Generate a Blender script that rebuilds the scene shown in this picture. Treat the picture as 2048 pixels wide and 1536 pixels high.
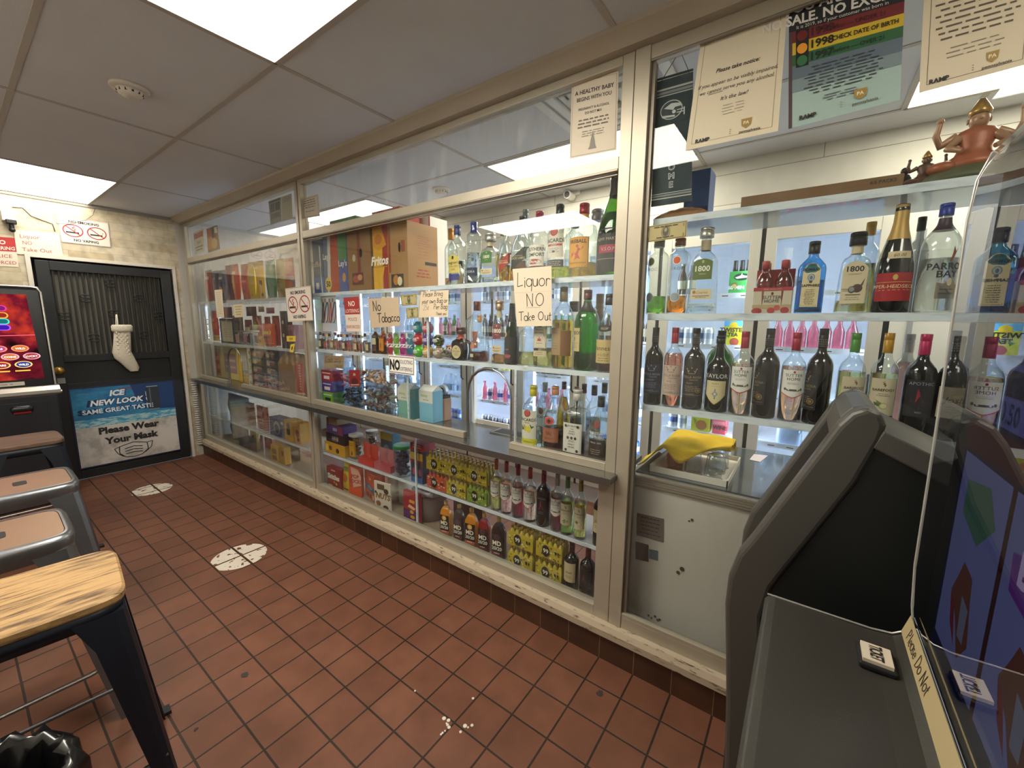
import bpy, math, random
from mathutils import Vector, Matrix
random.seed(7)
for o in list(bpy.data.objects): bpy.data.objects.remove(o)
scn = bpy.context.scene
COL = scn.collection
PI = math.pi
# ------------------------------------------------------------------ camera
CAM = Vector((1.93133, -1.62768, 1.53074))
RT = Vector((0.81035305, 0.58587078, 0.0091304))
DN = Vector((0.09428068, -0.11499422, -0.98888194))
FW = Vector((-0.57830708, 0.80220432, -0.14842221))
FPX = 818.48
cd = bpy.data.cameras.new('camera'); cam = bpy.data.objects.new('camera', cd); COL.objects.link(cam)
cd.sensor_fit = 'HORIZONTAL'; cd.sensor_width = 36.0; cd.lens = 36.0 * FPX / 2048
cd.clip_start = 0.02; cd.clip_end = 60
m = Matrix.Identity(4)
for i in range(3):
    m[i][0] = RT[i]; m[i][1] = -DN[i]; m[i][2] = -FW[i]; m[i][3] = CAM[i]
cam.matrix_world = m
scn.camera = cam
def ray(u, v): return RT * ((u - 1024) / FPX) + DN * ((v - 768) / FPX) + FW
def AY(u, v, y):
    if u < 612 and y > -0.005: u = 612 - (612 - u) * 0.885      # the photo's lens stretches its left edge
    d = ray(u, v); t = (y - CAM.y) / d.y; return CAM + d * t
def AZ(u, v, z):
    d = ray(u, v); t = (z - CAM.z) / d.z; return CAM + d * t
def AX(u, v, x):
    d = ray(u, v); t = (x - CAM.x) / d.x; return CAM + d * t
# ------------------------------------------------------------------ light and exposure
W = bpy.data.worlds.new('world'); scn.world = W; W.use_nodes = True
W.node_tree.nodes['Background'].inputs[0].default_value = (0.75, 0.8, 0.9, 1)
W.node_tree.nodes['Background'].inputs[1].default_value = 0.05
scn.view_settings.view_transform = 'Standard'; scn.view_settings.look = 'None'
scn.view_settings.gamma = 1.0; scn.view_settings.use_curve_mapping = False
scn.view_settings.exposure = 0.95
PANEL_E = 11.0      # ceiling panels over the customers
PANEL_IN = 8.0     # ceiling panels behind the counter
LED_E = 19.0       # cooler light strips
def area(name, loc, size, rot, power, color):
    l = bpy.data.lights.new(name, 'AREA'); l.shape = 'RECTANGLE'; l.size, l.size_y = size
    l.energy = power; l.color = color
    o = bpy.data.objects.new(name, l); COL.objects.link(o); o.location = loc; o.rotation_euler = rot
    return o
cy = scn.cycles
cy.max_bounces = 12; cy.transparent_max_bounces = 40; cy.diffuse_bounces = 4; cy.glossy_bounces = 5
cy.transmission_bounces = 8; cy.sample_clamp_indirect = 6.0; cy.caustics_refractive = False; cy.caustics_reflective = False
cy.use_denoising = True
# ------------------------------------------------------------------ materials
MATS = {}
def srgb(h):
    if isinstance(h, str):
        h = h.lstrip('#'); c = [int(h[i:i + 2], 16) / 255 for i in (0, 2, 4)]
    else: c = h
    return tuple(((x / 12.92) if x <= 0.04045 else ((x + 0.055) / 1.055) ** 2.4) for x in c) + (1.0,)
def newmat(name):
    mt = bpy.data.materials.new(name); mt.use_nodes = True
    nt = mt.node_tree
    return mt, nt, nt.nodes, nt.links
def P(col, rough=0.5, metal=0.0, spec=0.5, var=0.0, vscale=12.0, bump=0.0, bscale=60.0, coat=0.0, emit=0.0, trans=0.0):
    """procedural principled material with a little noise variation"""
    key = ('P', str(col), rough, metal, spec, var, vscale, bump, bscale, coat, emit, trans)
    if key in MATS: return MATS[key]
    mt, nt, N, L = newmat('m_%d' % len(MATS))
    b = N['Principled BSDF']; c = srgb(col)
    b.inputs['Base Color'].default_value = c; b.inputs['Roughness'].default_value = rough
    b.inputs['Metallic'].default_value = metal; b.inputs['Specular IOR Level'].default_value = spec
    if coat: b.inputs['Coat Weight'].default_value = coat
    if trans: b.inputs['Transmission Weight'].default_value = trans; b.inputs['IOR'].default_value = 1.33
    if emit:
        b.inputs['Emission Color'].default_value = c; b.inputs['Emission Strength'].default_value = emit
    if var or bump:
        tc = N.new('ShaderNodeTexCoord'); nz = N.new('ShaderNodeTexNoise')
        nz.inputs['Scale'].default_value = vscale; nz.inputs['Detail'].default_value = 4
        L.new(tc.outputs['Object'], nz.inputs['Vector'])
        if var:
            hs = N.new('ShaderNodeMixRGB'); hs.blend_type = 'MULTIPLY'; hs.inputs[0].default_value = var
            hs.inputs[1].default_value = c; L.new(nz.outputs['Fac'], hs.inputs[2]); L.new(hs.outputs[0], b.inputs['Base Color'])
        if bump:
            n2 = N.new('ShaderNodeTexNoise'); n2.inputs['Scale'].default_value = bscale; n2.inputs['Detail'].default_value = 3
            L.new(tc.outputs['Object'], n2.inputs['Vector'])
            bp = N.new('ShaderNodeBump'); bp.inputs['Strength'].default_value = bump; bp.inputs['Distance'].default_value = 0.004
            L.new(n2.outputs['Fac'], bp.inputs['Height']); L.new(bp.outputs[0], b.inputs['Normal'])
    MATS[key] = mt
    return mt
def EM(col, e):
    key = ('E', str(col), e)
    if key in MATS: return MATS[key]
    mt, nt, N, L = newmat('m_%d' % len(MATS)); N.remove(N['Principled BSDF'])
    em = N.new('ShaderNodeEmission'); em.inputs[0].default_value = srgb(col); em.inputs[1].default_value = e
    L.new(em.outputs[0], N['Material Output'].inputs[0]); MATS[key] = mt
    return mt
def GL(tint='#ffffff', edge=None, rough=0.0, base=0.04, power=5.0, smear=0.0, haze=0.0, gmax=1.0):
    """thin clear pane / bottle wall: transparent with a grazing reflection; edge = colour seen through the thick rim"""
    key = ('G', str(tint), str(edge), rough, base, power, smear, haze, gmax)
    if key in MATS: return MATS[key]
    mt, nt, N, L = newmat('m_%d' % len(MATS)); N.remove(N['Principled BSDF'])
    tr = N.new('ShaderNodeBsdfTransparent'); gl = N.new('ShaderNodeBsdfGlossy'); mx = N.new('ShaderNodeMixShader')
    gl.inputs['Roughness'].default_value = rough; gl.inputs['Color'].default_value = (1, 1, 1, 1)
    tr.inputs[0].default_value = srgb(tint)
    lw = N.new('ShaderNodeLayerWeight'); lw.inputs['Blend'].default_value = 0.5
    pw = N.new('ShaderNodeMath'); pw.operation = 'POWER'; L.new(lw.outputs['Facing'], pw.inputs[0]); pw.inputs[1].default_value = power
    ma = N.new('ShaderNodeMath'); ma.operation = 'MULTIPLY_ADD'; L.new(pw.outputs[0], ma.inputs[0])
    ma.inputs[1].default_value = (1 - base) * gmax; ma.inputs[2].default_value = base
    L.new(ma.outputs[0], mx.inputs[0]); L.new(tr.outputs[0], mx.inputs[1]); L.new(gl.outputs[0], mx.inputs[2])
    if edge:
        p2 = N.new('ShaderNodeMath'); p2.operation = 'POWER'; L.new(lw.outputs['Facing'], p2.inputs[0]); p2.inputs[1].default_value = 2.5
        mc = N.new('ShaderNodeMixRGB'); L.new(p2.outputs[0], mc.inputs[0])
        mc.inputs[1].default_value = srgb(tint); mc.inputs[2].default_value = srgb(edge); L.new(mc.outputs[0], tr.inputs[0])
    out = mx.outputs[0]
    if smear or haze:
        df = N.new('ShaderNodeBsdfDiffuse'); df.inputs[0].default_value = (0.75, 0.74, 0.72, 1)
        m2 = N.new('ShaderNodeMixShader'); L.new(out, m2.inputs[1]); L.new(df.outputs[0], m2.inputs[2])
        m2.inputs[0].default_value = haze
        if smear:
            tc = N.new('ShaderNodeTexCoord'); mp = N.new('ShaderNodeMapping'); mp.inputs['Scale'].default_value = (14, 14, 4)
            nz = N.new('ShaderNodeTexNoise'); nz.inputs['Scale'].default_value = 1.0; nz.inputs['Detail'].default_value = 6
            L.new(tc.outputs['Object'], mp.inputs[0]); L.new(mp.outputs[0], nz.inputs['Vector'])
            mr = N.new('ShaderNodeMapRange'); mr.inputs[1].default_value = 0.5; mr.inputs[2].default_value = 0.8
            mr.inputs[3].default_value = haze; mr.inputs[4].default_value = haze + smear
            L.new(nz.outputs['Fac'], mr.inputs[0]); L.new(mr.outputs[0], m2.inputs[0])
        out = m2.outputs[0]
    L.new(out, N['Material Output'].inputs[0]); MATS[key] = mt
    return mt
# ------------------------------------------------------------------ mesh builder
class MB:
    def __init__(s): s.v = []; s.f = []; s.m = []; s.sm = []; s.mats = []
    def mi(s, mt):
        if mt not in s.mats: s.mats.append(mt)
        return s.mats.index(mt)
    def add(s, vs, fs, mt, smooth=False):
        b = len(s.v); i = s.mi(mt); s.v += [tuple(p) for p in vs]
        for f in fs: s.f.append([b + k for k in f]); s.m.append(i); s.sm.append(smooth)
        return s
    def box(s, x0, x1, y0, y1, z0, z1, mt):
        if x0 > x1: x0, x1 = x1, x0
        if y0 > y1: y0, y1 = y1, y0
        if z0 > z1: z0, z1 = z1, z0
        v = [(x, y, z) for z in (z0, z1) for y in (y0, y1) for x in (x0, x1)]
        return s.add(v, [(0, 2, 3, 1), (4, 5, 7, 6), (0, 1, 5, 4), (2, 6, 7, 3), (0, 4, 6, 2), (1, 3, 7, 5)], mt)
    def quad(s, a, b, c, d, mt): return s.add([a, b, c, d], [(0, 1, 2, 3)], mt)
    def prism(s, poly, axis, a, b, mt, smooth=False):
        """poly in the two other axes (xyz order), extruded along axis from a to b"""
        def p3(p, t):
            return (t, p[0], p[1]) if axis == 'x' else ((p[0], t, p[1]) if axis == 'y' else (p[0], p[1], t))
        n = len(poly); v = [p3(p, a) for p in poly] + [p3(p, b) for p in poly]
        s.add(v, [tuple(range(n))[::-1], tuple(range(n, 2 * n))], mt)
        k = len(s.v) - 2 * n; i = s.mi(mt)
        for j in range(n):
            s.f.append([k + j, k + (j + 1) % n, k + n + (j + 1) % n, k + n + j]); s.m.append(i); s.sm.append(smooth)
        return s
    def loft(s, prof, mt, n=28, cx=0, cy=0, caps=True, smooth=True):
        """prof rows (rx, ry, z, p): superellipse rings"""
        v = []; f = []
        for rx, ry, z, p in prof:
            for k in range(n):
                x, y = sel(2 * PI * k / n, rx, ry, p); v.append((cx + x, cy + y, z))
        for r in range(len(prof) - 1):
            for k in range(n):
                a = r * n + k; b = r * n + (k + 1) % n; f.append((a, b, b + n, a + n))
        s.add(v, f, mt, smooth)
        if caps:
            base = len(s.v) - len(v); i = s.mi(mt)
            s.f.append([base + k for k in range(n)][::-1]); s.m.append(i); s.sm.append(False)
            t = base + (len(prof) - 1) * n
            s.f.append([t + k for k in range(n)]); s.m.append(i); s.sm.append(False)
        return s
    def lathe(s, prof, mt, n=24, cx=0, cy=0, caps=True, smooth=True):
        return s.loft([(r, r, z, 2) for r, z in prof], mt, n, cx, cy, caps, smooth)
    def cyl(s, c, r, h, mt, n=20, axis='z', smooth=True, r2=None):
        r2 = r if r2 is None else r2; v = []
        for rr, t in ((r, 0), (r2, h)):
            for k in range(n):
                a = 2 * PI * k / n; p = (rr * math.cos(a), rr * math.sin(a), t)
                if axis == 'x': p = (p[2], p[0], p[1])
                elif axis == 'y': p = (p[0], p[2], p[1])
                v.append((c[0] + p[0], c[1] + p[1], c[2] + p[2]))
        f = [(k, (k + 1) % n, n + (k + 1) % n, n + k) for k in range(n)]
        s.add(v, f, mt, smooth)
        s.add(v[:n], [tuple(range(n))[::-1]], mt); s.add(v[n:], [tuple(range(n))], mt)
        return s
    def tube(s, pts, r, mt, n=8, closed=False):
        pts = [Vector(p) for p in pts]; m_ = len(pts); v = []; prev = None
        for i, p in enumerate(pts):
            if closed: d = pts[(i + 1) % m_] - pts[i - 1]
            else: d = pts[min(i + 1, m_ - 1)] - pts[max(i - 1, 0)]
            if d.length < 1e-9: d = Vector((0, 0, 1))
            d.normalize()
            if prev is None:
                a = Vector((0, 0, 1)) if abs(d.z) < 0.9 else Vector((1, 0, 0)); nx = d.cross(a).normalized()
            else:
                nx = prev - d * prev.dot(d)
                nx = nx.normalized() if nx.length > 1e-6 else d.orthogonal().normalized()
            prev = nx; ny = d.cross(nx); rr = r[i] if isinstance(r, (list, tuple)) else r
            for k in range(n):
                a = 2 * PI * k / n; v.append(p + nx * (rr * math.cos(a)) + ny * (rr * math.sin(a)))
        f = []
        for i in range(m_ if closed else m_ - 1):
            for k in range(n):
                a = i * n + k; b = i * n + (k + 1) % n; q = ((i + 1) % m_) * n
                f.append((a, b, q + (k + 1) % n, q + k))
        s.add(v, f, mt, True)
        if not closed:
            s.add(v[:n], [tuple(range(n))[::-1]], mt); s.add(v[-n:], [tuple(range(n))], mt)
        return s
    def ball(s, c, r, mt, n=16, m_=10, sx=1, sy=1, sz=1):
        v = []; f = []
        for i in range(m_ + 1):
            t = PI * i / m_
            for k in range(n):
                a = 2 * PI * k / n
                v.append((c[0] + sx * r * math.sin(t) * math.cos(a), c[1] + sy * r * math.sin(t) * math.sin(a), c[2] - sz * r * math.cos(t)))
        for i in range(m_):
            for k in range(n):
                a = i * n + k; b = i * n + (k + 1) % n; f.append((a, b, b + n, a + n))
        return s.add(v, f, mt, True)
    def text(s, t, size, mt, at, ux=(1, 0, 0), uy=(0, 0, 1), align='C', fn=None, w=None, **kw):
        """lettering laid on the plane through `at` spanned by ux (reading direction) and uy (up)"""
        vs, fs, x0, x1, y0, y1 = tmesh(t, **kw)
        sc = size; sx = size
        if w is not None: sx = w / max(1e-6, (x1 - x0))
        ox = {'C': -(x0 + x1) / 2, 'L': -x0, 'R': -x1}[align]
        pts = []
        A = Vector(at); ux = Vector(ux); uy = Vector(uy)
        for x, y in vs:
            X = (x + ox) * sx; Y_ = y * sc
            pts.append(fn(X, Y_) if fn else A + ux * X + uy * Y_)
        return s.add(pts, fs, mt)
    def obj(s, name, parent=None, loc=(0, 0, 0), rot=None, bev=0.0, seg=2):
        me = bpy.data.meshes.new(name); me.from_pydata(s.v, [], s.f)
        for mt in s.mats: me.materials.append(mt)
        me.polygons.foreach_set('material_index', s.m); me.polygons.foreach_set('use_smooth', s.sm)
        me.update()
        o = bpy.data.objects.new(name, me); COL.objects.link(o)
        if parent is not None: o.parent = parent
        o.location = loc
        if rot: o.rotation_euler = rot
        if bev:
            md = o.modifiers.new('bevel', 'BEVEL'); md.width = bev; md.segments = seg; md.limit_method = 'ANGLE'
            md.angle_limit = math.radians(40)
        return o
def sel(a, rx, ry, p):
    c, s_ = math.cos(a), math.sin(a)
    if p == 2: return rx * c, ry * s_
    e = 2.0 / p
    return rx * math.copysign(abs(c) ** e, c), ry * math.copysign(abs(s_) ** e, s_)
# lettering meshes come from Blender's built-in font, cached per string
TX = {}
def tmesh(t, bold=0.0, shear=0.0, sp=1.0):
    k = (t, bold, shear, sp)
    if k in TX: return TX[k]
    cu = bpy.data.curves.new('t', 'FONT'); cu.body = t; cu.size = 1.0; cu.offset = bold; cu.shear = shear
    cu.space_character = sp; cu.resolution_u = 2; cu.fill_mode = 'FRONT'
    ob = bpy.data.objects.new('t', cu)
    me = ob.to_mesh()
    vs = [(v.co.x, v.co.y) for v in me.vertices]; fs = [tuple(p.vertices) for p in me.polygons]
    ob.to_mesh_clear(); bpy.data.objects.remove(ob); bpy.data.curves.remove(cu)
    if not vs: vs = [(0, 0)]
    xs = [v[0] for v in vs]; ys = [v[1] for v in vs]
    TX[k] = (vs, fs, min(xs), max(xs), min(ys), max(ys))
    return TX[k]
# ------------------------------------------------------------------ things
def tag(o, label, cat, group=None, kind=None):
    o['label'] = label; o['category'] = cat
    if group: o['group'] = group
    if kind: o['kind'] = kind
    return o
def thing(name, label, cat, loc=(0, 0, 0), rz=0.0, group=None, rot=None):
    o = bpy.data.objects.new(name, None); COL.objects.link(o); o.empty_display_size = 0.05
    o.location = loc; o.rotation_euler = rot if rot else (0, 0, rz)
    return tag(o, label, cat, group)
def struct(o): o['kind'] = 'structure'; return o
def copy_tree(o, parent=None, **kw):
    c = o.copy(); COL.objects.link(c)
    if parent is not None: c.parent = parent
    for ch in list(o.children): copy_tree(ch, c)
    return c
# frequently used materials
M_alu = P('#b5ab98', 0.42, 0.4, var=0.25, vscale=5, bump=0.05, bscale=200)
M_alu_d = P('#93897a', 0.42, 0.5, var=0.3, vscale=6)
M_steel = P('#9d9c98', 0.28, 0.95, var=0.2, vscale=4)
M_black = P('#121214', 0.4); M_blk_t = P('#141414', 0.6); M_white = P('#e9e7e2', 0.5); M_paper = P('#d6c8b4', 0.8, var=0.12, vscale=20)
M_wh_t = P('#f4f2ee', 0.6)
M_acry = GL('#f2f7fa', '#cfdbe4', base=0.05); M_acedge = P('#dfe9f2', 0.25, emit=0.0)
M_pane = GL('#f5f7f6', None, base=0.03, smear=0.03, haze=0.004)
M_dirty = GL('#eeeeea', None, base=0.035, smear=0.12, haze=0.025)
M_card = P('#9a7448', 0.8, var=0.25, vscale=6); M_card_d = P('#7d5b36', 0.85, var=0.25, vscale=6)
M_red_t = P('#b3201c', 0.6); M_gold = P('#b98f45', 0.35, 0.8); M_ink = P('#23211f', 0.7)
# ================================================================== structure
XL, XR, YB, ZC = -3.60, 2.95, -2.75, 2.58      # room
YC = 1.50                                       # face of the coolers behind the counter
def brickmat(name, c1, c2, mortar, bw, bh, ms, off, axes, rough=0.5, bump=0.4, origin=(0, 0), var=0.5, bias=0.0, spec=0.5, nsc=9):
    mt, nt, N, L = newmat(name)
    b = N['Principled BSDF']; b.inputs['Roughness'].default_value = rough; b.inputs['Specular IOR Level'].default_value = spec
    ge = N.new('ShaderNodeNewGeometry'); sp = N.new('ShaderNodeSeparateXYZ'); cb = N.new('ShaderNodeCombineXYZ')
    L.new(ge.outputs['Position'], sp.inputs[0])
    for i in (0, 1):
        ad = N.new('ShaderNodeMath'); ad.operation = 'SUBTRACT'; L.new(sp.outputs['XYZ'.index(axes[i].upper())], ad.inputs[0])
        ad.inputs[1].default_value = origin[i]; L.new(ad.outputs[0], cb.inputs[i])
    br = N.new('ShaderNodeTexBrick'); L.new(cb.outputs[0], br.inputs['Vector'])
    br.offset = off; br.inputs['Scale'].default_value = 1; br.inputs['Brick Width'].default_value = bw
    br.inputs['Row Height'].default_value = bh; br.inputs['Mortar Size'].default_value = ms; br.inputs['Bias'].default_value = bias
    br.inputs['Mortar Smooth'].default_value = 0.3
    br.inputs['Color1'].default_value = srgb(c1); br.inputs['Color2'].default_value = srgb(c2); br.inputs['Mortar'].default_value = srgb(mortar)
    nz = N.new('ShaderNodeTexNoise'); nz.inputs['Scale'].default_value = nsc; nz.inputs['Detail'].default_value = 6
    L.new(ge.outputs['Position'], nz.inputs['Vector'])
    mr = N.new('ShaderNodeMapRange'); mr.inputs[1].default_value = 0.3; mr.inputs[2].default_value = 0.7
    mr.inputs[3].default_value = 1 - var; mr.inputs[4].default_value = 1 + var * 0.4; L.new(nz.outputs['Fac'], mr.inputs[0])
    mx = N.new('ShaderNodeMixRGB'); mx.blend_type = 'MULTIPLY'; mx.inputs[0].default_value = 1
    L.new(br.outputs['Color'], mx.inputs[1]); L.new(mr.outputs[0], mx.inputs[2]); L.new(mx.outputs[0], b.inputs['Base Color'])
    bp = N.new('ShaderNodeBump'); bp.inputs['Strength'].default_value = bump; bp.inputs['Distance'].default_value = 0.003; bp.invert = True
    L.new(br.outputs['Fac'], bp.inputs['Height']); L.new(bp.outputs[0], b.inputs['Normal'])
    rr = N.new('ShaderNodeMapRange'); rr.inputs[3].default_value = rough - 0.08; rr.inputs[4].default_value = rough + 0.2
    L.new(nz.outputs['Fac'], rr.inputs[0]); L.new(rr.outputs[0], b.inputs['Roughness'])
    return mt
M_floor = brickmat('quarry_tile', '#744a37', '#6a4230', '#2b1e15', 0.16, 0.16, 0.0042, 0.0, 'xy', 0.42, 0.5, (0, 0), 0.22, spec=0.4)
M_wtile = brickmat('wall_tile', '#cfc3aa', '#b9a98b', '#9f927a', 0.30, 0.075, 0.0012, 0.5, 'yz', 0.35, 0.15, (0.03, 0.045), 0.28, nsc=14)
M_base = brickmat('base_tile', '#4a2c1b', '#3d2415', '#7d6247', 0.16, 0.4, 0.0016, 0.0, 'xz', 0.4, 0.3, (0, -0.01), 0.3)
M_board = brickmat('white_boards', '#dcd9d2', '#d4d1ca', '#8b867d', 1.8, 0.19, 0.0022, 0.37, 'xz', 0.5, 0.4, (0.1, 0.03), 0.08)
M_ceil = P('#cfd0d2', 0.9, var=0.12, vscale=3, bump=0.15, bscale=260)
M_plain = P('#c9c6bf', 0.8, var=0.1)
def worn(name, base, chip, sc=26, lo=0.5, hi=0.56, rough=0.6, stretch=(1, 1, 1)):
    mt, nt, N, L = newmat(name); b = N['Principled BSDF']; b.inputs['Roughness'].default_value = rough
    tc = N.new('ShaderNodeTexCoord'); mp = N.new('ShaderNodeMapping'); mp.inputs['Scale'].default_value = stretch
    nz = N.new('ShaderNodeTexNoise'); nz.inputs['Scale'].default_value = sc; nz.inputs['Detail'].default_value = 8; nz.inputs['Roughness'].default_value = 0.7
    L.new(tc.outputs['Object'], mp.inputs[0]); L.new(mp.outputs[0], nz.inputs['Vector'])
    mr = N.new('ShaderNodeMapRange'); mr.inputs[1].default_value = lo; mr.inputs[2].default_value = hi; L.new(nz.outputs['Fac'], mr.inputs[0])
    mx = N.new('ShaderNodeMixRGB'); mx.inputs[1].default_value = srgb(base); mx.inputs[2].default_value = srgb(chip)
    L.new(mr.outputs[0], mx.inputs[0]); L.new(mx.outputs[0], b.inputs['Base Color'])
    return mt
M_sill = worn('chipped_white_paint', '#b5a58e', '#4f3b28', 22, 0.56, 0.64, 0.55, (0.6, 2.5, 2.5))
struct(MB().quad((XL, YB, 0), (XR + 0.9, YB, 0), (XR + 0.9, 2.3, 0), (XL, 2.3, 0), M_floor).obj('floor'))
struct(MB().box(XL - 0.1, XR + 0.9, YB, 2.3, ZC, ZC + 0.05, M_ceil).obj('ceiling'))
g = MB(); M_grid = P('#aca59b', 0.6)
for x in (1.26, 0.04, -1.18, -2.52, 2.48):
    g.box(x - 0.011, x + 0.011, YB, -0.1, ZC - 0.0035, ZC, M_grid); g.box(x - 0.011, x + 0.011, 0.06, 1.5, ZC - 0.0035, ZC, M_grid)
for y in (-0.69, -1.31, -1.92, -2.53): g.box(XL, XR, y - 0.011, y + 0.011, ZC - 0.003, ZC, M_grid)
for y in (0.03 + 0.61, 1.25): g.box(XL, XR + 0.9, y - 0.011, y + 0.011, ZC - 0.003, ZC, M_grid)
struct(g.obj('trim_1'))
# door wall with its opening, customer side
DY0, DY1, DZ = -1.105, -0.125, 2.055
w = MB(); w.box(XL - 0.1, XL, YB, DY0 - 0.03, 0, ZC, M_wtile); w.box(XL - 0.1, XL, DY1 + 0.025, -0.06, 0, ZC, M_wtile)
w.box(XL - 0.1, XL, DY0 - 0.03, DY1 + 0.025, DZ + 0.03, ZC, M_wtile); struct(w.obj('wall_left'))
struct(MB().box(XL - 0.1, XL, -0.06, 2.2, 0, ZC, P('#b9b4ab', 0.6)).obj('wall_left_counter'))
struct(MB().box(XL - 0.1, XR + 0.1, YB - 0.1, YB, 0, ZC, M_plain).obj('wall_back'))
struct(MB().box(XR, XR + 0.1, YB, -0.1, 0, ZC, M_plain).obj('wall_right'))
struct(MB().box(XR + 0.8, XR + 0.9, -0.1, 2.3, 0, ZC, M_plain).obj('wall_right_counter'))
# ceiling line of the door wall
struct(MB().box(XL, XL + 0.012, YB, -0.1, ZC - 0.03, ZC, P('#8f887c', 0.5)).obj('trim_2'))
# ------------------------------------------------------------------ partition
F0, F1 = 0.0, 0.05
def rail(mb, x0, x1, z0, z1, y0=F0, y1=F1, mt=None): mb.box(x0, x1, y0, y1, z0, z1, mt or M_alu)
def pane(name, outline, par, mt=M_pane, y=0.026, t=0.005, hole=None):
    mb = MB(); mb.prism([(p[0], p[1]) for p in outline], 'y', y, y + t, mt); return mb.obj(name, par)
def arch(x0, x1, zb, zt, n=9):
    r = (x1 - x0) / 2; c = (x0 + x1) / 2; zc = zt - r * 0.95; out = []
    for i in range(n + 1):
        a = PI - PI * i / n; out.append((c + r * math.cos(a), zc + r * 0.95 * math.sin(a)))
    return [(x0, zb)] + out + [(x1, zb)]
CT = 0.893                                        # counter top
win1 = struct(bpy.data.objects.new('window_1', None)); COL.objects.link(win1)
win2 = struct(bpy.data.objects.new('window_2', None)); COL.objects.link(win2)
win3 = struct(bpy.data.objects.new('window_3', None)); COL.objects.link(win3)
TOPZ = 2.535
f = MB()
rail(f, -3.53, -1.225, 2.5, TOPZ); rail(f, -3.53, -1.225, 2.12, 2.178); rail(f, -3.53, -1.225, 0.185, 0.238)
rail(f, XL, -3.53, 0.185, TOPZ); rail(f, -1.225, -1.19, 0.185, TOPZ)
f.box(-3.53, -1.225, -0.006, 0.0, 2.122, 2.132, M_alu_d)
f.box(-3.53, -2.79, 0.0, 0.03, CT, 0.926, M_alu); f.box(-2.455, -1.225, 0.0, 0.03, CT, 0.926, M_alu)
f.obj('window_frame', win1, bev=0.002)
pane('upper_pane', [(-3.53, 2.178), (-1.225, 2.178), (-1.225, 2.5), (-3.53, 2.5)], win1)
a1 = arch(-2.775, -2.462, 0.895, 1.262)
pane('service_pane', [(-3.53, 0.926)] + a1 + [(-1.225, 0.926), (-1.225, 2.12), (-3.53, 2.12)], win1, M_dirty)
pane('lower_pane', [(-3.53, 0.238), (-1.225, 0.238), (-1.225, 0.862), (-3.53, 0.862)], win1, M_dirty)
f = MB()
rail(f, -1.14, 1.262, 2.5, TOPZ); rail(f, -1.14, 1.262, 2.12, 2.178); rail(f, -1.14, 1.235, 0.185, 0.238)
rail(f, -1.175, -1.14, 0.185, TOPZ); rail(f, 1.262, 1.309, 0.87, TOPZ); rail(f, 1.235, 1.309, 0.185, 0.87)
f.box(-1.19, -1.175, 0.014, 0.04, 0.185, TOPZ, P('#3a332b', 0.6))
f.box(-1.14, 1.262, -0.006, 0.0, 2.122, 2.132, M_alu_d); f.box(-1.14, 1.262, -0.004, 0.0, 2.106, 2.112, M_alu_d)
f.box(-1.14, 0.43, 0.0, 0.03, CT, 0.928, M_alu); f.box(0.742, 1.262, 0.0, 0.03, CT, 0.928, M_alu)
f.obj('window_frame', win2, bev=0.002)
pane('upper_pane', [(-1.14, 2.178), (1.262, 2.178), (1.262, 2.5), (-1.14, 2.5)], win2, M_dirty)
a2 = arch(0.44, 0.735, 0.897, 1.292)
pane('service_pane', [(-1.14, 0.928)] + a2 + [(1.262, 0.928), (1.262, 2.12), (-1.14, 2.12)], win2)
pane('lower_pane', [(-1.14, 0.238), (1.235, 0.238), (1.235, 0.862), (-1.14, 0.862)], win2)
f = MB()
rail(f, 1.368, XR, 2.485, TOPZ); rail(f, 1.368, XR, 0.185, 0.24); rail(f, 1.312, 1.368, 0.185, TOPZ, -0.004)
f.box(1.368, 1.384, 0.014, 0.04, 0.256, 2.478, M_alu_d); f.box(1.368, XR, 0.002, 0.012, 2.478, 2.485, M_alu_d)
f.box(1.368, XR, 0.0, 0.02, 0.24, 0.256, M_alu); f.box(1.3095, 1.3115, -0.002, 0.03, 0.185, TOPZ, M_blk_t)
f.obj('window_frame', win3, bev=0.002)
pane('tall_pane', [(1.384, 0.256), (XR, 0.256), (XR, 2.478), (1.384, 2.478)], win3)
# arch trims of the two pass-through openings
for k, (aa, wn) in enumerate(((a1, win1), (a2, win2))):
    h = len(aa) // 2
    MB().tube([(x, 0.028, z) for x, z in aa[:h + 1]], 0.009, M_steel).obj('arch_trim', wn)
    MB().tube([(x, 0.028, z) for x, z in aa[h:]], 0.0045, M_steel).obj('arch_edge', wn)
# cove along the ceiling, chipped sill, base tiles
struct(MB().prism([(-0.10, ZC), (-0.093, ZC - 0.012), (-0.042, TOPZ - 0.003), (0.05, TOPZ - 0.003), (0.05, ZC)], 'x', XL, XR, P('#b3a896', 0.5, var=0.15, vscale=4)).obj('trim_3'))
struct(MB().prism([(-0.032, 0.127), (-0.036, 0.16), (-0.028, 0.186), (0.05, 0.186), (0.05, 0.127)], 'x', XL, XR, M_sill).obj('trim_4'))
struct(MB().box(XL, XR, -0.016, 0.05, 0, 0.127, M_base).obj('baseboard_counter'))
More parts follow.
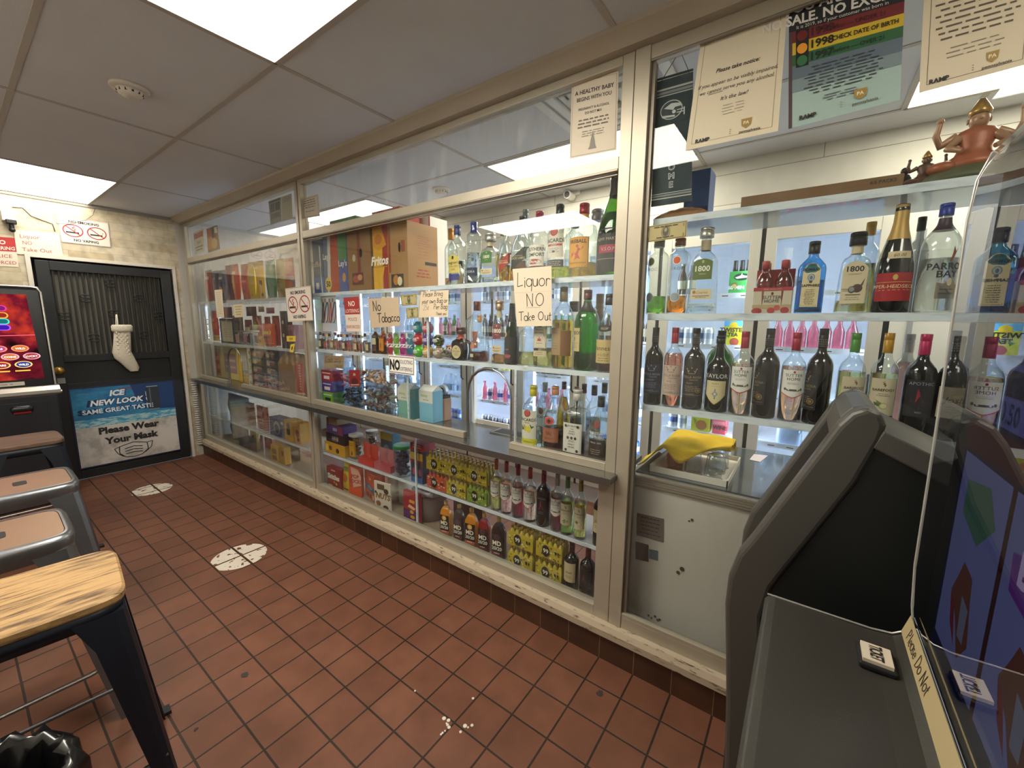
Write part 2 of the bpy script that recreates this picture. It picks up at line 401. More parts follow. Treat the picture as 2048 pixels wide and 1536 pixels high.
# corrugated side trim beside the door
# ------------------------------------------------------------------ counter top
t = thing('service_counter', 'long stainless steel counter shelf running under the service windows', 'counter', (0, 0, 0))
MB().box(XL + 0.072, 1.32, -0.078, 0.32, 0.866, CT, P('#8d8b86', 0.22, 0.9, var=0.3, vscale=3, bump=0.04, bscale=120)).obj('worktop', t, bev=0.003)
MB().box(XL + 0.072, 1.32, -0.083, -0.0785, 0.862, CT + 0.001, M_steel).obj('front_lip', t)
t = thing('coin_tray', 'small dark square pass-through tray set in the counter behind the service arch', 'tray', (0.60, 0.235, CT + .0015))
MB().box(-0.13, 0.13, -0.055, 0.055, -0.001, 0.006, M_steel).obj('rim', t); MB().box(-0.11, 0.11, -0.04, 0.04, 0.004, 0.0072, P('#0b0b0b', 0.5)).obj('well', t)
# ------------------------------------------------------------------ display cases behind the glass
M_shelf = GL('#dbe6ee', '#b9c9d6', base=0.06, haze=0.35)
M_lip = worn('marbled_shelf_edge', '#dfe6ec', '#a9b4bf', 18, 0.5, 0.7, 0.35, (0.5, 3, 3))
def shelf(par, x0, x1, z, y0=0.058, y1=0.345, t=0.022):
    MB().box(x0, x1, y0 + 0.004, y1, z - t, z, M_shelf).obj('shelf', par)
    MB().box(x0, x1, y0, y0 + 0.004, z - t, z + 0.001, M_lip).obj('edge_strip', par)
c1 = thing('display_case', 'clear shelving behind the left service window holding chip bags and candy', 'display case', (-2.4, 0.2, 0))
c2 = thing('display_case', 'clear shelving behind the middle service window holding liquor and chip boxes', 'display case', (0, 0.2, 0))
c3 = thing('display_case', 'clear shelving behind the tall right window holding wine bottles', 'display case', (2, 0.2, 0))
for c in (c1, c2, c3): c.location = (0, 0, 0)
S1, S2, SL, R1, R2, R3, CB = 1.735, 1.315, 0.49, 1.935, 1.57, 1.197, 0.2
shelf(c1, -3.518, -1.202, S1 - 0.015); shelf(c1, -3.518, -1.202, S2 - 0.02); shelf(c1, -3.518, -1.202, SL - 0.025, t=0.016)
shelf(c2, -1.164, 1.255, S1); shelf(c2, -1.164, 1.255, S2); shelf(c2, -1.164, 1.255, SL, t=0.016)
shelf(c3, 1.392, XR - 0.05, R1, t=0.024); shelf(c3, 1.392, XR - 0.05, R2, t=0.024); shelf(c3, 1.392, XR - 0.05, R3, t=0.024)
M_cb = P('#8e7a62', 0.7, var=0.2)
MB().box(-3.55, -1.2, 0.05, 0.36, 0.186, CB - 0.005, M_cb).obj('case_floor', c1); MB().box(-1.18, 1.26, 0.05, 0.36, 0.186, CB, M_cb).obj('case_floor', c2)
def divider(par, x, z0, z1, y0=0.055, y1=0.345, post=True):
    MB().box(x - 0.002, x + 0.002, y0, y1, z0, z1, M_acry).obj('divider', par)
    if post: MB().box(x - 0.006, x + 0.006, y0 - 0.004, y0 + 0.006, z0, z1, M_lip).obj('divider_edge', par)
for c, x in ((c1, -3.52), (c1, -1.2), (c2, -1.166), (c2, 1.257)):
    divider(c, x, CB, 0.862, post=(x == -3.52)); divider(c, x, CT + .001, S1 - 0.037, post=(x == -3.52))
divider(c2, 0.742, CT + .001, S2 - 0.022); divider(c2, -0.035, CB, 0.862, y1=0.068); divider(c1, -2.2, CB, SL - 0.041, y1=0.068)
divider(c2, 0.1025, S2, S1 - 0.022)
divider(c3, XR - 0.055, 0.2, R1 - 0.024, post=False)
# clear guard round the pass-through
t = thing('service_guard', 'clear acrylic box with white base strips around the service arch', 'guard', (0.3, 0.3, CT))
t.location = (0, 0, 0)
MB().box(-0.094, -0.09, 0.056, 0.318, CT, S2 - 0.03, M_acry).obj('side_panel', t); MB().box(-0.097, -0.087, 0.052, 0.06, CT, S2 - 0.03, M_lip).obj('side_edge', t)
MB().box(-0.09, 0.24, 0.318, 0.323, CT, S2 - 0.03, M_acry).obj('back_panel', t); MB().box(-0.075, 0.02, 0.304, 0.316, CT, CT + 0.012, M_wh_t).obj('base_strip', t)
MB().box(-0.087, -0.075, 0.06, 0.3, CT, CT + 0.012, M_wh_t).obj('base_strip', t); MB().box(0.235, 0.248, 0.3, 0.325, CT, S2 - 0.03, P('#e2e4e2', 0.4)).obj('corner_post', t)
MB().box(0.25, 0.5, 0.322, 0.336, CT, CT + 0.025, P('#c5bdae', 0.5)).obj('sliding_rail', t)
# ------------------------------------------------------------------ coolers along the back
M_cool_in = P('#e3e9f0', 0.6); M_cframe = P('#cfcdc8', 0.4, 0.2); M_dark = P('#15181a', 0.6)
GAPS = [2.27 - 0.63 * k for k in range(10)]      # right edge to left edge
xL = GAPS[-1]
wb = MB(); CZ = 2.14
wb.box(XL, XR + 0.8, YC, YC + 0.06, CZ, ZC, M_board); wb.box(XL, xL, YC, YC + 0.06, 0, CZ, M_board)
struct(wb.obj('wall_behind_counter'))
wr = MB(); wr.box(2.285, XR + 0.8, YC - 0.02, YC + 0.06, 0, CZ, P('#d8d9d8', 0.45)); wr.box(2.36, 2.38, YC - 0.03, YC - 0.02, 0.3, CZ - 0.1, P('#9aa0a6', 0.4))
struct(wr.obj('wall_behind_counter_right'))
ci = MB(); ci.box(xL, 2.28, YC + 0.62, YC + 0.66, 0.05, CZ, M_cool_in); ci.box(xL - 0.02, xL, YC + 0.06, YC + 0.62, 0.05, CZ, M_cool_in); ci.box(2.27, 2.29, YC + 0.06, YC + 0.62, 0.05, CZ, M_cool_in)
ci.box(xL, 2.28, YC + 0.06, YC + 0.62, CZ, CZ + 0.03, M_cool_in); ci.box(xL, 2.28, YC, YC + 0.62, 0.0, 0.14, M_cool_in)
struct(ci.obj('wall_cooler_inside'))
led_m = EM('#eef3ff', LED_E); M_cg = GL('#eef4fa', None, base=0.05)
SH = [0.45, 0.74, 1.06, 1.385, 1.74]
M_wire = P('#e4e9ef', 0.4)
def cooler_door(i):
    x1, x0 = GAPS[i] - 0.012, GAPS[i + 1] + 0.012
    d = thing('cooler_door', '', 'cooler door', ((x0 + x1) / 2, YC, 0), group='glass cooler doors behind the counter')
    hw = (x1 - x0) / 2; fr = MB(); s = 0.062
    for a, b in ((-hw, -hw + s), (hw - s, hw)): fr.box(a, b, -0.03, 0.0, 0.15, CZ - 0.01, M_cframe)
    fr.box(-hw + s, hw - s, -0.03, 0.0, CZ - 0.085, CZ - 0.01, M_cframe); fr.box(-hw + s, hw - s, -0.03, 0.0, 0.15, 0.24, M_cframe)
    fr.obj('door_frame', d, bev=0.003)
    MB().box(-hw + s, hw - s, -0.018, -0.012, 0.24, CZ - 0.085, M_cg).obj('glass', d)
    MB().tube([(hw - 0.03, -0.03, 0.95), (hw - 0.03, -0.06, 0.97), (hw - 0.03, -0.06, 1.23), (hw - 0.03, -0.03, 1.25)], 0.008, M_dark).obj('handle', d)
    MB().box(hw, hw + 0.024, -0.02, 0.05, 0.14, CZ, M_dark).obj('gasket', d)
    return d
ORD = ['rightmost', 'second', 'third', 'fourth', 'fifth', 'sixth', 'seventh', 'eighth', 'ninth']
for i in range(9):
    d = cooler_door(i)
    d['label'] = ('white framed glass cooler door, %s of the row along the back' % ('rightmost' if i == 0 else ORD[i] + ' from the right'))
    x1, x0 = GAPS[i], GAPS[i + 1]
    l = thing('cooler_light', 'upright white light strip inside the %s cooler door from the right' % ('first' if i == 0 else ORD[i]), 'light', (x1 - 0.03, YC + 0.07, 0.2), group='cooler light strips')
    MB().box(-0.012, 0.012, -0.02, 0.02, 0, 1.86, led_m).obj('diffuser', l); MB().box(-0.016, 0.016, 0.02, 0.03, -0.01, 1.88, M_white).obj('back_channel', l)
    if i in (0, 1, 2, 3, 5, 7):
        pass
    for z, nm in zip(SH, ('lowest', 'second lowest', 'middle', 'second highest', 'top')):
        s = thing('cooler_shelf', '%s white wire shelf inside the %s cooler door from the right' % (nm, 'first' if i == 0 else ORD[i]), 'shelf', ((x0 + x1) / 2, YC + 0.08, z), group='cooler shelves')
        mb = MB()
        for k in range(8): mb.box(-0.255, 0.255, 0.02 + k * 0.055, 0.026 + k * 0.055, -0.008, 0, M_wire)
        mb.box(-0.262, -0.254, 0.003, 0.42, -0.014, -0.002, M_wire); mb.box(0.254, 0.262, 0.003, 0.42, -0.014, -0.002, M_wire); mb.obj('wire_grid', s)
        tg = MB().box(-0.262, 0.262, -0.004, 0.002, -0.028, 0.006, P('#f0f4f8', 0.4))
        for k in range(4):
            x = -0.2 + 0.13 * k + 0.02 * math.sin(k * 5 + z * 9 + i); tg.quad((x, -0.0045, -0.025), (x + 0.055, -0.0045, -0.025), (x + 0.055, -0.0045, 0.003), (x, -0.0045, 0.003), P('#ffffff', 0.5)); tg.quad((x + 0.006, -0.005, -0.017), (x + 0.045, -0.005, -0.017), (x + 0.045, -0.005, -0.011), (x + 0.006, -0.005, -0.011), M_ink)
        tg.obj('price_rail', s)
# ------------------------------------------------------------------ ceiling fittings
def ceiling_light(x0, x1, y0, y1, e, label, col):
    t = thing('ceiling_light', label, 'ceiling light', ((x0 + x1) / 2, (y0 + y1) / 2, ZC), group='ceiling light panels')
    a, b = (x1 - x0) / 2, (y1 - y0) / 2; fr = MB(); q = 0.012
    for s in (-1, 1):
        fr.box(s * a - q, s * a + q, -b, b, -0.006, 0, M_grid); fr.box(-a, a, s * b - q, s * b + q, -0.006, 0, M_grid)
    fr.obj('frame', t)
    MB().box(-a + q, a - q, -b + q, b - q, -0.004, -0.001, EM(col, e)).obj('diffuser', t)
WARM = (1.0, 0.975, 0.915)
ceiling_light(0.04, 1.26, -1.305, -0.69, PANEL_E, 'large warm ceiling light panel above the tiled floor, nearest the camera', WARM)
ceiling_light(-3.59, -2.52, -1.305, -0.69, PANEL_E * 0.5, 'warm ceiling light panel against the tiled door wall', WARM)
ceiling_light(2.50, 2.93, -1.305, -0.69, PANEL_E, 'ceiling light panel above the game machines at the right wall', WARM)
ceiling_light(-1.18, 0.04, -2.53, -1.92, PANEL_E, 'ceiling light panel over the row of stools', WARM)
INC = (1.0, 0.96, 0.86)
ceiling_light(0.04, 1.26, 0.66, 1.25, PANEL_IN, 'ceiling light panel behind the glass of the middle window', INC)
ceiling_light(-2.52, -1.3, 0.66, 1.25, PANEL_IN, 'ceiling light panel far behind the left window', INC)
ceiling_light(2.2, 3.3, 0.66, 1.25, PANEL_IN, 'ceiling light panel above the wine shelves behind the right window', INC)
def smoke(x, y, label):
    t = thing('smoke_detector', label, 'smoke detector', (x, y, ZC), group=None)
    m_ = P('#cfc6ba', 0.5)
    b = MB(); b.lathe([(0.072, 0), (0.072, -0.008), (0.066, -0.013), (0.05, -0.015)], m_, 28); b.obj('base', t)
    b = MB(); b.lathe([(0.05, -0.013), (0.047, -0.028), (0.03, -0.042), (0.006, -0.045)], m_, 28); b.obj('dome', t)
    b = MB()
    for k in range(12): b.box(0.044 * math.cos(k * PI / 6) - 0.004, 0.044 * math.cos(k * PI / 6) + 0.004, 0.044 * math.sin(k * PI / 6) - 0.004, 0.044 * math.sin(k * PI / 6) + 0.004, -0.03, -0.02, M_dark)
    b.obj('vent', t)
smoke(-0.7, -0.995, 'round white smoke detector on the ceiling tiles over the floor'); smoke(-0.56, 0.84, 'round smoke detector on the ceiling behind the service window')
t = thing('air_vent', 'square white ceiling air vent with nested louvres behind the upper window', 'vent', (1.06, 0.335, ZC))
for k, nm in enumerate(('outer_frame', 'louvre', 'louvre', 'louvre')):
    a = 0.29 - k * 0.07; b = MB()
    for s in (-1, 1):
        b.box(s * a - 0.024, s * a + 0.024, -a - 0.024, a + 0.024, -0.012 - 0.006 * k, -0.002, P('#d9d8d4', 0.5)); b.box(-a, a, s * a - 0.024, s * a + 0.024, -0.012 - 0.006 * k, -0.002, P('#d9d8d4', 0.5))
    b.obj(nm, t, bev=0.006)
# ================================================================== bottle builder
PROF = {
 'bord': [(.93,0),(1,.015),(1,.59),(.975,.63),(.86,.675),(.62,.715),(.43,.745),(.36,.78),(.335,.84),(.33,.97),(.36,.975),(.36,.995),(.3,1)],
 'port': [(.93,0),(1,.015),(1,.54),(.96,.59),(.8,.64),(.52,.69),(.42,.73),(.40,.78),(.34,.86),(.33,.97),(.36,.975),(.36,.995),(.3,1)],
 'champ': [(.93,0),(1,.015),(1,.36),(.97,.44),(.85,.55),(.66,.66),(.48,.75),(.39,.82),(.36,.9),(.38,.955),(.34,1)],
 'round': [(.93,0),(1,.02),(1,.60),(.97,.65),(.85,.7),(.6,.745),(.40,.775),(.355,.81),(.35,.99),(.3,1)],
 'handle': [(.93,0),(1,.02),(1,.56),(.985,.62),(.9,.68),(.7,.735),(.45,.78),(.33,.82),(.30,.86),(.30,.99),(.26,1)],
 'sloped': [(.93,0),(1,.02),(1,.45),(.97,.52),(.8,.62),(.56,.72),(.38,.80),(.31,.85),(.30,.99),(.26,1)],
 'square': [(.95,0),(1,.02),(1,.62),(.97,.66),(.8,.70),(.5,.735),(.38,.755),(.36,.79),(.35,.99),(.3,1)],
 'taper': [(1,0),(1.02,.015),(.86,.60),(.83,.64),(.7,.68),(.45,.715),(.36,.74),(.34,.78),(.34,.99),(.3,1)],
 'tall': [(.95,0),(1,.012),(1,.76),(.96,.79),(.75,.82),(.55,.84),(.5,.87),(.5,.99),(.45,1)],
 'bell': [(.93,0),(1,.02),(1,.28),(.95,.36),(.75,.48),(.45,.57),(.24,.63),(.17,.70),(.16,.82),(.2,.84),(.2,.99),(.15,1)],
 'squat': [(.97,0),(1,.02),(1,.5),(.9,.58),(.55,.64),(.36,.68),(.34,.78),(.34,.99),(.3,1)],
 'flask': [(.95,0),(1,.02),(1,.62),(.93,.68),(.75,.76),(.5,.83),(.33,.87),(.28,.9),(.27,.99),(.22,1)],
 'mini': [(.93,0),(1,.03),(1,.55),(.9,.64),(.6,.74),(.42,.8),(.4,.99),(.35,1)],
 'bombay': [(.97,0),(1,.02),(1,.62),(.92,.67),(.62,.735),(.42,.78),(.36,.82),(.34,.99),(.3,1)],
 'can': [(.86,0),(.95,.02),(1,.07),(1,.88),(.93,.94),(.82,.965),(.84,1)],
}
class Surf:
    def __init__(s, prof, R, D, H, p): s.pr = [(r * R, r * D if r > .5 or p == 2 else r * R, z * H) for r, z in prof]; s.R, s.D, s.H, s.p = R, D, H, p
    def at(s, z):
        pr = s.pr
        for k in range(len(pr) - 1):
            if pr[k][2] <= z <= pr[k + 1][2] + 1e-9:
                t = (z - pr[k][2]) / max(1e-9, pr[k + 1][2] - pr[k][2])
                return pr[k][0] + (pr[k + 1][0] - pr[k][0]) * t, pr[k][1] + (pr[k + 1][1] - pr[k][1]) * t
        return pr[-1][0], pr[-1][1]
    def __call__(s, x, z, off=0.0):
        rx, ry = s.at(min(max(z, 0), s.H))
        if s.p == 2:
            a = max(-3, min(3, x / rx)); return ((rx + off) * math.sin(a), -(ry + off) * math.cos(a), z)
        q = min(1, abs(x) / rx); return (x, -(ry * (1 - q ** s.p) ** (1 / s.p) + off), z)
def patch(mb, S, x0, x1, z0, z1, mt, off, zb=None, zt=None, nx=14, nz=4):
    v = []; f = []
    for i in range(nx + 1):
        x = x0 + (x1 - x0) * i / nx; u = 2.0 * i / nx - 1
        a = zb(u) if zb else z0; b = zt(u) if zt else z1
        for j in range(nz + 1): v.append(S(x, a + (b - a) * j / nz, off))
    for i in range(nx):
        for j in range(nz):
            k = i * (nz + 1) + j; f.append((k, k + nz + 1, k + nz + 2, k + 1))
    mb.add(v, f, mt, False)
def disc(mb, S, cx, cz, rx, rz, mt, off, n=22):
    v = [S(cx, cz, off)]; f = []
    for r in (0.5, 1.0):
        for k in range(n): a = 2 * PI * k / n; v.append(S(cx + rx * r * math.cos(a), cz + rz * r * math.sin(a), off))
    for k in range(n):
        k2 = (k + 1) % n; f.append((0, 1 + k, 1 + k2)); f.append((1 + k, 1 + n + k, 1 + n + k2, 1 + k2))
    mb.add(v, f, mt, False)
def poly(mb, S, pts, mt, off): mb.add([S(x, z, off) for x, z in pts], [tuple(range(len(pts)))], mt)
def printing(mb, S, cx, z0, hw, h, items, off):
    """items in label units: x in -1..1 of half width, z in 0..1 of height"""
    o = off
    for it in items:
        k = it[0]; o += 0.00012
        if k == 't':
            _, t, x, z, hh, wmax, col = it[:7]; kw = it[7] if len(it) > 7 and isinstance(it[7], dict) else {}
            vs, fs, a, b, c, d = tmesh(t, **kw); size = hh * h / 0.73
            w = (b - a) * size; sx = size if not wmax or w <= wmax * hw * 2 else wmax * hw * 2 / (b - a)
            if it[-1] == 'fit': sx = wmax * hw * 2 / (b - a)
            mm = (a + b) / 2
            mb.add([S(cx + x * hw + (p - mm) * sx, z0 + z * h + q * size, o + 0.0002) for p, q in vs], fs, P(col, 0.6))
        elif k == 'r': patch(mb, S, cx + it[1] * hw, cx + it[2] * hw, z0 + it[3] * h, z0 + it[4] * h, P(it[5], 0.55), o, nx=8, nz=1)
        elif k == 'd': disc(mb, S, cx + it[1] * hw, z0 + it[2] * h, it[3] * hw, it[4] * h, P(it[5], 0.55), o)
        elif k == 'p': poly(mb, S, [(cx + a * hw, z0 + b * h) for a, b in it[1]], P(it[2], 0.55), o)
        elif k == 'g':     # rows of small print
            _, zt, n, dz, w, th, col = it; rnd = random.Random(n * 31 + int(zt * 997))
            for i in range(n):
                ww = w * (0.7 + 0.3 * rnd.random()); z = zt - i * dz; x = -ww
                while x < ww:
                    e = min(ww, x + 0.1 + 0.22 * rnd.random()); patch(mb, S, cx + x * hw, cx + e * hw, z0 + z * h, z0 + (z + th) * h, P(col, 0.7), o, nx=2, nz=1); x = e + 0.06
        elif k == 'f':     # thin frame
            _, m_, th, col = it; mx = m_ * h / hw; tx = th * h / hw
            for q in ((-1 + mx, 1 - mx, m_, m_ + th), (-1 + mx, 1 - mx, 1 - m_ - th, 1 - m_), (-1 + mx, -1 + mx + tx, m_, 1 - m_), (1 - mx - tx, 1 - mx, m_, 1 - m_)):
                patch(mb, S, cx + q[0] * hw, cx + q[1] * hw, z0 + q[2] * h, z0 + q[3] * h, P(col, 0.6), o, nx=8, nz=1)
# glass kinds
G_clear = GL('#f3f8f8', '#93a3a6', base=0.06, power=3.5); G_green = GL('#3f9a48', '#0f3a18', base=0.06, power=3.5)
G_dgreen = GL('#3d5a20', '#10200a', base=0.06, power=3.5); G_blue = GL('#7cc6e6', '#1f6c96', base=0.06, power=3.5)
G_amber = GL('#8a4a1c', '#2c1206', base=0.06, power=3.5); G_jgreen = GL('#2fbf4c', '#063d14', base=0.06, power=3.5)
G_dark = P('#0d0b0c', 0.07, spec=0.6, coat=0.3); G_frost = GL('#e6ecea', '#b9c4c2', base=0.08, haze=0.18, power=3)
G_smoke = GL('#b7bcc0', '#4a5054', base=0.06, power=3.5)
LIQ = {}
def liquid(col): return P(col, 0.02, trans=1.0)
def bottle(name, label, pos, H, R, st, rz=0.0, group=None, cat='bottle', tilt=None):
    prof = PROF[st['prof']]; p = st.get('p', 2); D = R * st.get('d', 1.0); S = Surf(prof, R, D, H, p)
    t = thing(name, label, cat, pos, rz, group)
    n = st.get('n', 32 if p == 2 else 44)
    b = MB(); b.loft([(a, c, z, p if a > R * .5 else 2) for a, c, z in S.pr], st['glass'], n); b.obj('glass_body', t)
    if 'liq' in st:
        col, fill = st['liq'][:2]; q = 0.955; pr = []; zf = fill * H; z0 = 0.012 * H + 0.002
        for z in [z0] + [z for _, _, z in S.pr if z0 < z < zf] + [zf]:
            a, c = S.at(z); pr.append((a * q - 0.0008, c * q - 0.0008, z, p if a > R * .5 else 2))
        b = MB(); b.loft(pr, liquid(col) if not st.get('opaque') else P(col, 0.25), n); b.obj('liquid', t)
    if 'cap' in st:
        z0, z1, r, col = st['cap'][:4]; rr = r * R; mt = col if not isinstance(col, str) else P(col, 0.35, st.get('capm', 0.15))
        b = MB(); zz0, zz1 = z0 * H, z1 * H
        b.lathe([(rr * .97, zz0), (rr, zz0 + .001), (rr, zz0 + (zz1 - zz0) * .62), (rr * .94, zz0 + (zz1 - zz0) * .64), (rr * .94, zz0 + (zz1 - zz0) * .67), (rr, zz0 + (zz1 - zz0) * .69), (rr, zz1 - rr * .12), (rr * .9, zz1)], mt, 24)
        if len(st['cap']) > 4:                       # perforated band
            for r_ in range(4):
                for k in range(16):
                    a = 2 * PI * k / 16; z = zz0 + (zz1 - zz0) * (.08 + .11 * r_); b.box(rr * 1.01 * math.cos(a) - .0008, rr * 1.01 * math.cos(a) + .0008, rr * 1.01 * math.sin(a) - .0008, rr * 1.01 * math.sin(a) + .0008, z, z + .0016, P('#b9b2a0', 0.5))
        b.obj(st.get('capn', 'cap'), t)
    if 'neck' in st:
        z0, z1, col = st['neck'][:3]; b = MB(); pr = []
        for k in range(5):
            z = (z0 + (z1 - z0) * k / 4) * H; a, c = S.at(z); pr.append((a + .0007, z))
        b.lathe(pr, P(col, 0.45, 0.3 if len(st['neck']) > 3 else 0), 24, caps=False); b.obj('neck_band', t)
    for lb in st.get('labels', ()):
        z0, z1, hw, col = lb['z0'] * H, lb['z1'] * H, lb['w'] * R, lb.get('col')
        cx = lb.get('x', 0) * R; h = z1 - z0; off = 0.0006; b = MB(); shp = lb.get('shape')
        if shp == 'oval': disc(b, S, cx, (z0 + z1) / 2, hw, h / 2, P(col, 0.6), off)
        elif shp == 'shield':
            dp = lb.get('dip', .18) * h
            if lb.get('rim'): patch(b, S, cx - hw, cx + hw, z0, z1, P(lb['rim'], 0.5), off, zb=lambda u: z0 - .035 * h + dp * abs(u) ** 1.3)
            patch(b, S, cx - hw, cx + hw, z0, z1, P(col, 0.6), off + .0001, zb=lambda u: z0 + dp * abs(u) ** 1.3)
        elif shp == 'slant':
            sl = lb.get('slant', .25) * h
            patch(b, S, cx - hw, cx + hw, z0, z1, P(col, 0.55), off, zb=lambda u: z0 + sl * u, zt=lambda u: z1 + sl * u)
        elif shp == 'arch': patch(b, S, cx - hw, cx + hw, z0, z1, P(col, 0.6), off, zt=lambda u: z1 - h * .16 * abs(u) ** 2.2)
        elif col: patch(b, S, cx - hw, cx + hw, z0, z1, P(col, 0.6), off)
        printing(b, S, cx, z0, hw, h, lb.get('print', ()), off)
        b.obj(lb.get('name', 'label'), t)
    return t
def place(ub, vb, ut, vt, wpx, zs, y=None, front=0.064):
    """shelf position, height and half width of a bottle from where its foot, top and sides stand on the shelf"""
    yy = y if y is not None else front + 0.04
    for _ in range(3):
        a = AY(ub - wpx / 2, vb - 20, yy).x; c = AY(ub + wpx / 2, vb - 20, yy).x; R = (c - a) / 2
        # the visible half width of a round body seen at an angle
        dx = (a + c) / 2 - CAM.x; dy = yy - CAM.y; R *= abs(dy) / math.hypot(dx, dy)
        if y is None: yy = front + R
    x = (a + c) / 2; H = AY(ut, vt, yy).z - zs
    return (x, yy, zs + 0.0004), H, R
def put(name, label, px, zs, st, y=None, rz=0.0, group=None, rmax=None, d=None, hmin=None):
    pos, H, R = place(*px, zs, y)
    if d: R *= d
    return bottle(name, label, pos, H, R, st, rz, group)
# ================================================================== bottles on the shelves
CREAM, PAP = '#e6dccb', '#dcd0bd'
SH_HOUSE = [('r', -.45, .45, .13, .15, '#5a5048'), ('r', -.28, .28, .15, .2, '#6a6056'), ('p', [(-.34, .2), (.34, .2), (.2, .25), (-.2, .25)], '#554b44'), ('d', -.62, .2, .1, .05, '#5a6048'), ('d', .62, .2, .1, .05, '#5a6048'), ('d', -.45, .17, .06, .03, '#5a6048'), ('d', .45, .17, .06, .03, '#5a6048')]
def sutter(liq_, capc, cc='#ece8e0', txt='#2a2626', rim='#b5273a'):
    return dict(prof='bord', glass=G_clear, liq=(liq_, .62), cap=(.80, 1.0, .37, capc), labels=[dict(z0=.28, z1=.585, w=1.02, col=cc, shape='shield', rim=rim, print=[('d', 0, .93, .09, .045, '#a02036'), ('t', 'SUTTER', 0, .76, .11, 1.3, txt, dict(sp=1.05)), ('t', 'HOME', 0, .62, .11, 1.1, txt, dict(sp=1.05)), ('r', -.5, .5, .545, .55, '#8a8078'), ('t', 'PINK MOSCATO' if liq_ != '#7a1420' else 'RED MOSCATO', 0, .48, .035, 1.2, '#6a5f58')] + [('r', a, b, c + .1, e + .1, f) if k == 'r' else (k, a, b + .1, c, e, f) for k, a, b, c, e, f in [q for q in SH_HOUSE if q[0] in 'rd']])])
CROWN = lambda c: [('p', [(-.3, .80), (.3, .80), (.42, .93), (.2, .87), (0, .96), (-.2, .87), (-.42, .93)], c), ('d', -.42, .935, .05, .02, c), ('d', .42, .935, .05, .02, c), ('d', 0, .965, .05, .02, c), ('r', -.3, .3, .775, .79, c)]
def stella(glass, lab, ink, capc, liq_=None, seal=False, sub='BLACK', dots=None):
    pr = CROWN(ink) + [('t', 'STELLA ROSA', 0, .63, .075, 1.55, ink), ('t', 'Imperiale', .2, .56, .05, .9, ink, dict(shear=.3)), ('t', sub, -.1, .45, .045, .7, ink), ('g', .36, 4, .05, .6, .012, ink), ('r', -.9, .9, .08, .088, ink), ('t', 'IL CONTE', 0, .1, .035, .8, ink)]
    if seal: pr += [('d', .62, .24, .24, .085, '#8a6d3a'), ('d', .62, .24, .18, .065, '#2a211a'), ('d', .62, .24, .12, .042, '#8a6d3a')]
    s = dict(prof='bord', glass=glass, cap=(.80, 1.0, .37, capc) + ((1,) if dots else ()), labels=[dict(z0=.15, z1=.53, w=1.15, col=lab, print=pr)])
    if liq_: s['liq'] = (liq_, .68)
    return s
def barefoot(liq_, capc, fruit):
    return dict(prof='bord', glass=G_clear, liq=(liq_, .60), cap=(.80, 1.0, .37, capc), labels=[dict(z0=.18, z1=.55, w=1.0, col='#cdbfa2', print=[('d', .0, .86, .09, .03, '#7a6230'), ('d', .06, .82, .07, .035, '#7a6230'), ('d', -.1, .9, .035, .012, '#7a6230'), ('d', -.02, .915, .035, .012, '#7a6230'), ('t', 'BAREFOOT', 0, .66, .07, 1.2, '#4a3d2a', dict(bold=.01)), ('g', .58, 2, .045, .5, .012, '#7a6a50')] + fruit)])
LIME = [('d', .1, .26, .3, .085, '#a9a86a'), ('d', .12, .26, .23, .065, '#d8d3a4'), ('p', [(-.6, .36), (-.1, .32), (-.2, .24), (-.5, .27)], '#55622f'), ('p', [(-.45, .42), (0, .33), (-.3, .3)], '#6b7840')]
LEAF = [('p', [(-.4, .2), (0, .3), (.1, .15), (-.2, .1)], '#5f8040'), ('d', .3, .2, .12, .05, '#7d9a50')]
# ---- wine row in the tall right window
W_ = 'wines on the lowest shelf of the right window'
put('wine_bottle', 'dark wine bottle with navy crown label, first at the left post', (1305, 807, 1312, 655, 40), R3, stella(G_dark, '#1d2340', '#9fa1b4', '#15161a', sub='BLUEBERRY', dots=1), group=W_, d=.91)
put('wine_bottle', 'rosé wine bottle with pale crown label and red cap', (1343, 813, 1351, 655, 42), R3, stella(G_clear, '#cdb3a2', '#7b6459', '#a02238', '#e88d6e', sub='ROSÉ'), group=W_, d=.91)
put('wine_bottle', 'black wine bottle with gold crown and seal, third from the left post', (1384, 818, 1392, 656, 46), R3, stella(G_dark, '#171312', '#b59a6c', '#17120f', seal=True, dots=1), group=W_, d=.91)
put('wine_jug', 'big green glass jug of wine standing behind the port bottle', (1434, 815, 1429, 661, 56), R3, dict(prof='handle', glass=G_green, liq=('#0d1a0c', .55), cap=(.88, 1.0, .32, '#1a2a1c')), y=.235)
put('port_bottle', 'black port bottle with green neck and shield label', (1432, 825, 1439, 672, 52), R3, dict(prof='port', glass=G_dgreen, liq=('#0e0608', .78), opaque=1, cap=(.90, 1.0, .40, '#101010'), labels=[dict(z0=.44, z1=.53, w=.95, col='#14100f', print=[('t', 'TAYLOR', 0, .15, .66, 1.9, '#e8e2d6', 'fit')][:0] + [('t', 'TAYLOR', 0, .18, .62, 1.75, '#e8e2d6')]), dict(z0=.115, z1=.42, w=.9, col='#d9c99c', shape='shield', dip=.42, rim='#b99e5c', print=[('t', 'PORT', 0, .84, .07, .9, '#3a3226', dict(sp=1.2)), ('g', .76, 1, .05, .5, .012, '#8a7c58'), ('p', [(0, .66), (.46, .43), (0, .2), (-.46, .43)], '#565a5e'), ('p', [(0, .58), (.3, .43), (0, .28), (-.3, .43)], '#8b9094'), ('d', 0, .43, .12, .06, '#d6d2c8')])]), group=W_, d=.91)
put('wine_bottle', 'pink moscato bottle beside the port bottle, white shield label and red cap', (1479, 831, 1487, 663, 50), R3, sutter('#f0c0a2', '#a3223a'), group=W_, d=.91)
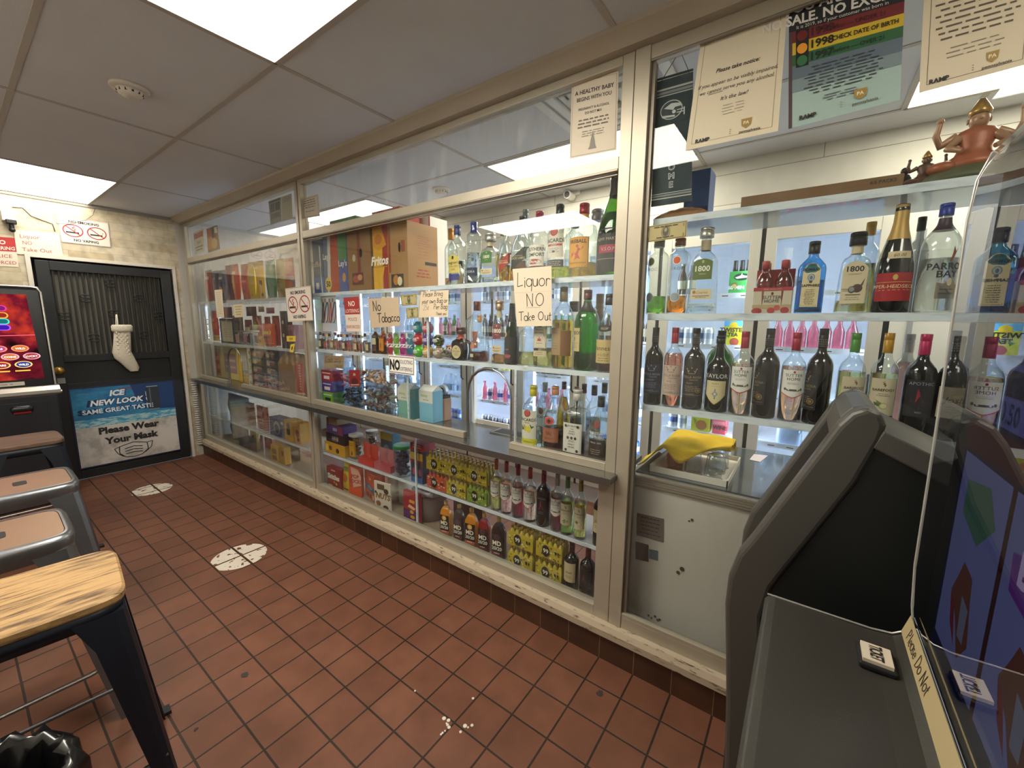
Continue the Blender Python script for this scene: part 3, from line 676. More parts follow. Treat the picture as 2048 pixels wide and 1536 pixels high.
put('wine_bottle', 'black wine bottle turned sideways between the two pink moscato bottles', (1527, 835, 1538, 657, 54), R3, stella(G_dark, '#171312', '#8f7c58', '#121212', seal=True, dots=1), rz=-1.1, group=W_, d=.91)
put('wine_bottle', 'pink moscato bottle between the two black wine bottles', (1579, 840, 1587, 665, 55), R3, sutter('#f0bfa4', '#a3223a'), rz=.12, group=W_, d=.91)
put('wine_bottle', 'black wine bottle turned sideways beside the green capped bottle', (1630, 844, 1641, 657, 58), R3, stella(G_dark, '#141211', '#8f7c58', '#121212', seal=True, dots=1), rz=-1.2, group=W_, d=.91)
put('wine_bottle', 'pale white wine bottle with green cap behind the grey game cabinet', (1693, 850, 1708, 666, 62), R3, barefoot('#d3d79a', '#4d8a3a', LEAF), rz=.3, group=W_, d=.91)
put('wine_bottle', 'pale white wine bottle with gold cap behind the grey game cabinet', (1757, 853, 1769, 666, 64), R3, barefoot('#dcd9a0', '#b98a2e', LIME), group=W_, d=.91)
put('wine_bottle', 'dark red wine bottle with magenta cap and red emblem', (1828, 860, 1841, 668, 74), R3, dict(prof='bord', glass=G_dark, cap=(.80, 1.0, .37, '#b51c55'), labels=[dict(z0=.2, z1=.56, w=1.0, col='#17121a', print=[('t', 'APOTHIC', 0, .86, .09, 1.7, '#8e94a4'), ('p', [(-.55, .4), (-.2, .4), (0, .58), (.2, .4), (.55, .4), (.15, .76), (-.15, .76)], '#8e2136'), ('p', [(-.4, .34), (.4, .34), (0, .22)], '#8e2136'), ('t', 'RED', 0, .1, .05, .5, '#8e94a4')])]), group=W_, d=.91)
put('wine_bottle', 'dark wine bottle with tan label, rightmost beside the game screen', (1893, 866, 1903, 672, 76), R3, dict(prof='bord', glass=G_dark, cap=(.80, 1.0, .37, '#151515'), labels=[dict(z0=.22, z1=.52, w=1.0, col='#c9b58e', print=[('t', 'Josh', 0, .5, .2, 1.0, '#4a3a22', dict(shear=.3)), ('g', .35, 3, .08, .5, .02, '#7c6a48')])]), group=W_, d=.91)
put('wrapped_bottle', 'pink bottle in a crumpled clear plastic bag behind the magenta capped bottle', (1805, 800, 1812, 668, 60), R3, dict(prof='bord', glass=G_frost, liq=('#e8a9b4', .7), cap=(.8, 1, .37, '#d9d3d6')), y=.26)
# ---- spirits on the middle shelf of the tall right window
S_ = 'spirits on the middle shelf of the right window'
def ciroc(lq, dot, txt):
    return dict(prof='tall', glass=G_clear, liq=(lq, .24), cap=(.90, 1.0, .54, txt[1]), labels=[dict(z0=.55, z1=.76, w=.8, print=[('d', 0, .72, .52, .27, '#ece8e4'), ('d', 0, .72, .43, .22, dot), ('t', 'CÎROC', 0, .12, .2, 1.7, '#6b7078', dict(sp=1.15))]), dict(z0=.13, z1=.3, w=.55, name='emblem', print=[('d', 0, .55, .9, .38, '#c9cdd0'), ('d', 0, .55, .75, .32, '#9aa3a8')])])
put('vodka_bottle', 'tall clear vodka bottle with lime dot and green base under the dollar bill', (1312, 631, 1320, 480, 40), R2, ciroc('#63a81c', '#5c7a2a', ('', '#6b7355')), rz=-.5, group=S_)
put('vodka_bottle', 'tall clear vodka bottle with orange dot and orange base under the dollar bill', (1353, 631, 1360, 477, 40), R2, ciroc('#f08a16', '#dd5a24', ('', '#8a5a3a')), group=S_)
def p1800(lab, ink, lq, cap_, capc, lower=True, coco=False):
    L = [dict(z0=.40 if not coco else .12, z1=.64, w=.66 if not coco else .72, col=lab, shape='arch', print=([('t', '1800', 0, .40, .27, 1.4, '#efe9d8', dict(bold=.02)), ('t', 'TEQUILA', 0, .24, .06, .9, '#d8d2b8'), ('d', 0, .86, .14, .08, '#a9a878')] if not coco else [('t', '1800', 0, .76, .13, 1.5, '#2c2622', dict(bold=.025)), ('t', 'COCONUT', 0, .68, .035, .8, '#5c5248'), ('d', .3, .36, .42, .1, '#4a332b'), ('d', -.12, .33, .3, .085, '#3f3b3a'), ('d', -.14, .34, .22, .06, '#8d8a88'), ('p', [(.5, .42), (.85, .6), (.7, .42)], '#4a332b'), ('r', -.9, -.3, .3, .31, '#4a4440'), ('r', -.95, -.3, .34, .35, '#4a4440'), ('r', -.6, .6, .2, .22, '#5c5248'), ('g', .14, 2, .05, .7, .014, '#8a8070')]))]
    if lower: L.append(dict(z0=.17, z1=.29, w=.74, col='#dcc9a6', name='signature_label', print=[('t', 'Cuervo', .1, .55, .26, 1.0, '#7a5a2a', dict(shear=.4)), ('r', -.8, .8, .3, .36, '#5c4426'), ('d', -.65, .7, .16, .16, '#a77a4a'), ('g', .16, 1, .1, .7, .07, '#8d7550')]))
    s = dict(prof='taper', p=5, d=.72, glass=G_clear, cap=cap_ + (capc,), capm=.8, labels=L, neck=(.74, .86, '#c8b896'))
    if lq: s['liq'] = lq
    return s
put('tequila_bottle', 'clear square tequila bottle with olive label and silver stopper', (1404, 631, 1418, 456, 60), R2, p1800('#5f7130', '#fff', ('#dfe6e4', .12), (.885, 1.0, .50), '#c9c3b8'), group=S_, d=.95)
put('gin_bottle', 'flat blue gin bottle with cream label and black cap', (1617, 628, 1622, 484, 56), R2, dict(prof='bombay', p=6, d=.62, glass=G_blue, liq=('#3d93c4', .46), cap=(.83, 1.0, .42, '#141210'), labels=[dict(z0=.09, z1=.70, w=.62, col='#d9c79c', shape='arch', print=[('f', .02, .006, '#5f5038'), ('t', 'BOMBAY', 0, .82, .06, 1.5, '#2a231a', dict(bold=.02)), ('d', 0, .67, .42, .085, '#7c8a94'), ('d', 0, .67, .3, .065, '#aebbc2'), ('d', 0, .665, .17, .045, '#5d6a74'), ('d', 0, .57, .2, .03, '#4a5560'), ('t', 'SAPPHIRE', 0, .46, .06, 1.6, '#2a231a', dict(bold=.02)), ('g', .38, 8, .045, .6, .014, '#6a5c44'), ('t', '3.00', .05, .92, .05, .7, '#3a2418', dict(shear=.3))])]), group=S_)
put('tequila_bottle', 'square tequila bottle with coconut label and black stopper', (1702, 627, 1712, 466, 74), R2, p1800('#d2c1a0', '#222', ('#cfcaa0', .16), (.84, 1.0, .52), '#17191a', lower=False, coco=True), group=S_, d=.92)
put('tequila_bottle', 'yellow capped bottle in a clear plastic bag behind the coconut tequila', (1724, 620, 1728, 446, 52), R2, dict(prof='round', glass=G_clear, liq=('#b9a848', .55), cap=(.86, 1.0, .40, '#c8962a')), y=.245)
put('champagne_bottle', 'dark champagne bottle with gold foil neck, red band and price sticker', (1780, 626, 1793, 411, 78), R2, dict(prof='champ', glass=G_dark, labels=[dict(z0=.11, z1=.37, w=1.1, col='#a61e26', print=[('t', 'PIPER-HEIDSIECK', 0, .46, .13, 1.6, '#e8d9a8'), ('r', -.95, .95, .38, .4, '#c9a75a'), ('r', -.95, .95, .66, .68, '#c9a75a'), ('d', 0, .84, .12, .1, '#c9a75a')]), dict(z0=.50, z1=.565, w=.62, col='#d6bf98', name='price_sticker', x=.1, print=[('t', '60.00', 0, .25, .45, 1.0, '#5a3a24', dict(shear=.2))])], neck=(.68, .995, '#b8924a', 1)), group=S_)
put('rum_bottle', 'black capped bottle wrapped in a silvery bag behind the champagne', (1822, 615, 1828, 436, 46), R2, dict(prof='round', glass=G_smoke, cap=(.86, 1.0, .40, '#17181c')), y=.25)
put('rum_bottle', 'big frosted white rum bottle with blue cap and parrot label', (1866, 624, 1874, 410, 84), R2, dict(prof='handle', glass=G_frost, liq=('#e4e8e6', .5), cap=(.89, 1.0, .36, '#2b3a8c'), neck=(.76, .87, '#33202e'), labels=[dict(z0=.12, z1=.56, w=.62, x=.42, print=[('t', 'PARROT', -.1, .62, .14, 1.7, '#2d2a33', dict(bold=.02)), ('t', 'BAY', -.1, .46, .14, 1.1, '#2d2a33', dict(bold=.02)), ('p', [(-.1, .78), (.1, .8), (.5, 1.05), (.3, .98), (.1, 1.1), (.05, .95)], '#8a4a34'), ('p', [(-.9, .02), (.9, .02), (.9, .3), (.2, .4), (-.4, .33), (-.9, .36)], '#9c8468'), ('d', .1, .36, .22, .08, '#c8bba4'), ('g', .2, 2, .08, .7, .02, '#5a4a3c')])]), group=S_)
# ---- shelf 1 of the middle window
T_ = 'liquor on the top shelf of the middle window'
put('cognac_bottle', 'huge green cognac bottle with black neck foil beside the post', (1228, 547, 1222, 352, 70), S1, dict(prof='champ', glass=GL('#7fb53a', '#2c4a10', base=.06, power=3.5), liq=('#5d8f1e', .62), neck=(.79, .995, '#17130f'), labels=[dict(z0=.03, z1=.46, w=1.25, col='#201d1c', print=[('t', 'RÉMY MARTIN', 0, .72, .07, 1.1, '#b9a88c'), ('r', -.5, .5, .44, .62, '#a31f45'), ('t', 'V.S.O.P', 0, .49, .08, .8, '#e0b8a4'), ('r', -.6, .6, .3, .31, '#b9a88c')])]), group=T_)
put('rum_bottle', 'clear bottle with silver stopper behind the yellow dragon label bottle', (1192, 545, 1193, 420, 44), S1, dict(prof='squat', p=4, d=.9, glass=G_clear, cap=(.84, 1.0, .55, '#a8adb2'), capm=.7), y=.24)
put('liqueur_bottle', 'green capped clear bottle behind the bat label rum', (1148, 545, 1141, 430, 40), S1, dict(prof='round', glass=G_clear, cap=(.80, 1.0, .42, '#4d6b52')), y=.25)
put('whisky_bottle', 'large whisky bottle with yellow scorched label, amber dregs and red cap', (1166, 553, 1167, 408, 56), S1, dict(prof='handle', glass=G_clear, liq=('#e0a01a', .20), cap=(.86, 1.0, .36, '#8e1f2c'), neck=(.76, .87, '#c87a30'), labels=[dict(z0=.13, z1=.53, w=.85, col='#d99a2a', print=[('f', .015, .012, '#4a2410'), ('t', 'FIREBALL', 0, .80, .12, 1.6, '#4a1c10', dict(bold=.03)), ('p', [(-.1, .62), (.12, .7), (.2, .56), (.12, .42), (.3, .26), (.05, .3), (-.25, .22), (-.12, .4), (-.35, .5)], '#b5341c'), ('p', [(.15, .62), (.55, .7), (.5, .62), (.2, .55)], '#b5341c'), ('d', .02, .7, .12, .05, '#b5341c'), ('p', [(-.3, .45), (-.6, .3), (-.5, .5)], '#b5341c'), ('t', 'CINNAMON WHISKY', 0, .12, .05, 1.4, '#5a2412')])]), group=T_)
put('rum_bottle', 'large clear rum bottle with red bat disc, yellow dregs and black cap', (1118, 556, 1118, 410, 46), S1, dict(prof='handle', glass=G_clear, liq=('#cfc93a', .17), cap=(.84, 1.0, .36, '#23282a'), labels=[dict(z0=.28, z1=.66, w=.85, col='#dcd2c0', print=[('d', 0, .9, .42, .16, '#a83330'), ('d', 0, .9, .33, .125, '#c25a50'), ('p', [(-.28, .92), (-.1, .95), (0, .93), (.1, .95), (.28, .92), (.12, .86), (0, .83), (-.12, .86)], '#5c1c1a'), ('t', 'BACARDÍ', 0, .52, .14, 1.7, '#231f1d', dict(bold=.015)), ('r', -.85, .85, .40, .47, '#b5332c'), ('t', 'SUPERIOR', 0, .415, .04, .8, '#f0e4d0'), ('g', .3, 3, .06, .6, .018, '#8a7f70'), ('d', 0, .2, .16, .035, '#3a3430')]), dict(z0=.15, z1=.25, w=.9, col='#2a2827', name='lower_label', print=[('g', .7, 3, .24, .8, .08, '#a8a29a')])]), group=T_)
put('liqueur_bottle', 'tall clear bottle with grey cap behind the peach liqueur bottles', (1050, 560, 1050, 420, 34), S1, dict(prof='handle', glass=G_clear, cap=(.86, 1.0, .34, '#6d7780')), y=.25)
put('liqueur_bottle', 'clear liqueur bottle with dark red cap and amber liquor beside the bat label rum', (1078, 560, 1081, 423, 40), S1, dict(prof='round', glass=G_clear, liq=('#8a4a24', .24), cap=(.82, 1.0, .40, '#8a1f38'), labels=[dict(z0=.2, z1=.5, w=1.05, col='#e6ddd0', print=[('t', 'SOUTHERN', 0, .72, .17, 1.85, '#211d1b', dict(bold=.02)), ('t', 'COMFORT', 0, .46, .17, 1.7, '#211d1b', dict(bold=.02)), ('d', 0, .2, .75, .13, '#a32a28'), ('t', 'Original', 0, .15, .1, .9, '#f0e0d0', dict(shear=.3))])]), group=T_)
def walker(lab, ink, lq, capc): return dict(prof='sloped', p=5, d=.95, glass=G_clear, liq=(lq, .3), cap=(.87, 1.0, .34, capc), labels=[dict(z0=.24, z1=.43, w=.98, col=lab, shape='slant', slant=.5, print=[]), dict(z0=.30, z1=.40, w=.9, name='label_print', print=[('t', 'BLACK LABEL' if lab == '#1d1c1c' else 'RED LABEL', 0, .3, .35, 1.6, ink), ('r', -.8, .8, .8, .84, ink)])])
put('whisky_bottle', 'square whisky bottle with slanted black label and amber whisky', (1044, 562, 1045, 433, 36), S1, walker('#1d1c1c', '#d8c090', '#a04c1c', '#2a2c2e'), group=T_)
put('whisky_bottle', 'square whisky bottle with slanted red label and gold cap', (1014, 563, 1020, 454, 26), S1, walker('#a3241f', '#ecd9a8', '#d99a1e', '#a58a5c'), group=T_)
put('whisky_bottle', 'narrow whisky bottle with olive cap behind the red label whisky', (1004, 560, 1008, 455, 22), S1, dict(prof='sloped', p=4, glass=G_clear, liq=('#d0981e', .55), cap=(.86, 1.0, .36, '#8a7f55')), y=.24)
put('tequila_bottle', 'square clear tequila bottle with green label and silver stopper on the top shelf', (981, 565, 983, 467, 40), S1, p1800('#4a7a3a', '#fff', ('#dfe6e4', .12), (.84, 1.0, .56), '#b9b6b0'), group=T_)
put('vodka_bottle', 'slim clear vodka bottle with blue cap and navy base band', (949, 567, 957, 443, 30), S1, dict(prof='tall', glass=G_clear, liq=('#e6ecec', .5), cap=(.83, 1.0, .5, '#2c3184'), labels=[dict(z0=.13, z1=.26, w=1.1, col='#2a3048', print=[('t', 'VODKA', 0, .35, .3, .9, '#cfd4e0')]), dict(z0=.3, z1=.72, w=.3, name='neck_label', print=[('g', .9, 9, .1, .8, .05, '#9aa0a6')])]), group=T_)
put('gin_bottle', 'clear gin bottle with yellow label, blue base strip and blue cap', (916, 571, 921, 450, 36), S1, dict(prof='round', d=.8, p=3, glass=G_clear, liq=('#eef0ea', .4), cap=(.84, 1.0, .38, '#3a3f6e'), labels=[dict(z0=.2, z1=.5, w=.8, col='#dcc264', shape='arch', print=[('t', "Seagram's", 0, .5, .16, 1.6, '#231f1a', dict(bold=.01)), ('t', 'EXTRA DRY', 0, .32, .1, 1.2, '#4a4028'), ('t', 'GIN', 0, .14, .12, .7, '#4a4028'), ('d', 0, .85, .2, .1, '#2a241c')]), dict(z0=.08, z1=.18, w=.8, col='#36377e', name='base_label')]), group=T_)
put('vodka_bottle', 'orange capped bottle half hidden behind the yellow label gin', (903, 570, 906, 457, 26), S1, dict(prof='round', glass=G_clear, liq=('#e9b06a', .16), cap=(.82, 1.0, .44, '#cf8a2e')), y=.22, group=T_)
# ---- shelf 2 of the middle window, right part
U_ = 'liquor on the eye level shelf of the middle window'
put('cognac_bottle', 'cognac bottle with cream label and dark base, cut off by the right post', (1214, 740, 1223, 588, 45), S2, dict(prof='sloped', glass=G_clear, liq=('#3a1708', .35), cap=(.86, 1.0, .34, '#1d1b1c'), labels=[dict(z0=.12, z1=.42, w=.95, col='#d3b878', print=[('t', 'Hennessy', 0, .55, .2, 1.7, '#3a2c1c'), ('t', 'V.S.O.P', 0, .3, .12, 1.1, '#6a5430'), ('g', .2, 2, .1, .6, .025, '#7a6540')]), dict(z0=.52, z1=.61, w=.72, col='#2a2420', shape='oval', name='neck_label', print=[('t', 'VSOP', 0, .3, .35, 1.3, '#c9b080')])]), group=U_)
put('liqueur_bottle', 'clear bottle with tan cork cap behind the cognac', (1196, 725, 1199, 588, 28), S2, dict(prof='tall', glass=G_clear, cap=(.62, 1.0, .56, '#9c8064')), y=.25)
put('whisky_bottle', 'big green glass whisky bottle with cream label and dark red cap', (1172, 738, 1174, 580, 50), S2, dict(prof='handle', glass=G_jgreen, liq=('#0b5a1c', .22), cap=(.88, 1.0, .33, '#5e2224'), neck=(.73, .86, '#15201a'), labels=[dict(z0=.24, z1=.53, w=.62, x=-.75, col='#cfb981', print=[('t', 'JAMESON', 0, .72, .15, 1.8, '#1f2a22', dict(bold=.015)), ('p', [(-.2, .42), (.2, .42), (.1, .62), (-.1, .62)], '#7a2a20'), ('g', .34, 3, .09, .7, .02, '#6a5c3c')])]), group=U_)
put('bourbon_bottle', 'stubby bottle with dark wooden stopper behind the gold tequila', (1146, 725, 1148, 603, 34), S2, dict(prof='squat', glass=G_clear, liq=('#9c6a2c', .3), cap=(.84, 1.0, .56, '#3f312b')), y=.25)
put('tequila_bottle', 'large gold tequila bottle with tan paper label and cork wrapped neck', (1125, 735, 1127, 574, 44), S2, dict(prof='handle', glass=G_clear, liq=('#d8aa3a', .60), cap=(.82, 1.0, .36, '#8a785e'), labels=[dict(z0=.17, z1=.5, w=.72, x=-.45, col='#a98a63', print=[('t', 'RESERVA', .1, .8, .06, .8, '#6a5238'), ('d', -.3, .55, .26, .08, '#5f9a80'), ('g', .42, 3, .09, .7, .02, '#4f7a66')]), dict(z0=.16, z1=.47, w=.5, x=.82, col='#8a5c32', name='back_label')]), group=U_)
put('tequila_bottle', 'square tequila bottle with white agave label, under the take out notice', (1086, 733, 1087, 606, 33), S2, dict(prof='square', p=5, d=.9, glass=G_clear, liq=('#dccf7a', .30), cap=(.84, 1.0, .42, '#b09a78'), labels=[dict(z0=.3, z1=.67, w=.92, col='#d9cdb6', print=[('f', .015, .012, '#7a5a34'), ('r', -.35, .35, .88, .93, '#2a2622'), ('t', 'TEQUILA', 0, .74, .07, 1.2, '#3a3128'), ('t', 'REPOSADO', 0, .62, .07, 1.4, '#3a3128'), ('p', [(-.4, .3), (.4, .3), (.2, .34), (.35, .42), (.1, .38), (0, .5), (-.1, .38), (-.35, .42), (-.2, .34)], '#b8402e'), ('g', .2, 1, .1, .5, .02, '#6a5a48'), ('t', '5', .72, .5, .1, .3, '#201c18')]), dict(z0=.17, z1=.26, w=.92, col='#cdbb94', name='lower_label', print=[('g', .7, 2, .35, .7, .1, '#8a7658')])]), group=U_)
put('tequila_bottle', 'clear dimpled tequila bottle partly behind the take out notice', (1055, 729, 1053, 618, 34), S2, dict(prof='squat', p=3, glass=G_clear, liq=('#d8cf8a', .25), cap=(.86, 1.0, .45, '#c9c2b0')), group=U_)
put('cognac_bottle', 'dark green cognac bottle with black base label and gold seal', (1024, 727, 1022, 607, 30), S2, dict(prof='champ', glass=GL('#4f7a34', '#1c3010', base=.06, power=3.5), liq=('#1a2a10', .5), neck=(.70, .995, '#16161a'), labels=[dict(z0=.03, z1=.46, w=1.3, col='#1d1b1c', print=[('t', 'RÉMY', -.1, .48, .06, .6, '#a08e78'), ('r', -.45, .25, .17, .34, '#8e1f40'), ('t', 'V.S.O.P', -.1, .22, .08, .6, '#dcb0a0')]), dict(z0=.45, z1=.54, w=.42, x=-.6, col='#b59a5a', shape='oval', name='seal')]), group=U_)
put('tequila_bottle', 'square tequila bottle with maroon label and copper stopper', (999, 722, 1006, 602, 28), S2, p1800('#7c2430', '#fff', ('#c98a4a', .14), (.86, 1.0, .56), '#b08a6a'), group=U_, d=1.05)
put('cognac_bottle', 'bell shaped clear decanter with dark cognac in its base', (960, 722, 959, 630, 40), S2, dict(prof='bell', glass=G_clear, liq=('#6a1c14', .22), cap=(.84, 1.0, .24, '#b98a5a'), labels=[dict(z0=.1, z1=.17, w=.3, x=-.3, col='#c9bda0', name='price_sticker'), dict(z0=.28, z1=.4, w=.35, x=-.25, col='#c87a58', shape='oval')]), group=U_)
put('vodka_bottle', 'clear ribbed vodka bottle with orange cap behind the bell decanter', (955, 715, 954, 603, 42), S2, dict(prof='round', p=3, glass=G_clear, cap=(.84, 1.0, .34, '#c4623a'), labels=[dict(z0=.2, z1=.48, w=.25, x=.5, col='#b5674a', name='side_label')]), y=.24)
put('tequila_bottle', 'squat black tequila bottle with round stopper and oval cream label', (923, 721, 928, 655, 34), S2, dict(prof='squat', p=5, d=.9, glass=G_amber, liq=('#120b08', .5), opaque=1, cap=(.80, 1.0, .56, '#4a2018'), neck=(.64, .79, '#b5452c'), labels=[dict(z0=.06, z1=.46, w=.72, col='#d3c29c', shape='oval', print=[('d', 0, .5, .84, .42, '#cdb98c'), ('t', 'Don Julio', 0, .5, .13, 1.2, '#4a3820', dict(shear=.2)), ('g', .38, 2, .12, .5, .03, '#7a6644'), ('d', 0, .76, .14, .05, '#7a5a34')])]), group=U_)
# ---- on the counter, right of the arch
V_ = 'liquor standing on the counter right of the arch'
put('rum_bottle', 'clear lemon rum bottle with yellow cap standing on the counter', (1066, 889, 1068, 771, 44), CT, dict(prof='handle', glass=G_clear, liq=('#e9eee6', .3), cap=(.83, 1.0, .33, '#c9b81e'), labels=[dict(z0=.16, z1=.62, w=.85, col='#e3dccb', print=[('d', 0, .9, .4, .13, '#a8302c'), ('d', 0, .9, .3, .1, '#c25a50'), ('t', 'BACARDÍ', 0, .62, .11, 1.7, '#1f1c1a', dict(bold=.015)), ('r', -.3, .3, .55, .58, '#c9a23a'), ('d', -.2, .36, .22, .1, '#d9c232'), ('d', .2, .34, .26, .11, '#e3d04a'), ('p', [(-.8, .44), (-.3, .5), (-.4, .3), (-.7, .28)], '#3f5a2a'), ('p', [(.8, .44), (.3, .52), (.5, .36)], '#3f5a2a')]), dict(z0=.06, z1=.16, w=.95, col='#d9d22a', name='lower_label', print=[('t', 'LIMÓN', 0, .3, .35, .9, '#8a8420')])]), group=V_)
put('rum_bottle', 'clear rum bottle with silver cap behind the lemon rum', (1089, 880, 1092, 765, 32), CT, dict(prof='handle', glass=G_clear, liq=('#e9eee6', .3), cap=(.84, 1.0, .34, '#a9b0b4'), labels=[dict(z0=.2, z1=.6, w=.8, col='#d9d6cc', print=[('d', 0, .86, .42, .14, '#9c3a34'), ('t', 'BACARDÍ', 0, .55, .12, 1.6, '#2a2624')])]), y=.23, group=V_)
put('brandy_bottle', 'brandy bottle with copper label and orange cap standing on the counter', (1109, 900, 1114, 773, 48), CT, dict(prof='sloped', glass=G_clear, liq=('#5a2412', .36), cap=(.87, 1.0, .31, '#c27a4a'), labels=[dict(z0=.17, z1=.39, w=.82, col='#a9674a', print=[('f', .04, .02, '#6a3a26'), ('t', 'E&J', 0, .52, .22, .9, '#5c2c1c'), ('t', 'BRANDY', 0, .2, .13, 1.3, '#5c2c1c')]), dict(z0=.43, z1=.56, w=.5, col='#c9766a', shape='oval', name='crest', print=[('d', 0, .5, .7, .36, '#a84a44'), ('d', 0, .5, .3, .22, '#5c2420')])]), group=V_)
put('whiskey_bottle', 'amber whiskey bottle behind the copper label brandy', (1126, 880, 1126, 763, 28), CT, dict(prof='sloped', glass=G_clear, liq=('#d9a424', .75), cap=(.88, 1.0, .34, '#5a3a30')), y=.25, group=V_)
put('whiskey_bottle', 'square bourbon bottle with white label and white cap standing on the counter', (1153, 908, 1158, 779, 46), CT, dict(prof='square', p=5, d=.95, glass=G_clear, liq=('#5f2a14', .34), cap=(.84, 1.0, .40, '#cbc6bd'), labels=[dict(z0=.08, z1=.52, w=.88, col='#e4ddd2', print=[('t', 'JIM BEAM', 0, .88, .06, 1.1, '#2a2624'), ('t', 'THE', 0, .78, .05, .4, '#2a2624'), ('t', 'BEAM', 0, .70, .055, .7, '#2a2624'), ('t', 'FAMILY', 0, .62, .055, .8, '#2a2624'), ('d', -.4, .5, .14, .05, '#4a4440'), ('d', 0, .5, .14, .05, '#4a4440'), ('d', .4, .5, .14, .05, '#4a4440'), ('g', .41, 2, .04, .4, .015, '#4a4440'), ('t', 'FAMILY', 0, .26, .055, .8, '#2a2624'), ('t', 'RECIPE', 0, .17, .055, .8, '#2a2624'), ('d', -.6, .08, .14, .05, '#4a4440'), ('d', .6, .08, .14, .05, '#4a4440'), ('d', -.65, .9, .14, .05, '#4a4440'), ('d', .65, .9, .14, .05, '#4a4440')])]), group=V_)
put('brandy_bottle', 'brandy bottle with black label and dark cap beside the post, standing on the counter', (1199, 918, 1207, 793, 44), CT, dict(prof='sloped', glass=G_clear, liq=('#3d140c', .32), cap=(.84, 1.0, .34, '#141416'), labels=[dict(z0=.1, z1=.36, w=.9, col='#2c1614', print=[('r', -.95, .95, .72, .95, '#1a1414'), ('t', 'SINCE 1882', 0, .78, .1, 1.2, '#d8cfc0'), ('g', .4, 3, .12, .6, .03, '#b8a898')]), dict(z0=.37, z1=.5, w=.9, name='upper_label', print=[('t', 'CHRISTIAN', 0, .55, .3, 1.8, '#e4ddd0', dict(bold=.02)), ('t', 'BROTHERS', 0, .1, .3, 1.8, '#e4ddd0', dict(bold=.02))]), dict(z0=.54, z1=.64, w=.3, col='#8e3426', shape='oval', name='seal')]), group=V_)
for k, (ub, ut, vt, w, cap_, lq) in enumerate([(1151, 1149, 773, 24, '#8e3a40', '#c98f3a'), (1166, 1172, 768, 26, '#5a2f44', None), (1186, 1194, 771, 30, '#1c2230', '#dfe8ee'), (1206, 1208, 766, 30, '#20262e', None)]):
    s = dict(prof='round', glass=G_clear, cap=(.85, 1.0, .4, cap_))
    if lq: s['liq'] = (lq, .5)
    put('liquor_bottle', ['clear bottle with faded red cap behind the white label bourbon', 'clear bottle with plum cap behind the white label bourbon', 'clear bottle with navy cap behind the black label brandy', 'clear bottle with charcoal cap in the back beside the post'][k], (ub, 880, ut, vt, w), CT, s, y=(.24, .31, .235, .31)[k], group=V_)
# ---- wine row under the counter
X_ = 'wines on the shelf under the counter'
ctop = lambda u, v: (u, v)
rows = [(993, 1015, 995, 920, 23, sutter('#d9c86a', '#b5603a'), 'white moscato bottle with orange cap, first wine beside the banana liqueur packs'),
 (1013, 1026, 1016, 925, 24, sutter('#e3a58c', '#a3223a'), 'blush moscato bottle with red cap, second wine under the counter'),
 (1036, 1031, 1036, 930, 25, sutter('#7a1420', '#8e1a30'), 'red moscato bottle with white shield label under the counter'),
 (1060, 1038, 1062, 936, 26, sutter('#e0b08e', '#b5443a'), 'pale pink moscato bottle beside the red letter A bottle'),
 (1087, 1046, 1088, 941, 29, dict(prof='bord', glass=G_dark, cap=(.8, 1, .37, '#8e1a34'), labels=[dict(z0=.2, z1=.56, w=.95, col='#181314', print=[('t', 'APOTHIC', 0, .86, .08, 1.5, '#a4a0a0'), ('p', [(-.5, .35), (-.25, .35), (-.15, .48), (.15, .48), (.25, .35), (.5, .35), (.12, .78), (-.12, .78)], '#a3213a'), ('g', .22, 2, .08, .4, .02, '#8a8486')])]), 'black wine bottle with a large red letter A emblem under the counter'),
 (1114, 1047, 1116, 948, 26, sutter('#5f1522', '#a59a90'), 'dark red wine bottle with pale label turned away under the counter'),
 (1134, 1059, 1136, 952, 27, barefoot('#7f9a3a', '#5a8a4a', LEAF), 'white wine bottle with green foil and leaf label under the counter'),
 (1160, 1068, 1162, 958, 25, barefoot('#c9bb5a', '#a58a3a', LIME), 'pale wine bottle with kiwi label and gold foil under the counter'),
 (1198, 1078, 1201, 964, 25, dict(prof='bord', glass=G_dark, cap=(.8, 1, .37, '#1a1414'), labels=[dict(z0=.22, z1=.58, w=.98, col='#d6c198', print=[('t', 'Josh', 0, .45, .16, .8, '#3a2e1e', dict(shear=.4)), ('g', .3, 2, .08, .5, .02, '#6a5a3c')])]), 'dark wine bottle with tan label, last on the shelf under the counter')]
for ub, vb, ut, vt, w, s, lab in rows:
    pos, H, R = place(ub, vb, ut, vt, w, SL); H = min(.345, max(.29, H))
    bottle('wine_bottle', lab, pos, H, R, s, 0.2, X_)
# ---- bottom of the case: fortified wine flasks and two dark wines
def md(lq, pic, capc='#c9a25a'):
    return dict(prof='flask', p=4, d=.55, glass=GL('#ffffff', '#d8d4d0', base=.05), liq=(lq, .83), opaque=1, cap=(.90, 1.0, .31, capc), capm=.5, labels=[dict(z0=.17, z1=.62, w=.8, col='#171313', print=[('d', 0, .82, .5, .16, pic), ('d', .05, .82, .36, .115, '#e8c06a' if pic == '#d8862a' else '#4a2430'), ('t', 'MD', 0, .38, .25, 1.3, '#efe6d2', dict(bold=.03)), ('t', '20/20', 0, .12, .19, 1.6, '#efe6d2', dict(bold=.02))]), dict(z0=.09, z1=.16, w=.8, col='#c8603a' if pic == '#d8862a' else '#6a2430', name='flavor_strip', print=[('g', .6, 1, .1, .7, .3, '#f0d8b8')])])
Y_ = 'flat flask bottles of flavoured wine on the case floor'
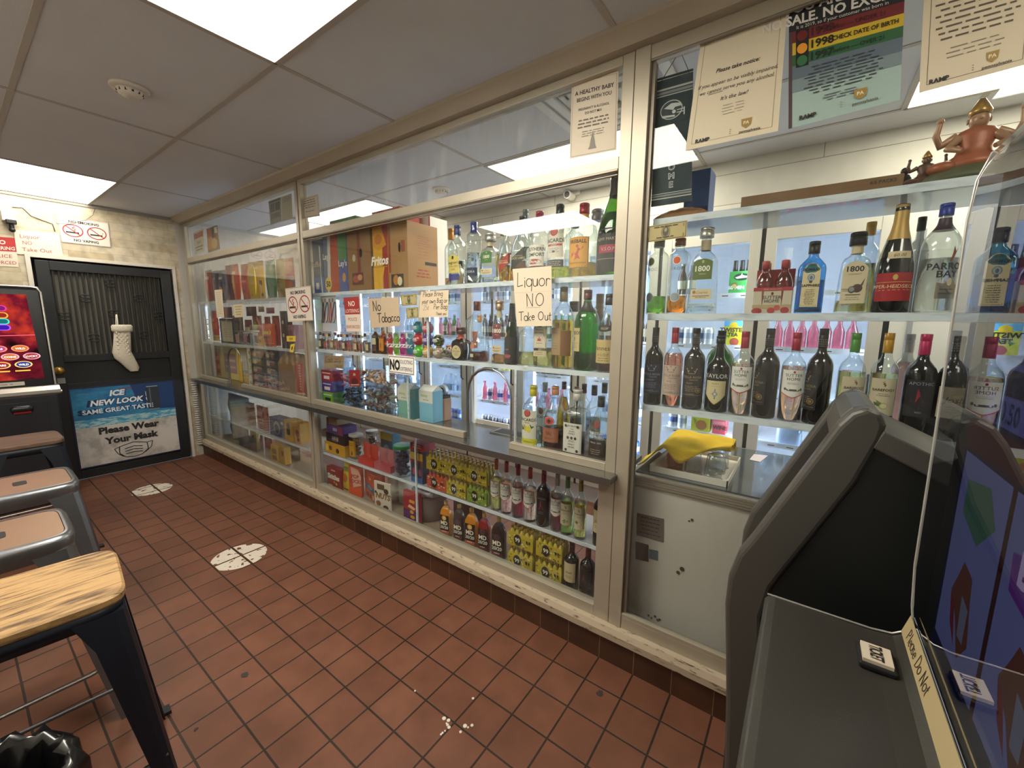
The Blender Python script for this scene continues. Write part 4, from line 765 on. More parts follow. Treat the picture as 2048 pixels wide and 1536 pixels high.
for k, (ub, vb, ut, vt, w, lq, pic, lab) in enumerate([(893, 1075, 892, 1002, 27, '#d98a12', '#d8862a', 'orange flask wine bottle, leftmost on the case floor'), (919, 1085, 917, 1008, 25, '#2a1013', '#5a2a38', 'dark purple flask wine bottle between the two orange flasks'), (944, 1097, 943, 1016, 29, '#d98a12', '#d8862a', 'orange flask wine bottle between the dark purple and red flasks'), (969, 1108, 969, 1026, 27, '#8e1512', '#7a2a30', 'red flask wine bottle on the case floor'), (998, 1119, 999, 1034, 32, '#1c0a0c', '#5a2a38', 'dark purple flask wine bottle beside the banana liqueur packs')]):
    put('flask_bottle', lab, (ub, vb, ut, vt, w), CB, md(lq, pic), rz=.15, group=Y_, y=.1)
put('wine_bottle', 'dark wine bottle with cream label on the case floor beside the banana liqueur packs', (1143, 1170, 1144, 1082, 30), CB, dict(prof='bord', glass=G_dark, cap=(.8, 1, .36, '#3a1216'), labels=[dict(z0=.2, z1=.6, w=.98, col='#cbb890', print=[('t', 'Josh', 0, .45, .14, .8, '#3a2e1e', dict(shear=.4)), ('g', .3, 2, .08, .5, .02, '#6a5a3c')])]), group='dark wines in the corner of the case floor')
put('wine_bottle', 'dark wine bottle with a small red emblem in the corner of the case floor', (1175, 1182, 1176, 1092, 32), CB, dict(prof='bord', glass=G_dark, cap=(.8, 1, .36, '#5e161c'), labels=[dict(z0=.2, z1=.55, w=.9, col='#150f10', print=[('p', [(-.5, .35), (-.25, .35), (-.15, .48), (.15, .48), (.25, .35), (.5, .35), (.12, .78), (-.12, .78)], '#a3213a')])]), group='dark wines in the corner of the case floor')
# ================================================================== papers, signs, handwriting
class Flat:
    """bilinear sheet between four corners tl,tr,br,bl; behaves like a label surface"""
    def __init__(s, c, front):
        s.c = [Vector(p) for p in c]; s.W = ((s.c[1] - s.c[0]).length + (s.c[2] - s.c[3]).length) / 2
        s.Hh = ((s.c[3] - s.c[0]).length + (s.c[2] - s.c[1]).length) / 2; s.n = Vector(front)
    def __call__(s, x, z, off=0.0):
        u = x / s.W + .5; v = z / s.Hh; tl, tr, br, bl = s.c
        return (bl * (1 - u) + br * u) * (1 - v) + (tl * (1 - u) + tr * u) * v + s.n * off
def sheet_mesh(S, col, t, mb=None, mt=None):
    mb = mb or MB(); m_ = mt or P(col, 0.75); c = S.c; b = [p - S.n * t for p in c]
    mb.add(c + b, [(3, 2, 1, 0), (4, 5, 6, 7), (0, 1, 5, 4), (1, 2, 6, 5), (2, 3, 7, 6), (3, 0, 4, 7)], m_)
    return mb
def sheet(name, label, cat, c, front, col, items=(), t=0.0012, group=None, hand=(), round_=0, partname=None):
    S = Flat(c, front); mb = sheet_mesh(S, col, t)
    printing(mb, S, 0, 0, S.W / 2, S.Hh, items, 0.0003)
    for h in hand: scrawl(mb, S, *h)
    o = mb.obj(name); tag(o, label, cat, group); return o
def ysheet(name, label, cat, px, y, col, items=(), **kw): return sheet(name, label, cat, [AY(u, v, y) for u, v in px], (0, -1, 0), col, items, **kw)
def xsheet(name, label, cat, px, x, col, items=(), **kw): return sheet(name, label, cat, [AX(u, v, x) for u, v in px], (1, 0, 0), col, items, **kw)
# a small pen-stroke alphabet for the handwritten notes (unit box, x height 0.55)
def arc(cx, cz, rx, rz, a0, a1, n=9): return [(cx + rx * math.cos(math.radians(a0 + (a1 - a0) * i / n)), cz + rz * math.sin(math.radians(a0 + (a1 - a0) * i / n))) for i in range(n + 1)]
O_ = lambda w=.24, h=.28, cx=.25, cz=.28: arc(cx, cz, w, h, 60, 420, 14)
PEN = {'L': (.55, [[(.1, 1), (.05, .02), (.5, .1)]]), 'i': (.2, [[(.1, .55), (.1, 0)], [(.1, .72), (.1, .76)]]), 'q': (.5, [O_(), [(.5, .55), (.48, 0), (.45, -.35)]]),
 'u': (.5, [[(.05, .55), (.06, .2)] + arc(.24, .2, .18, .2, 180, 340) + [(.44, .55), (.46, .02)]]), 'o': (.5, [O_()]), 'r': (.4, [[(.08, .55), (.08, 0)], [(.08, .3)] + arc(.25, .38, .16, .16, 160, 30)]),
 'N': (.75, [[(.1, 0), (.08, 1), (.62, 0), (.64, 1)]]), 'O': (.85, [O_(.36, .48, .42, .5)]), 'T': (.7, [[(.02, .97), (.68, 1)], [(.34, .98), (.32, 0)]]), 'a': (.5, [O_(), [(.46, .55), (.47, .05), (.52, 0)]]),
 'k': (.48, [[(.08, 1), (.07, 0)], [(.42, .55), (.09, .25), (.44, 0)]]), 'e': (.48, [[(.05, .3), (.43, .32)] + arc(.25, .28, .2, .27, 10, 320)]), 't': (.36, [[(.18, .9), (.17, .1), (.3, 0)], [(.02, .58), (.36, .6)]]),
 'b': (.5, [[(.07, 1), (.06, 0)], arc(.26, .26, .2, .26, 170, -170)]), 'c': (.46, [arc(.26, .28, .2, .27, 50, 320)]), 'P': (.6, [[(.1, 0), (.08, 1)], [(.05, .98)] + arc(.2, .73, .32, .26, 80, -90)]),
 'l': (.2, [[(.1, 1), (.1, 0)]]), 's': (.42, [arc(.22, .42, .16, .13, 40, 250, 6) + arc(.22, .14, .17, .14, 90, -140, 6)]), 'B': (.62, [[(.1, 0), (.08, 1)], arc(.15, .76, .3, .24, 90, -90) + arc(.15, .27, .38, .27, 90, -90)]),
 'n': (.5, [[(.08, .55), (.08, 0)], [(.08, .35)] + arc(.26, .36, .18, .19, 150, 0) + [(.45, 0)]]), 'g': (.5, [O_(), [(.48, .55), (.46, -.2)] + arc(.26, -.2, .2, .15, 0, -150, 6)]), 'y': (.5, [[(.05, .55), (.24, .1)], [(.46, .55), (.14, -.35)]]),
 'w': (.66, [[(.04, .55), (.18, 0), (.32, .45), (.46, 0), (.62, .55)]]), 'h': (.5, [[(.08, 1), (.07, 0)], [(.08, .3)] + arc(.26, .36, .18, .19, 150, 0) + [(.45, 0)]]), 'C': (.7, [arc(.38, .5, .32, .5, 50, 310)]), 'D': (.7, [[(.1, 0), (.08, 1)] + arc(.1, .5, .52, .5, 90, -90)]),
 '2': (.5, [arc(.25, .75, .2, .22, 160, -20) + [(.05, .02), (.48, .04)]]), '5': (.5, [[(.45, 1), (.1, 1), (.08, .58)] + arc(.22, .32, .24, .3, 100, -140)]), '¢': (.46, [arc(.26, .36, .18, .25, 50, 310), [(.26, .75), (.26, 0)]]), '.': (.2, [[(.08, .0), (.1, .03)]]), ' ': (.35, [])}
def scrawl(mb, S, txt, x, z, size, col, pen=0.002, skew=0.05, seed=1):
    """handwriting starting at x,z (metres from the sheet centre line and foot)"""
    rnd = random.Random(seed); cx = x; mt = P(col, 0.7)
    for ch in txt:
        wd, strokes = PEN.get(ch, (.4, []))
        jz = (rnd.random() - .5) * .08; js = 1 + (rnd.random() - .5) * .12
        for st in strokes:
            pts = [(cx + (px_ * js + pz_ * skew) * size, z + (pz_ * js + jz) * size) for px_, pz_ in st]
            for a, b in zip(pts, pts[1:]):
                dx, dz = b[0] - a[0], b[1] - a[1]; l = math.hypot(dx, dz) or 1e-6; nx, nz = -dz / l * pen / 2, dx / l * pen / 2; ex, ez = dx / l * pen * .3, dz / l * pen * .3
                mb.add([S(a[0] - ex - nx, a[1] - ez - nz, .0006), S(b[0] + ex - nx, b[1] + ez - nz, .0006), S(b[0] + ex + nx, b[1] + ez + nz, .0006), S(a[0] - ex + nx, a[1] - ez + nz, .0006)], [(0, 1, 2, 3)], mt)
        cx += wd * size * 1.12
def nosmoke_items(small=False, ink='#1d1b1a'):
    it = [('f', .012, .008, '#6a2a28'), ('t', 'NO SMOKING', 0, .80, .10, .86, ink, dict(bold=.03)), ('t', 'NO VAPING', 0, .09, .10, .82, ink, dict(bold=.03))]
    return it
def ring(mb, S, cx, cz, r, w, col, off=.0008, n=28, rz=None):
    rz = rz or r; v = []; f = []
    for k in range(n):
        a = 2 * PI * k / n
        v += [S(cx + r * math.cos(a), cz + rz * math.sin(a), off), S(cx + (r - w) * math.cos(a), cz + (rz - w) * math.sin(a), off)]
    for k in range(n): k2 = (k + 1) % n; f.append((2 * k, 2 * k2, 2 * k2 + 1, 2 * k + 1))
    mb.add(v, f, P(col, .6))
def bar(mb, S, a, b, w, col, off=.0009):
    dx, dz = b[0] - a[0], b[1] - a[1]; l = math.hypot(dx, dz); nx, nz = -dz / l * w / 2, dx / l * w / 2
    mb.add([S(a[0] - nx, a[1] - nz, off), S(b[0] - nx, b[1] - nz, off), S(b[0] + nx, b[1] + nz, off), S(a[0] + nx, a[1] + nz, off)], [(0, 1, 2, 3)], P(col, .6))
def no_smoking(name, label, c, front, tall):
    S = Flat(c, front); mb = sheet_mesh(S, '#ddd3c6', .0015); W_, H_ = S.W / 2, S.Hh
    printing(mb, S, 0, 0, W_, H_, nosmoke_items(), .0004)
    for s in (-1, 1):
        cx = s * W_ * .47; cz = H_ * .5; r = W_ * .40; rz = min(H_ * .25, r * 1.0) if not tall else H_ * .25
        ring(mb, S, cx, cz, r, r * .12, '#a3282c', rz=rz)
        bar(mb, S, (cx - r * .7, cz - rz * .3), (cx + r * .55, cz - rz * .3), rz * .22, '#1a1817', .0007)
        if s < 0:
            mb.tube([S(cx + r * .1, cz - rz * .1, .001), S(cx + r * .25, cz + rz * .25, .001), S(cx - r * .05, cz + rz * .4, .001), S(cx + r * .2, cz + rz * .65, .001)], r * .05, P('#b3484a', .6), 4)
        else:
            bar(mb, S, (cx + r * .55, cz - rz * .05), (cx + r * .62, cz + rz * .15), r * .07, '#b3484a')
        bar(mb, S, (cx - r * .64, cz + rz * .64), (cx + r * .64, cz - rz * .64), r * .11, '#a3282c', .0011)
    o = mb.obj(name); tag(o, label, 'sign'); return o
YG = 0.0245
no_smoking('no_smoking_sign', 'upright no smoking no vaping sign hanging on the post between the service windows', [AY(u, v, -0.012) for u, v in ((570, 577), (621, 571), (626, 641), (576, 644))], (0, -1, 0), True)
no_smoking('no_smoking_sign', 'wide no smoking no vaping sign on the tiled wall above the door', [AX(u, v, XL + .006) for u, v in ((112, 431), (217, 446), (222, 495), (123, 484))], (1, 0, 0), False)
ysheet('loitering_sign', 'red and white no loitering police enforced sign on the middle glass', 'sign', ((687, 595), (718, 593), (722, 663), (693, 663)), YG, '#d5c8b6', [('r', -1, 1, .5, 1, '#9c2a28'), ('t', 'NO', 0, .74, .15, .6, '#e6d8c6', dict(bold=.02)), ('t', 'LOITERING', 0, .55, .11, .9, '#e6d8c6'), ('t', 'POLICE', 0, .31, .10, .66, '#9c3a34'), ('t', 'ENFORCED', 0, .09, .10, .9, '#9c3a34')])
ysheet('handwritten_note', 'handwritten no tobacco note on torn cardboard, taped to the middle glass', 'note', ((736, 597), (797, 594), (800, 652), (742, 656)), YG, '#b9a58b', hand=[('No', -.11, .105, .06, '#241f1c', .006, .05, 3), ('Tobacco', -.07, .03, .055, '#241f1c', .006, .05, 5)])
ysheet('handwritten_note', 'handwritten note about bringing your own bag, taped to the middle glass', 'note', ((842, 583), (897, 580), (896, 634), (838, 635)), YG, '#cdbb9f', hand=[('Please Bring', -.095, .118, .028, '#3a3430', .0028, .1, 3), ('your own Bag or', -.1, .08, .026, '#3a3430', .0028, .1, 4), ('25¢', -.085, .04, .03, '#8a8272', .002, .1, 5), ('Per Bag', .0, .045, .028, '#3a3430', .0028, .1, 6), ('Thank you', .02, .012, .016, '#3a3430', .002, .1, 7)])
ysheet('handwritten_note', 'tall handwritten liquor no take out notice of two taped sheets', 'note', ((1025, 538), (1103, 532), (1104, 652), (1034, 653)), YG - .0006, '#d0c2ab', hand=[('Liquor', -.085, .185, .062, '#3a3633', .0036, .05, 2), ('NO', -.04, .095, .062, '#3a3633', .0036, .05, 4), ('Take Out', -.088, .028, .04, '#3a3633', .0036, .05, 8)], items=[('r', -.4, .4, .32, .324, '#6a6560'), ('r', -1, 1, .585, .588, '#b3a48c')])
ysheet('soliciting_sign', 'white no soliciting loitering sign with black border low on the middle glass', 'sign', ((777, 710), (829, 714), (829, 752), (778, 745)), YG - .002, '#e3ded6', [('f', .05, .035, '#1a1a1a'), ('t', 'NO', -.5, .22, .56, .4, '#161616', dict(bold=.05), 'fit'), ('t', 'SOLICITING', .35, .58, .22, .5, '#1f1f1f', 'fit'), ('t', 'LOITERING', .35, .2, .22, .48, '#1f1f1f', 'fit')])
ysheet('handwritten_note', 'small handwritten cash only note on brown cardboard behind the middle glass', 'note', ((649, 711), (688, 712), (687, 738), (648, 735)), .05, '#a88b68', hand=[('Cash only', -.115, .045, .045, '#3a2c22', .003, .05, 3), ('Thank you', .01, .012, .02, '#3a2c22', .002, .05, 4)])
def bill(label, px, y, ink='#4a4630'):
    return ysheet('dollar_bill', label, 'banknote', px, y, '#a59a6c', [('f', .05, .03, ink), ('d', 0, .5, .22, .4, '#7a7450'), ('d', 0, .52, .14, .28, '#4a4632'), ('d', 0, .62, .07, .12, '#8d8660'), ('t', '1', -.84, .68, .2, .1, ink), ('t', '1', .84, .68, .2, .1, ink), ('t', '1', -.84, .1, .2, .1, ink), ('t', '1', .84, .1, .2, .1, ink), ('g', .8, 1, .1, .75, .06, ink), ('g', .16, 1, .1, .6, .06, ink)], t=.0004)
bill('one dollar bill with pen writing taped on the right glass over the vodka', ((1292, 453), (1375, 440), (1373, 474), (1290, 486)), YG)
bill('faded dollar bill taped on the middle glass beside the no tobacco note', ((800, 590), (834, 587), (834, 610), (804, 612)), YG)
bill('crumpled dollar bill tucked under the bring your own bag note', ((812, 616), (836, 614), (837, 635), (814, 638)), YG)
ysheet('price_list', 'long narrow paper price strip hanging on the left service glass', 'note', ((405, 580), (422, 579), (427, 635), (411, 636)), YG, '#c8bba2', [('g', .9, 12, .07, .7, .02, '#9a8d78')])
ysheet('handwritten_note', 'small square note with faint writing on the left service glass', 'note', ((447, 610), (469, 608), (470, 634), (451, 635)), YG, '#c9b892', [('g', .8, 4, .2, .7, .05, '#5c5240')])
RAMP = [('t', 'RAMP', -.62, .045, .035, .3, '#2a2724', dict(bold=.04)), ('g', .10, 3, .018, .02, .006, '#8a8276')]
PA = lambda z=.07: [('p', [(.22, z + .07), (.45, z + .07), (.43, z + .01), (.335, z - .015), (.24, z + .01)], '#9c7f3c'), ('t', 'PA', .335, z + .022, .028, .14, '#e8dcc0', dict(bold=.02)), ('t', 'pennsylvania', .42, z - .05, .024, .42, '#3a352e', dict(bold=.015))]
ysheet('poster', 'healthy baby begins with you pregnancy and alcohol notice in the upper middle window', 'poster', ((1144, 166), (1237, 142), (1233, 300), (1139, 318)), YG, '#d3c6b2', [('f', .02, .004, '#6a6258'), ('t', 'A HEALTHY BABY', 0, .82, .055, .84, '#26221f', dict(bold=.02)), ('t', 'BEGINS WITH YOU', 0, .73, .05, .74, '#26221f', dict(bold=.015)), ('t', 'PREGNANCY & ALCOHOL', 0, .61, .034, .66, '#3a3530', dict(bold=.01)), ('t', 'DO NOT MIX', 0, .55, .034, .36, '#3a3530', dict(bold=.01)), ('g', .47, 3, .045, .72, .018, '#6a6258'), ('g', .32, 3, .03, .6, .01, '#8a8276'), ('p', [(-.18, .08), (.18, .08), (.12, .12), (.08, .2), (.02, .28), (0, .32), (-.02, .28), (-.08, .2), (-.12, .12)], '#7d766a')])
ysheet('poster', 'cream please take notice poster, largest sheet in the upper right window', 'poster', ((1403, 75), (1575, 15), (1556, 262), (1371, 301)), YG, '#d6cab0', [('f', .045, .004, '#9c8a5c'), ('t', 'Please take notice:', 0, .64, .036, .62, '#2a2622', dict(bold=.02, shear=.25)), ('t', 'If you appear to be visibly impaired,', 0, .535, .034, .92, '#3a352f', dict(shear=.25)), ('t', 'we cannot serve you any alcohol.', 0, .475, .034, .84, '#3a352f', dict(shear=.25)), ('r', -.62, -.28, .463, .467, '#3a352f'), ('t', "It's the law!", 0, .385, .036, .36, '#3a352f', dict(shear=.25)), ('g', .33, 4, .026, .3, .006, '#a59a86')] + RAMP + PA(.1))
ysheet('poster', 'dark ID check poster with traffic light and red yellow green bands', 'poster', ((1578, 4), (1812, -62), (1800, 200), (1577, 258)), YG, '#9db3ac', [('r', -1, 1, .76, 1.0, '#1e2124'), ('r', -1, 1, .67, .76, '#6e2326'), ('r', -1, 1, .575, .67, '#c9ab2c'), ('r', -1, 1, .49, .575, '#2c5c38'), ('r', -1, 1, .38, .49, '#5c6a74'), ('r', -1, 1, .28, .38, '#76878a'), ('r', -1, -.93, 0, .76, '#4b3a3c'), ('t', 'IF YOU ARE UNDER 21', .0, .9, .075, 1.6, '#d9d4cb', dict(bold=.03)), ('t', 'NO SALE. NO EXCEPTIONS', .06, .81, .075, 1.6, '#d9d4cb', dict(bold=.03)), ('t', 'It is 2019, so if your customer was born in', -.05, .77, .028, .8, '#d9d4cb'), ('t', '1999', -.36, .69, .062, .35, '#3a1416', dict(bold=.03)), ('t', 'or after — UNDER 21', .2, .695, .035, .5, '#3a1416'), ('t', '1998', -.36, .595, .062, .35, '#201c14', dict(bold=.03)), ('t', '— CHECK DATE OF BIRTH', .3, .605, .036, .62, '#201c14', dict(bold=.02)), ('t', '1997', -.36, .50, .062, .35, '#12261a', dict(bold=.03)), ('t', 'or before — OVER 21', .2, .51, .035, .5, '#12261a'), ('r', -.86, -.62, .47, .76, '#1c1a1a'), ('d', -.74, .71, .1, .04, '#6a1c1c'), ('d', -.74, .61, .1, .04, '#e0962a'), ('d', -.74, .515, .1, .04, '#2f6a3c'), ('g', .44, 9, .026, .72, .008, '#39434a'), ('g', .19, 3, .02, .35, .006, '#59646a')] + RAMP + PA(.1))
ysheet('poster', 'cream acceptable ID poster with dense text at the right end of the upper right window', 'poster', ((1852, -78), (2090, -150), (2062, 126), (1838, 186)), YG, '#d2c5ab', [('f', .045, .004, '#6a5c44'), ('t', 'Acceptable IDs', 0, .80, .05, .6, '#b0403a', dict(bold=.02, shear=.2)), ('g', .92, 2, .04, .6, .012, '#5c5446'), ('g', .72, 9, .045, .8, .014, '#5c5446'), ('g', .28, 3, .035, .6, .009, '#8a8070')] + RAMP + PA(.1))
# small papers in the upper left windows
ysheet('notice', 'red and white notice in the far corner of the upper left window', 'notice', ((357, 466), (380, 457), (383, 502), (361, 509)), .05, '#cfc4b2', [('r', -.85, .85, .68, .92, '#a8403c'), ('t', 'SORRY', 0, .42, .13, 1.2, '#3a332c'), ('g', .25, 2, .13, .8, .06, '#4a4238')])
ysheet('food_poster', 'small colourful food poster beside the corner notice in the upper left window', 'poster', ((387, 458), (411, 450), (418, 498), (391, 505)), .05, '#8a6048', [('r', -.9, 0, .1, .6, '#b5763c'), ('r', -.1, .6, .55, .95, '#3a332a'), ('r', .4, .9, .7, .95, '#d9d2c0'), ('d', .2, .3, .5, .22, '#c49a5c'), ('r', -.8, -.1, .65, .85, '#a8302c')])
ysheet('notice', 'grey photocopied picture sheet beside the post in the upper left window', 'notice', ((527, 403), (555, 394), (557, 441), (532, 450)), .035, '#a39a8c', [('r', -.8, -.05, .5, .85, '#6a635a'), ('r', .05, .8, .5, .85, '#5a544c'), ('r', -.8, .8, .2, .42, '#7a7368'), ('r', -.9, .9, .9, .97, '#57524a')])
ysheet('notice', 'pale typed sheet next to the photocopied sheet in the upper left window', 'notice', ((556, 394), (579, 387), (582, 436), (558, 443)), .034, '#bdb29c', [('g', .9, 3, .07, .7, .02, '#6a6458')])
ysheet('notice', 'no smoking law notice with black frame at the left of the upper middle window', 'notice', ((599, 399), (636, 388), (640, 432), (604, 438)), YG, '#b0a696', [('f', .05, .012, '#3f3a34'), ('g', .82, 4, .11, .7, .035, '#57524a'), ('g', .3, 1, .1, .5, .03, '#57524a')])
# papers on the tiled wall
xsheet('notice', 'white liquor no take out sheet in red letters on the tiled wall', 'notice', ((27, 459), (118, 467), (127, 514), (34, 508)), XL + .008, '#d9cfbd', [('t', 'Liquor', -.35, .68, .16, .5, '#b04a40'), ('t', 'NO', -.5, .42, .16, .2, '#b04a40'), ('t', 'Take Out', -.12, .14, .16, .7, '#b04a40')], t=.001)
xsheet('loitering_sign', 'red and white no loitering sign on the tiled wall at the edge of the view', 'sign', ((-38, 471), (31, 476), (37, 534), (-34, 531)), XL + .004, '#dcd0bd', [('r', -1, 1, .52, 1, '#b3241f'), ('t', 'NO', 0, .76, .14, .5, '#eaded0', dict(bold=.03)), ('t', 'LOITERING', 0, .57, .12, .9, '#eaded0', dict(bold=.02)), ('t', 'POLICE', 0, .3, .12, .7, '#a8302c'), ('t', 'ENFORCED', 0, .08, .12, .9, '#a8302c')], t=.001)
# felt welcome banner on a cord behind the right glass
wc = [AY(u, v, .045) for u, v in ((1313, 164), (1386, 143), (1383, 402), (1302, 414))]
t = thing('welcome_banner', 'dark green football welcome banner hanging on a cord behind the right glass', 'banner', (0, 0, 0)); S = Flat(wc, (0, -1, 0))
mb = sheet_mesh(S, '#22343a', .003); W_, H_ = S.W / 2, S.Hh
it = [('r', -1, 1, .915, .93, '#b5b2aa'), ('r', -1, 1, .885, .905, '#7f8486'), ('r', -1, 1, .868, .877, '#b5b2aa'), ('r', -1, 1, .05, .06, '#b5b2aa'), ('r', -1, 1, .07, .085, '#7f8486'), ('r', -1, 1, .092, .098, '#b5b2aa')]
for k, ch in enumerate('WELCOME'): it += [('t', ch, .0, .555 - .07 * k - .0, .048, .6, '#c9cbc8', dict(bold=.05)), ('t', ch, .0, .557 - .07 * k, .044, .55, '#2a3c42', dict(bold=-.005))]
it += [('d', -.1, .75, .6, .075, '#c3c6c4'), ('d', -.1, .75, .55, .068, '#1a2a30'), ('p', [(-.5, .77), (-.1, .80), (.35, .79), (.5, .765), (.1, .765), (.0, .745), (-.2, .755)], '#c9ccca'), ('p', [(-.6, .70), (.1, .69), (.1, .705), (-.55, .715)], '#c9ccca'), ('r', .2, .62, .735, .742, '#c9ccca'), ('r', .2, .62, .715, .722, '#c9ccca'), ('r', .55, .62, .69, .75, '#c9ccca'), ('d', .05, .73, .1, .014, '#c9ccca')]
printing(mb, S, 0, 0, W_, H_, it, .0004); mb.obj('felt', t)
hk = AY(1360, 101, .045); MB().tube([wc[0] + Vector((.02, 0, 0)), hk, wc[1] - Vector((.012, 0, 0))], .0016, P('#4a463f', .8), 6).tube([hk, hk + Vector((0, 0, .035))], .0016, P('#4a463f', .8), 6).obj('cord', t)
MB().tube([wc[0] + Vector((0, .0, .006)), wc[1] + Vector((0, .0, .006))], .004, P('#1c2a2f', .7), 8).obj('rod', t)
# ================================================================== packaged goods
def carton(name, label, cat, u0, u1, vb, vt, y, dep, z0, col, items=(), group=None, extra=None, rz=0.0, side=(), rough=.6):
    x0 = AY(u0, vb, y).x; x1 = AY(u1, vb, y).x; H = AY((u0 + u1) / 2, vt, y).z - z0; w = (x1 - x0) / 2
    t = thing(name, label, cat, ((x0 + x1) / 2, y, z0 + .0004), rz, group)
    MB().box(-w, w, 0, dep, 0, H, P(col, rough, var=.12, vscale=9)).obj('carton', t, bev=.0025)
    S = Flat([(-w, 0, H), (w, 0, H), (w, 0, 0), (-w, 0, 0)], (0, -1, 0))
    if items: mb = MB(); printing(mb, S, 0, 0, w, H, items, .0006); mb.obj('front_print', t)
    if side:
        S2 = Flat([(w, 0, H), (w, dep, H), (w, dep, 0), (w, 0, 0)], (1, 0, 0)); mb = MB(); printing(mb, S2, 0, 0, dep / 2, H, side, .0006); mb.obj('side_print', t)
    if extra: extra(t, w, dep, H)
    return t
class Pillow:
    def __init__(s, w, h, th): s.w, s.h, s.th = w, h, th
    def f(s, x, z):
        u = min(1, abs(x) / s.w); v = min(1, max(0, z / s.h)); e = .05
        if v < e or v > 1 - e: return .04
        vv = (v - e) / (1 - 2 * e); return .04 + .96 * (1 - u ** 2.6) * math.sin(PI * vv) ** .55
    def __call__(s, x, z, off=0.0):
        wob = .06 * s.th * math.sin(x * 90 + z * 40) * math.sin(z * 55); return (x, -(s.th * s.f(x, z) + wob * s.f(x, z) + off), z)
def bag(name, label, cat, u0, u1, vb, vt, y, z0, col, items=(), th=.03, group=None, rz=0.0, tilt=0.0, rough=.35):
    x0 = AY(u0, vb, y).x; x1 = AY(u1, vb, y).x; H = AY((u0 + u1) / 2, vt, y).z - z0; w = (x1 - x0) / 2
    t = thing(name, label, cat, ((x0 + x1) / 2, y, z0 + .0004), 0, group, rot=(tilt, 0, rz)); S = Pillow(w, H, th); mb = MB(); n, m_ = 12, 16
    for sg in (1, -1):
        v = []; f = []
        for j in range(m_ + 1):
            for i in range(n + 1):
                p = S(-w + 2 * w * i / n, H * j / m_); v.append((p[0], p[1] * sg, p[2] + (.004 if j in (0, m_) and i % 2 else 0)))
        for j in range(m_):
            for i in range(n): k = j * (n + 1) + i; f.append((k, k + 1, k + n + 2, k + n + 1) if sg > 0 else (k, k + n + 1, k + n + 2, k + 1))
        mb.add(v, f, P(col, rough, var=.1), True)
    mb.obj('pouch', t)
    mb = MB(); n0 = len(items)
    for zz in (.955, .02): patch(mb, S, -w, w, H * zz, H * (zz + .025), P('#c9c4ba', .4, .4), .0012, nx=12, nz=1)
    printing(mb, S, 0, 0, w, H, items, .0016); mb.obj('printed_front', t)
    return t
# ---- chip cases and bags along the top shelf
C_ = 'chip cases on the top shelf'
LZ = S1
def handle(t, w, dep, H):
    mb = MB(); S = Flat([(-w, 0, H), (w, 0, H), (w, 0, 0), (-w, 0, 0)], (0, -1, 0)); disc(mb, S, .2 * w, H * .62, w * .12, H * .075, P('#15120f', .8), .0012); mb.obj('hand_hole', t)
    MB().box(-.9 * w, .9 * w, -.001, .0, H * .985, H, P('#8a6a42', .8)).obj('flap_edge', t)
carton('chip_case', 'large open brown cardboard chip case, rightmost of the cases on the top shelf', 'box', 779, 817, 577, 443, .075, .25, LZ, '#a67c4e', [('r', -.95, -.75, .25, .95, '#8e3a2c'), ('r', .35, .75, .55, .72, '#8e4a34'), ('r', -.75, .55, .02, .22, '#2c2622'), ('d', -.25, .13, .3, .08, '#b3742c'), ('d', .15, .11, .25, .07, '#d8c9a2')], group=C_, extra=handle, side=[('g', .80, 5, .035, .5, .01, '#a35a48'), ('g', .62, 4, .05, .4, .014, '#9a6a4c'), ('r', .1, .9, .38, .43, '#2a241e'), ('g', .28, 3, .05, .5, .02, '#a34a38')])
carton('chip_case', 'yellow corn chip case beside the large brown case', 'box', 749, 778, 580, 452, .0785, .22, LZ, '#d9a224', [('r', .3, 1, .0, 1, '#9a3326'), ('p', [(-1, 1), (.2, 1), (.85, .7), (-.2, .62), (-1, .7)], '#c98a1e'), ('t', 'Fritos', -.1, .4, .14, 1.4, '#f0e6d8', dict(bold=.04, shear=.2)), ('p', [(-1, .36), (.55, .36), (.3, .2), (.1, 0), (-1, 0)], '#dba41e'), ('r', -.95, .9, .355, .37, '#b3861e'), ('d', -.2, .8, .5, .08, '#b5681e')], group=C_)
carton('chip_case', 'brown cardboard chip case with nut picture and hand hole', 'box', 698, 744, 584, 458, .075, .24, LZ, '#8f6840', [('r', -.1, .15, .2, .95, '#7e3326'), ('r', -.62, .35, .10, .30, '#5e2a22'), ('d', -.3, .2, .28, .06, '#a3503a'), ('d', .05, .22, .2, .05, '#c98a6a'), ('d', -.4, .55, .14, .06, '#c9b79a')], group=C_, extra=handle)
carton('chip_case', 'green and blue potato chip case beside the brown case with hand hole', 'box', 680, 697, 586, 466, .08, .2, LZ, '#43579a', [('r', -1, 1, .55, 1, '#3f7a44'), ('t', "Lay's", 0, .45, .1, 1.5, '#d9d0c2', dict(bold=.03)), ('d', .2, .25, .4, .08, '#c98a3a')], group=C_)
carton('chip_case', 'red and orange chip case with yellow fifty count disc', 'box', 651, 679, 588, 470, .078, .22, LZ, '#b3482a', [('r', -1, -.2, 0, 1, '#5f6d8e'), ('p', [(-.3, 1), (.1, 1), (.0, .6), (-.1, .2), (-.4, 0), (-.6, 0)], '#c9c2b8'), ('d', -.45, .16, .45, .12, '#d9b82e'), ('t', '50', -.45, .11, .1, .5, '#1d1b1a', dict(bold=.04)), ('t', "Lay's", -.5, .6, .1, .8, '#d8cfc0', dict(bold=.03))], group=C_)
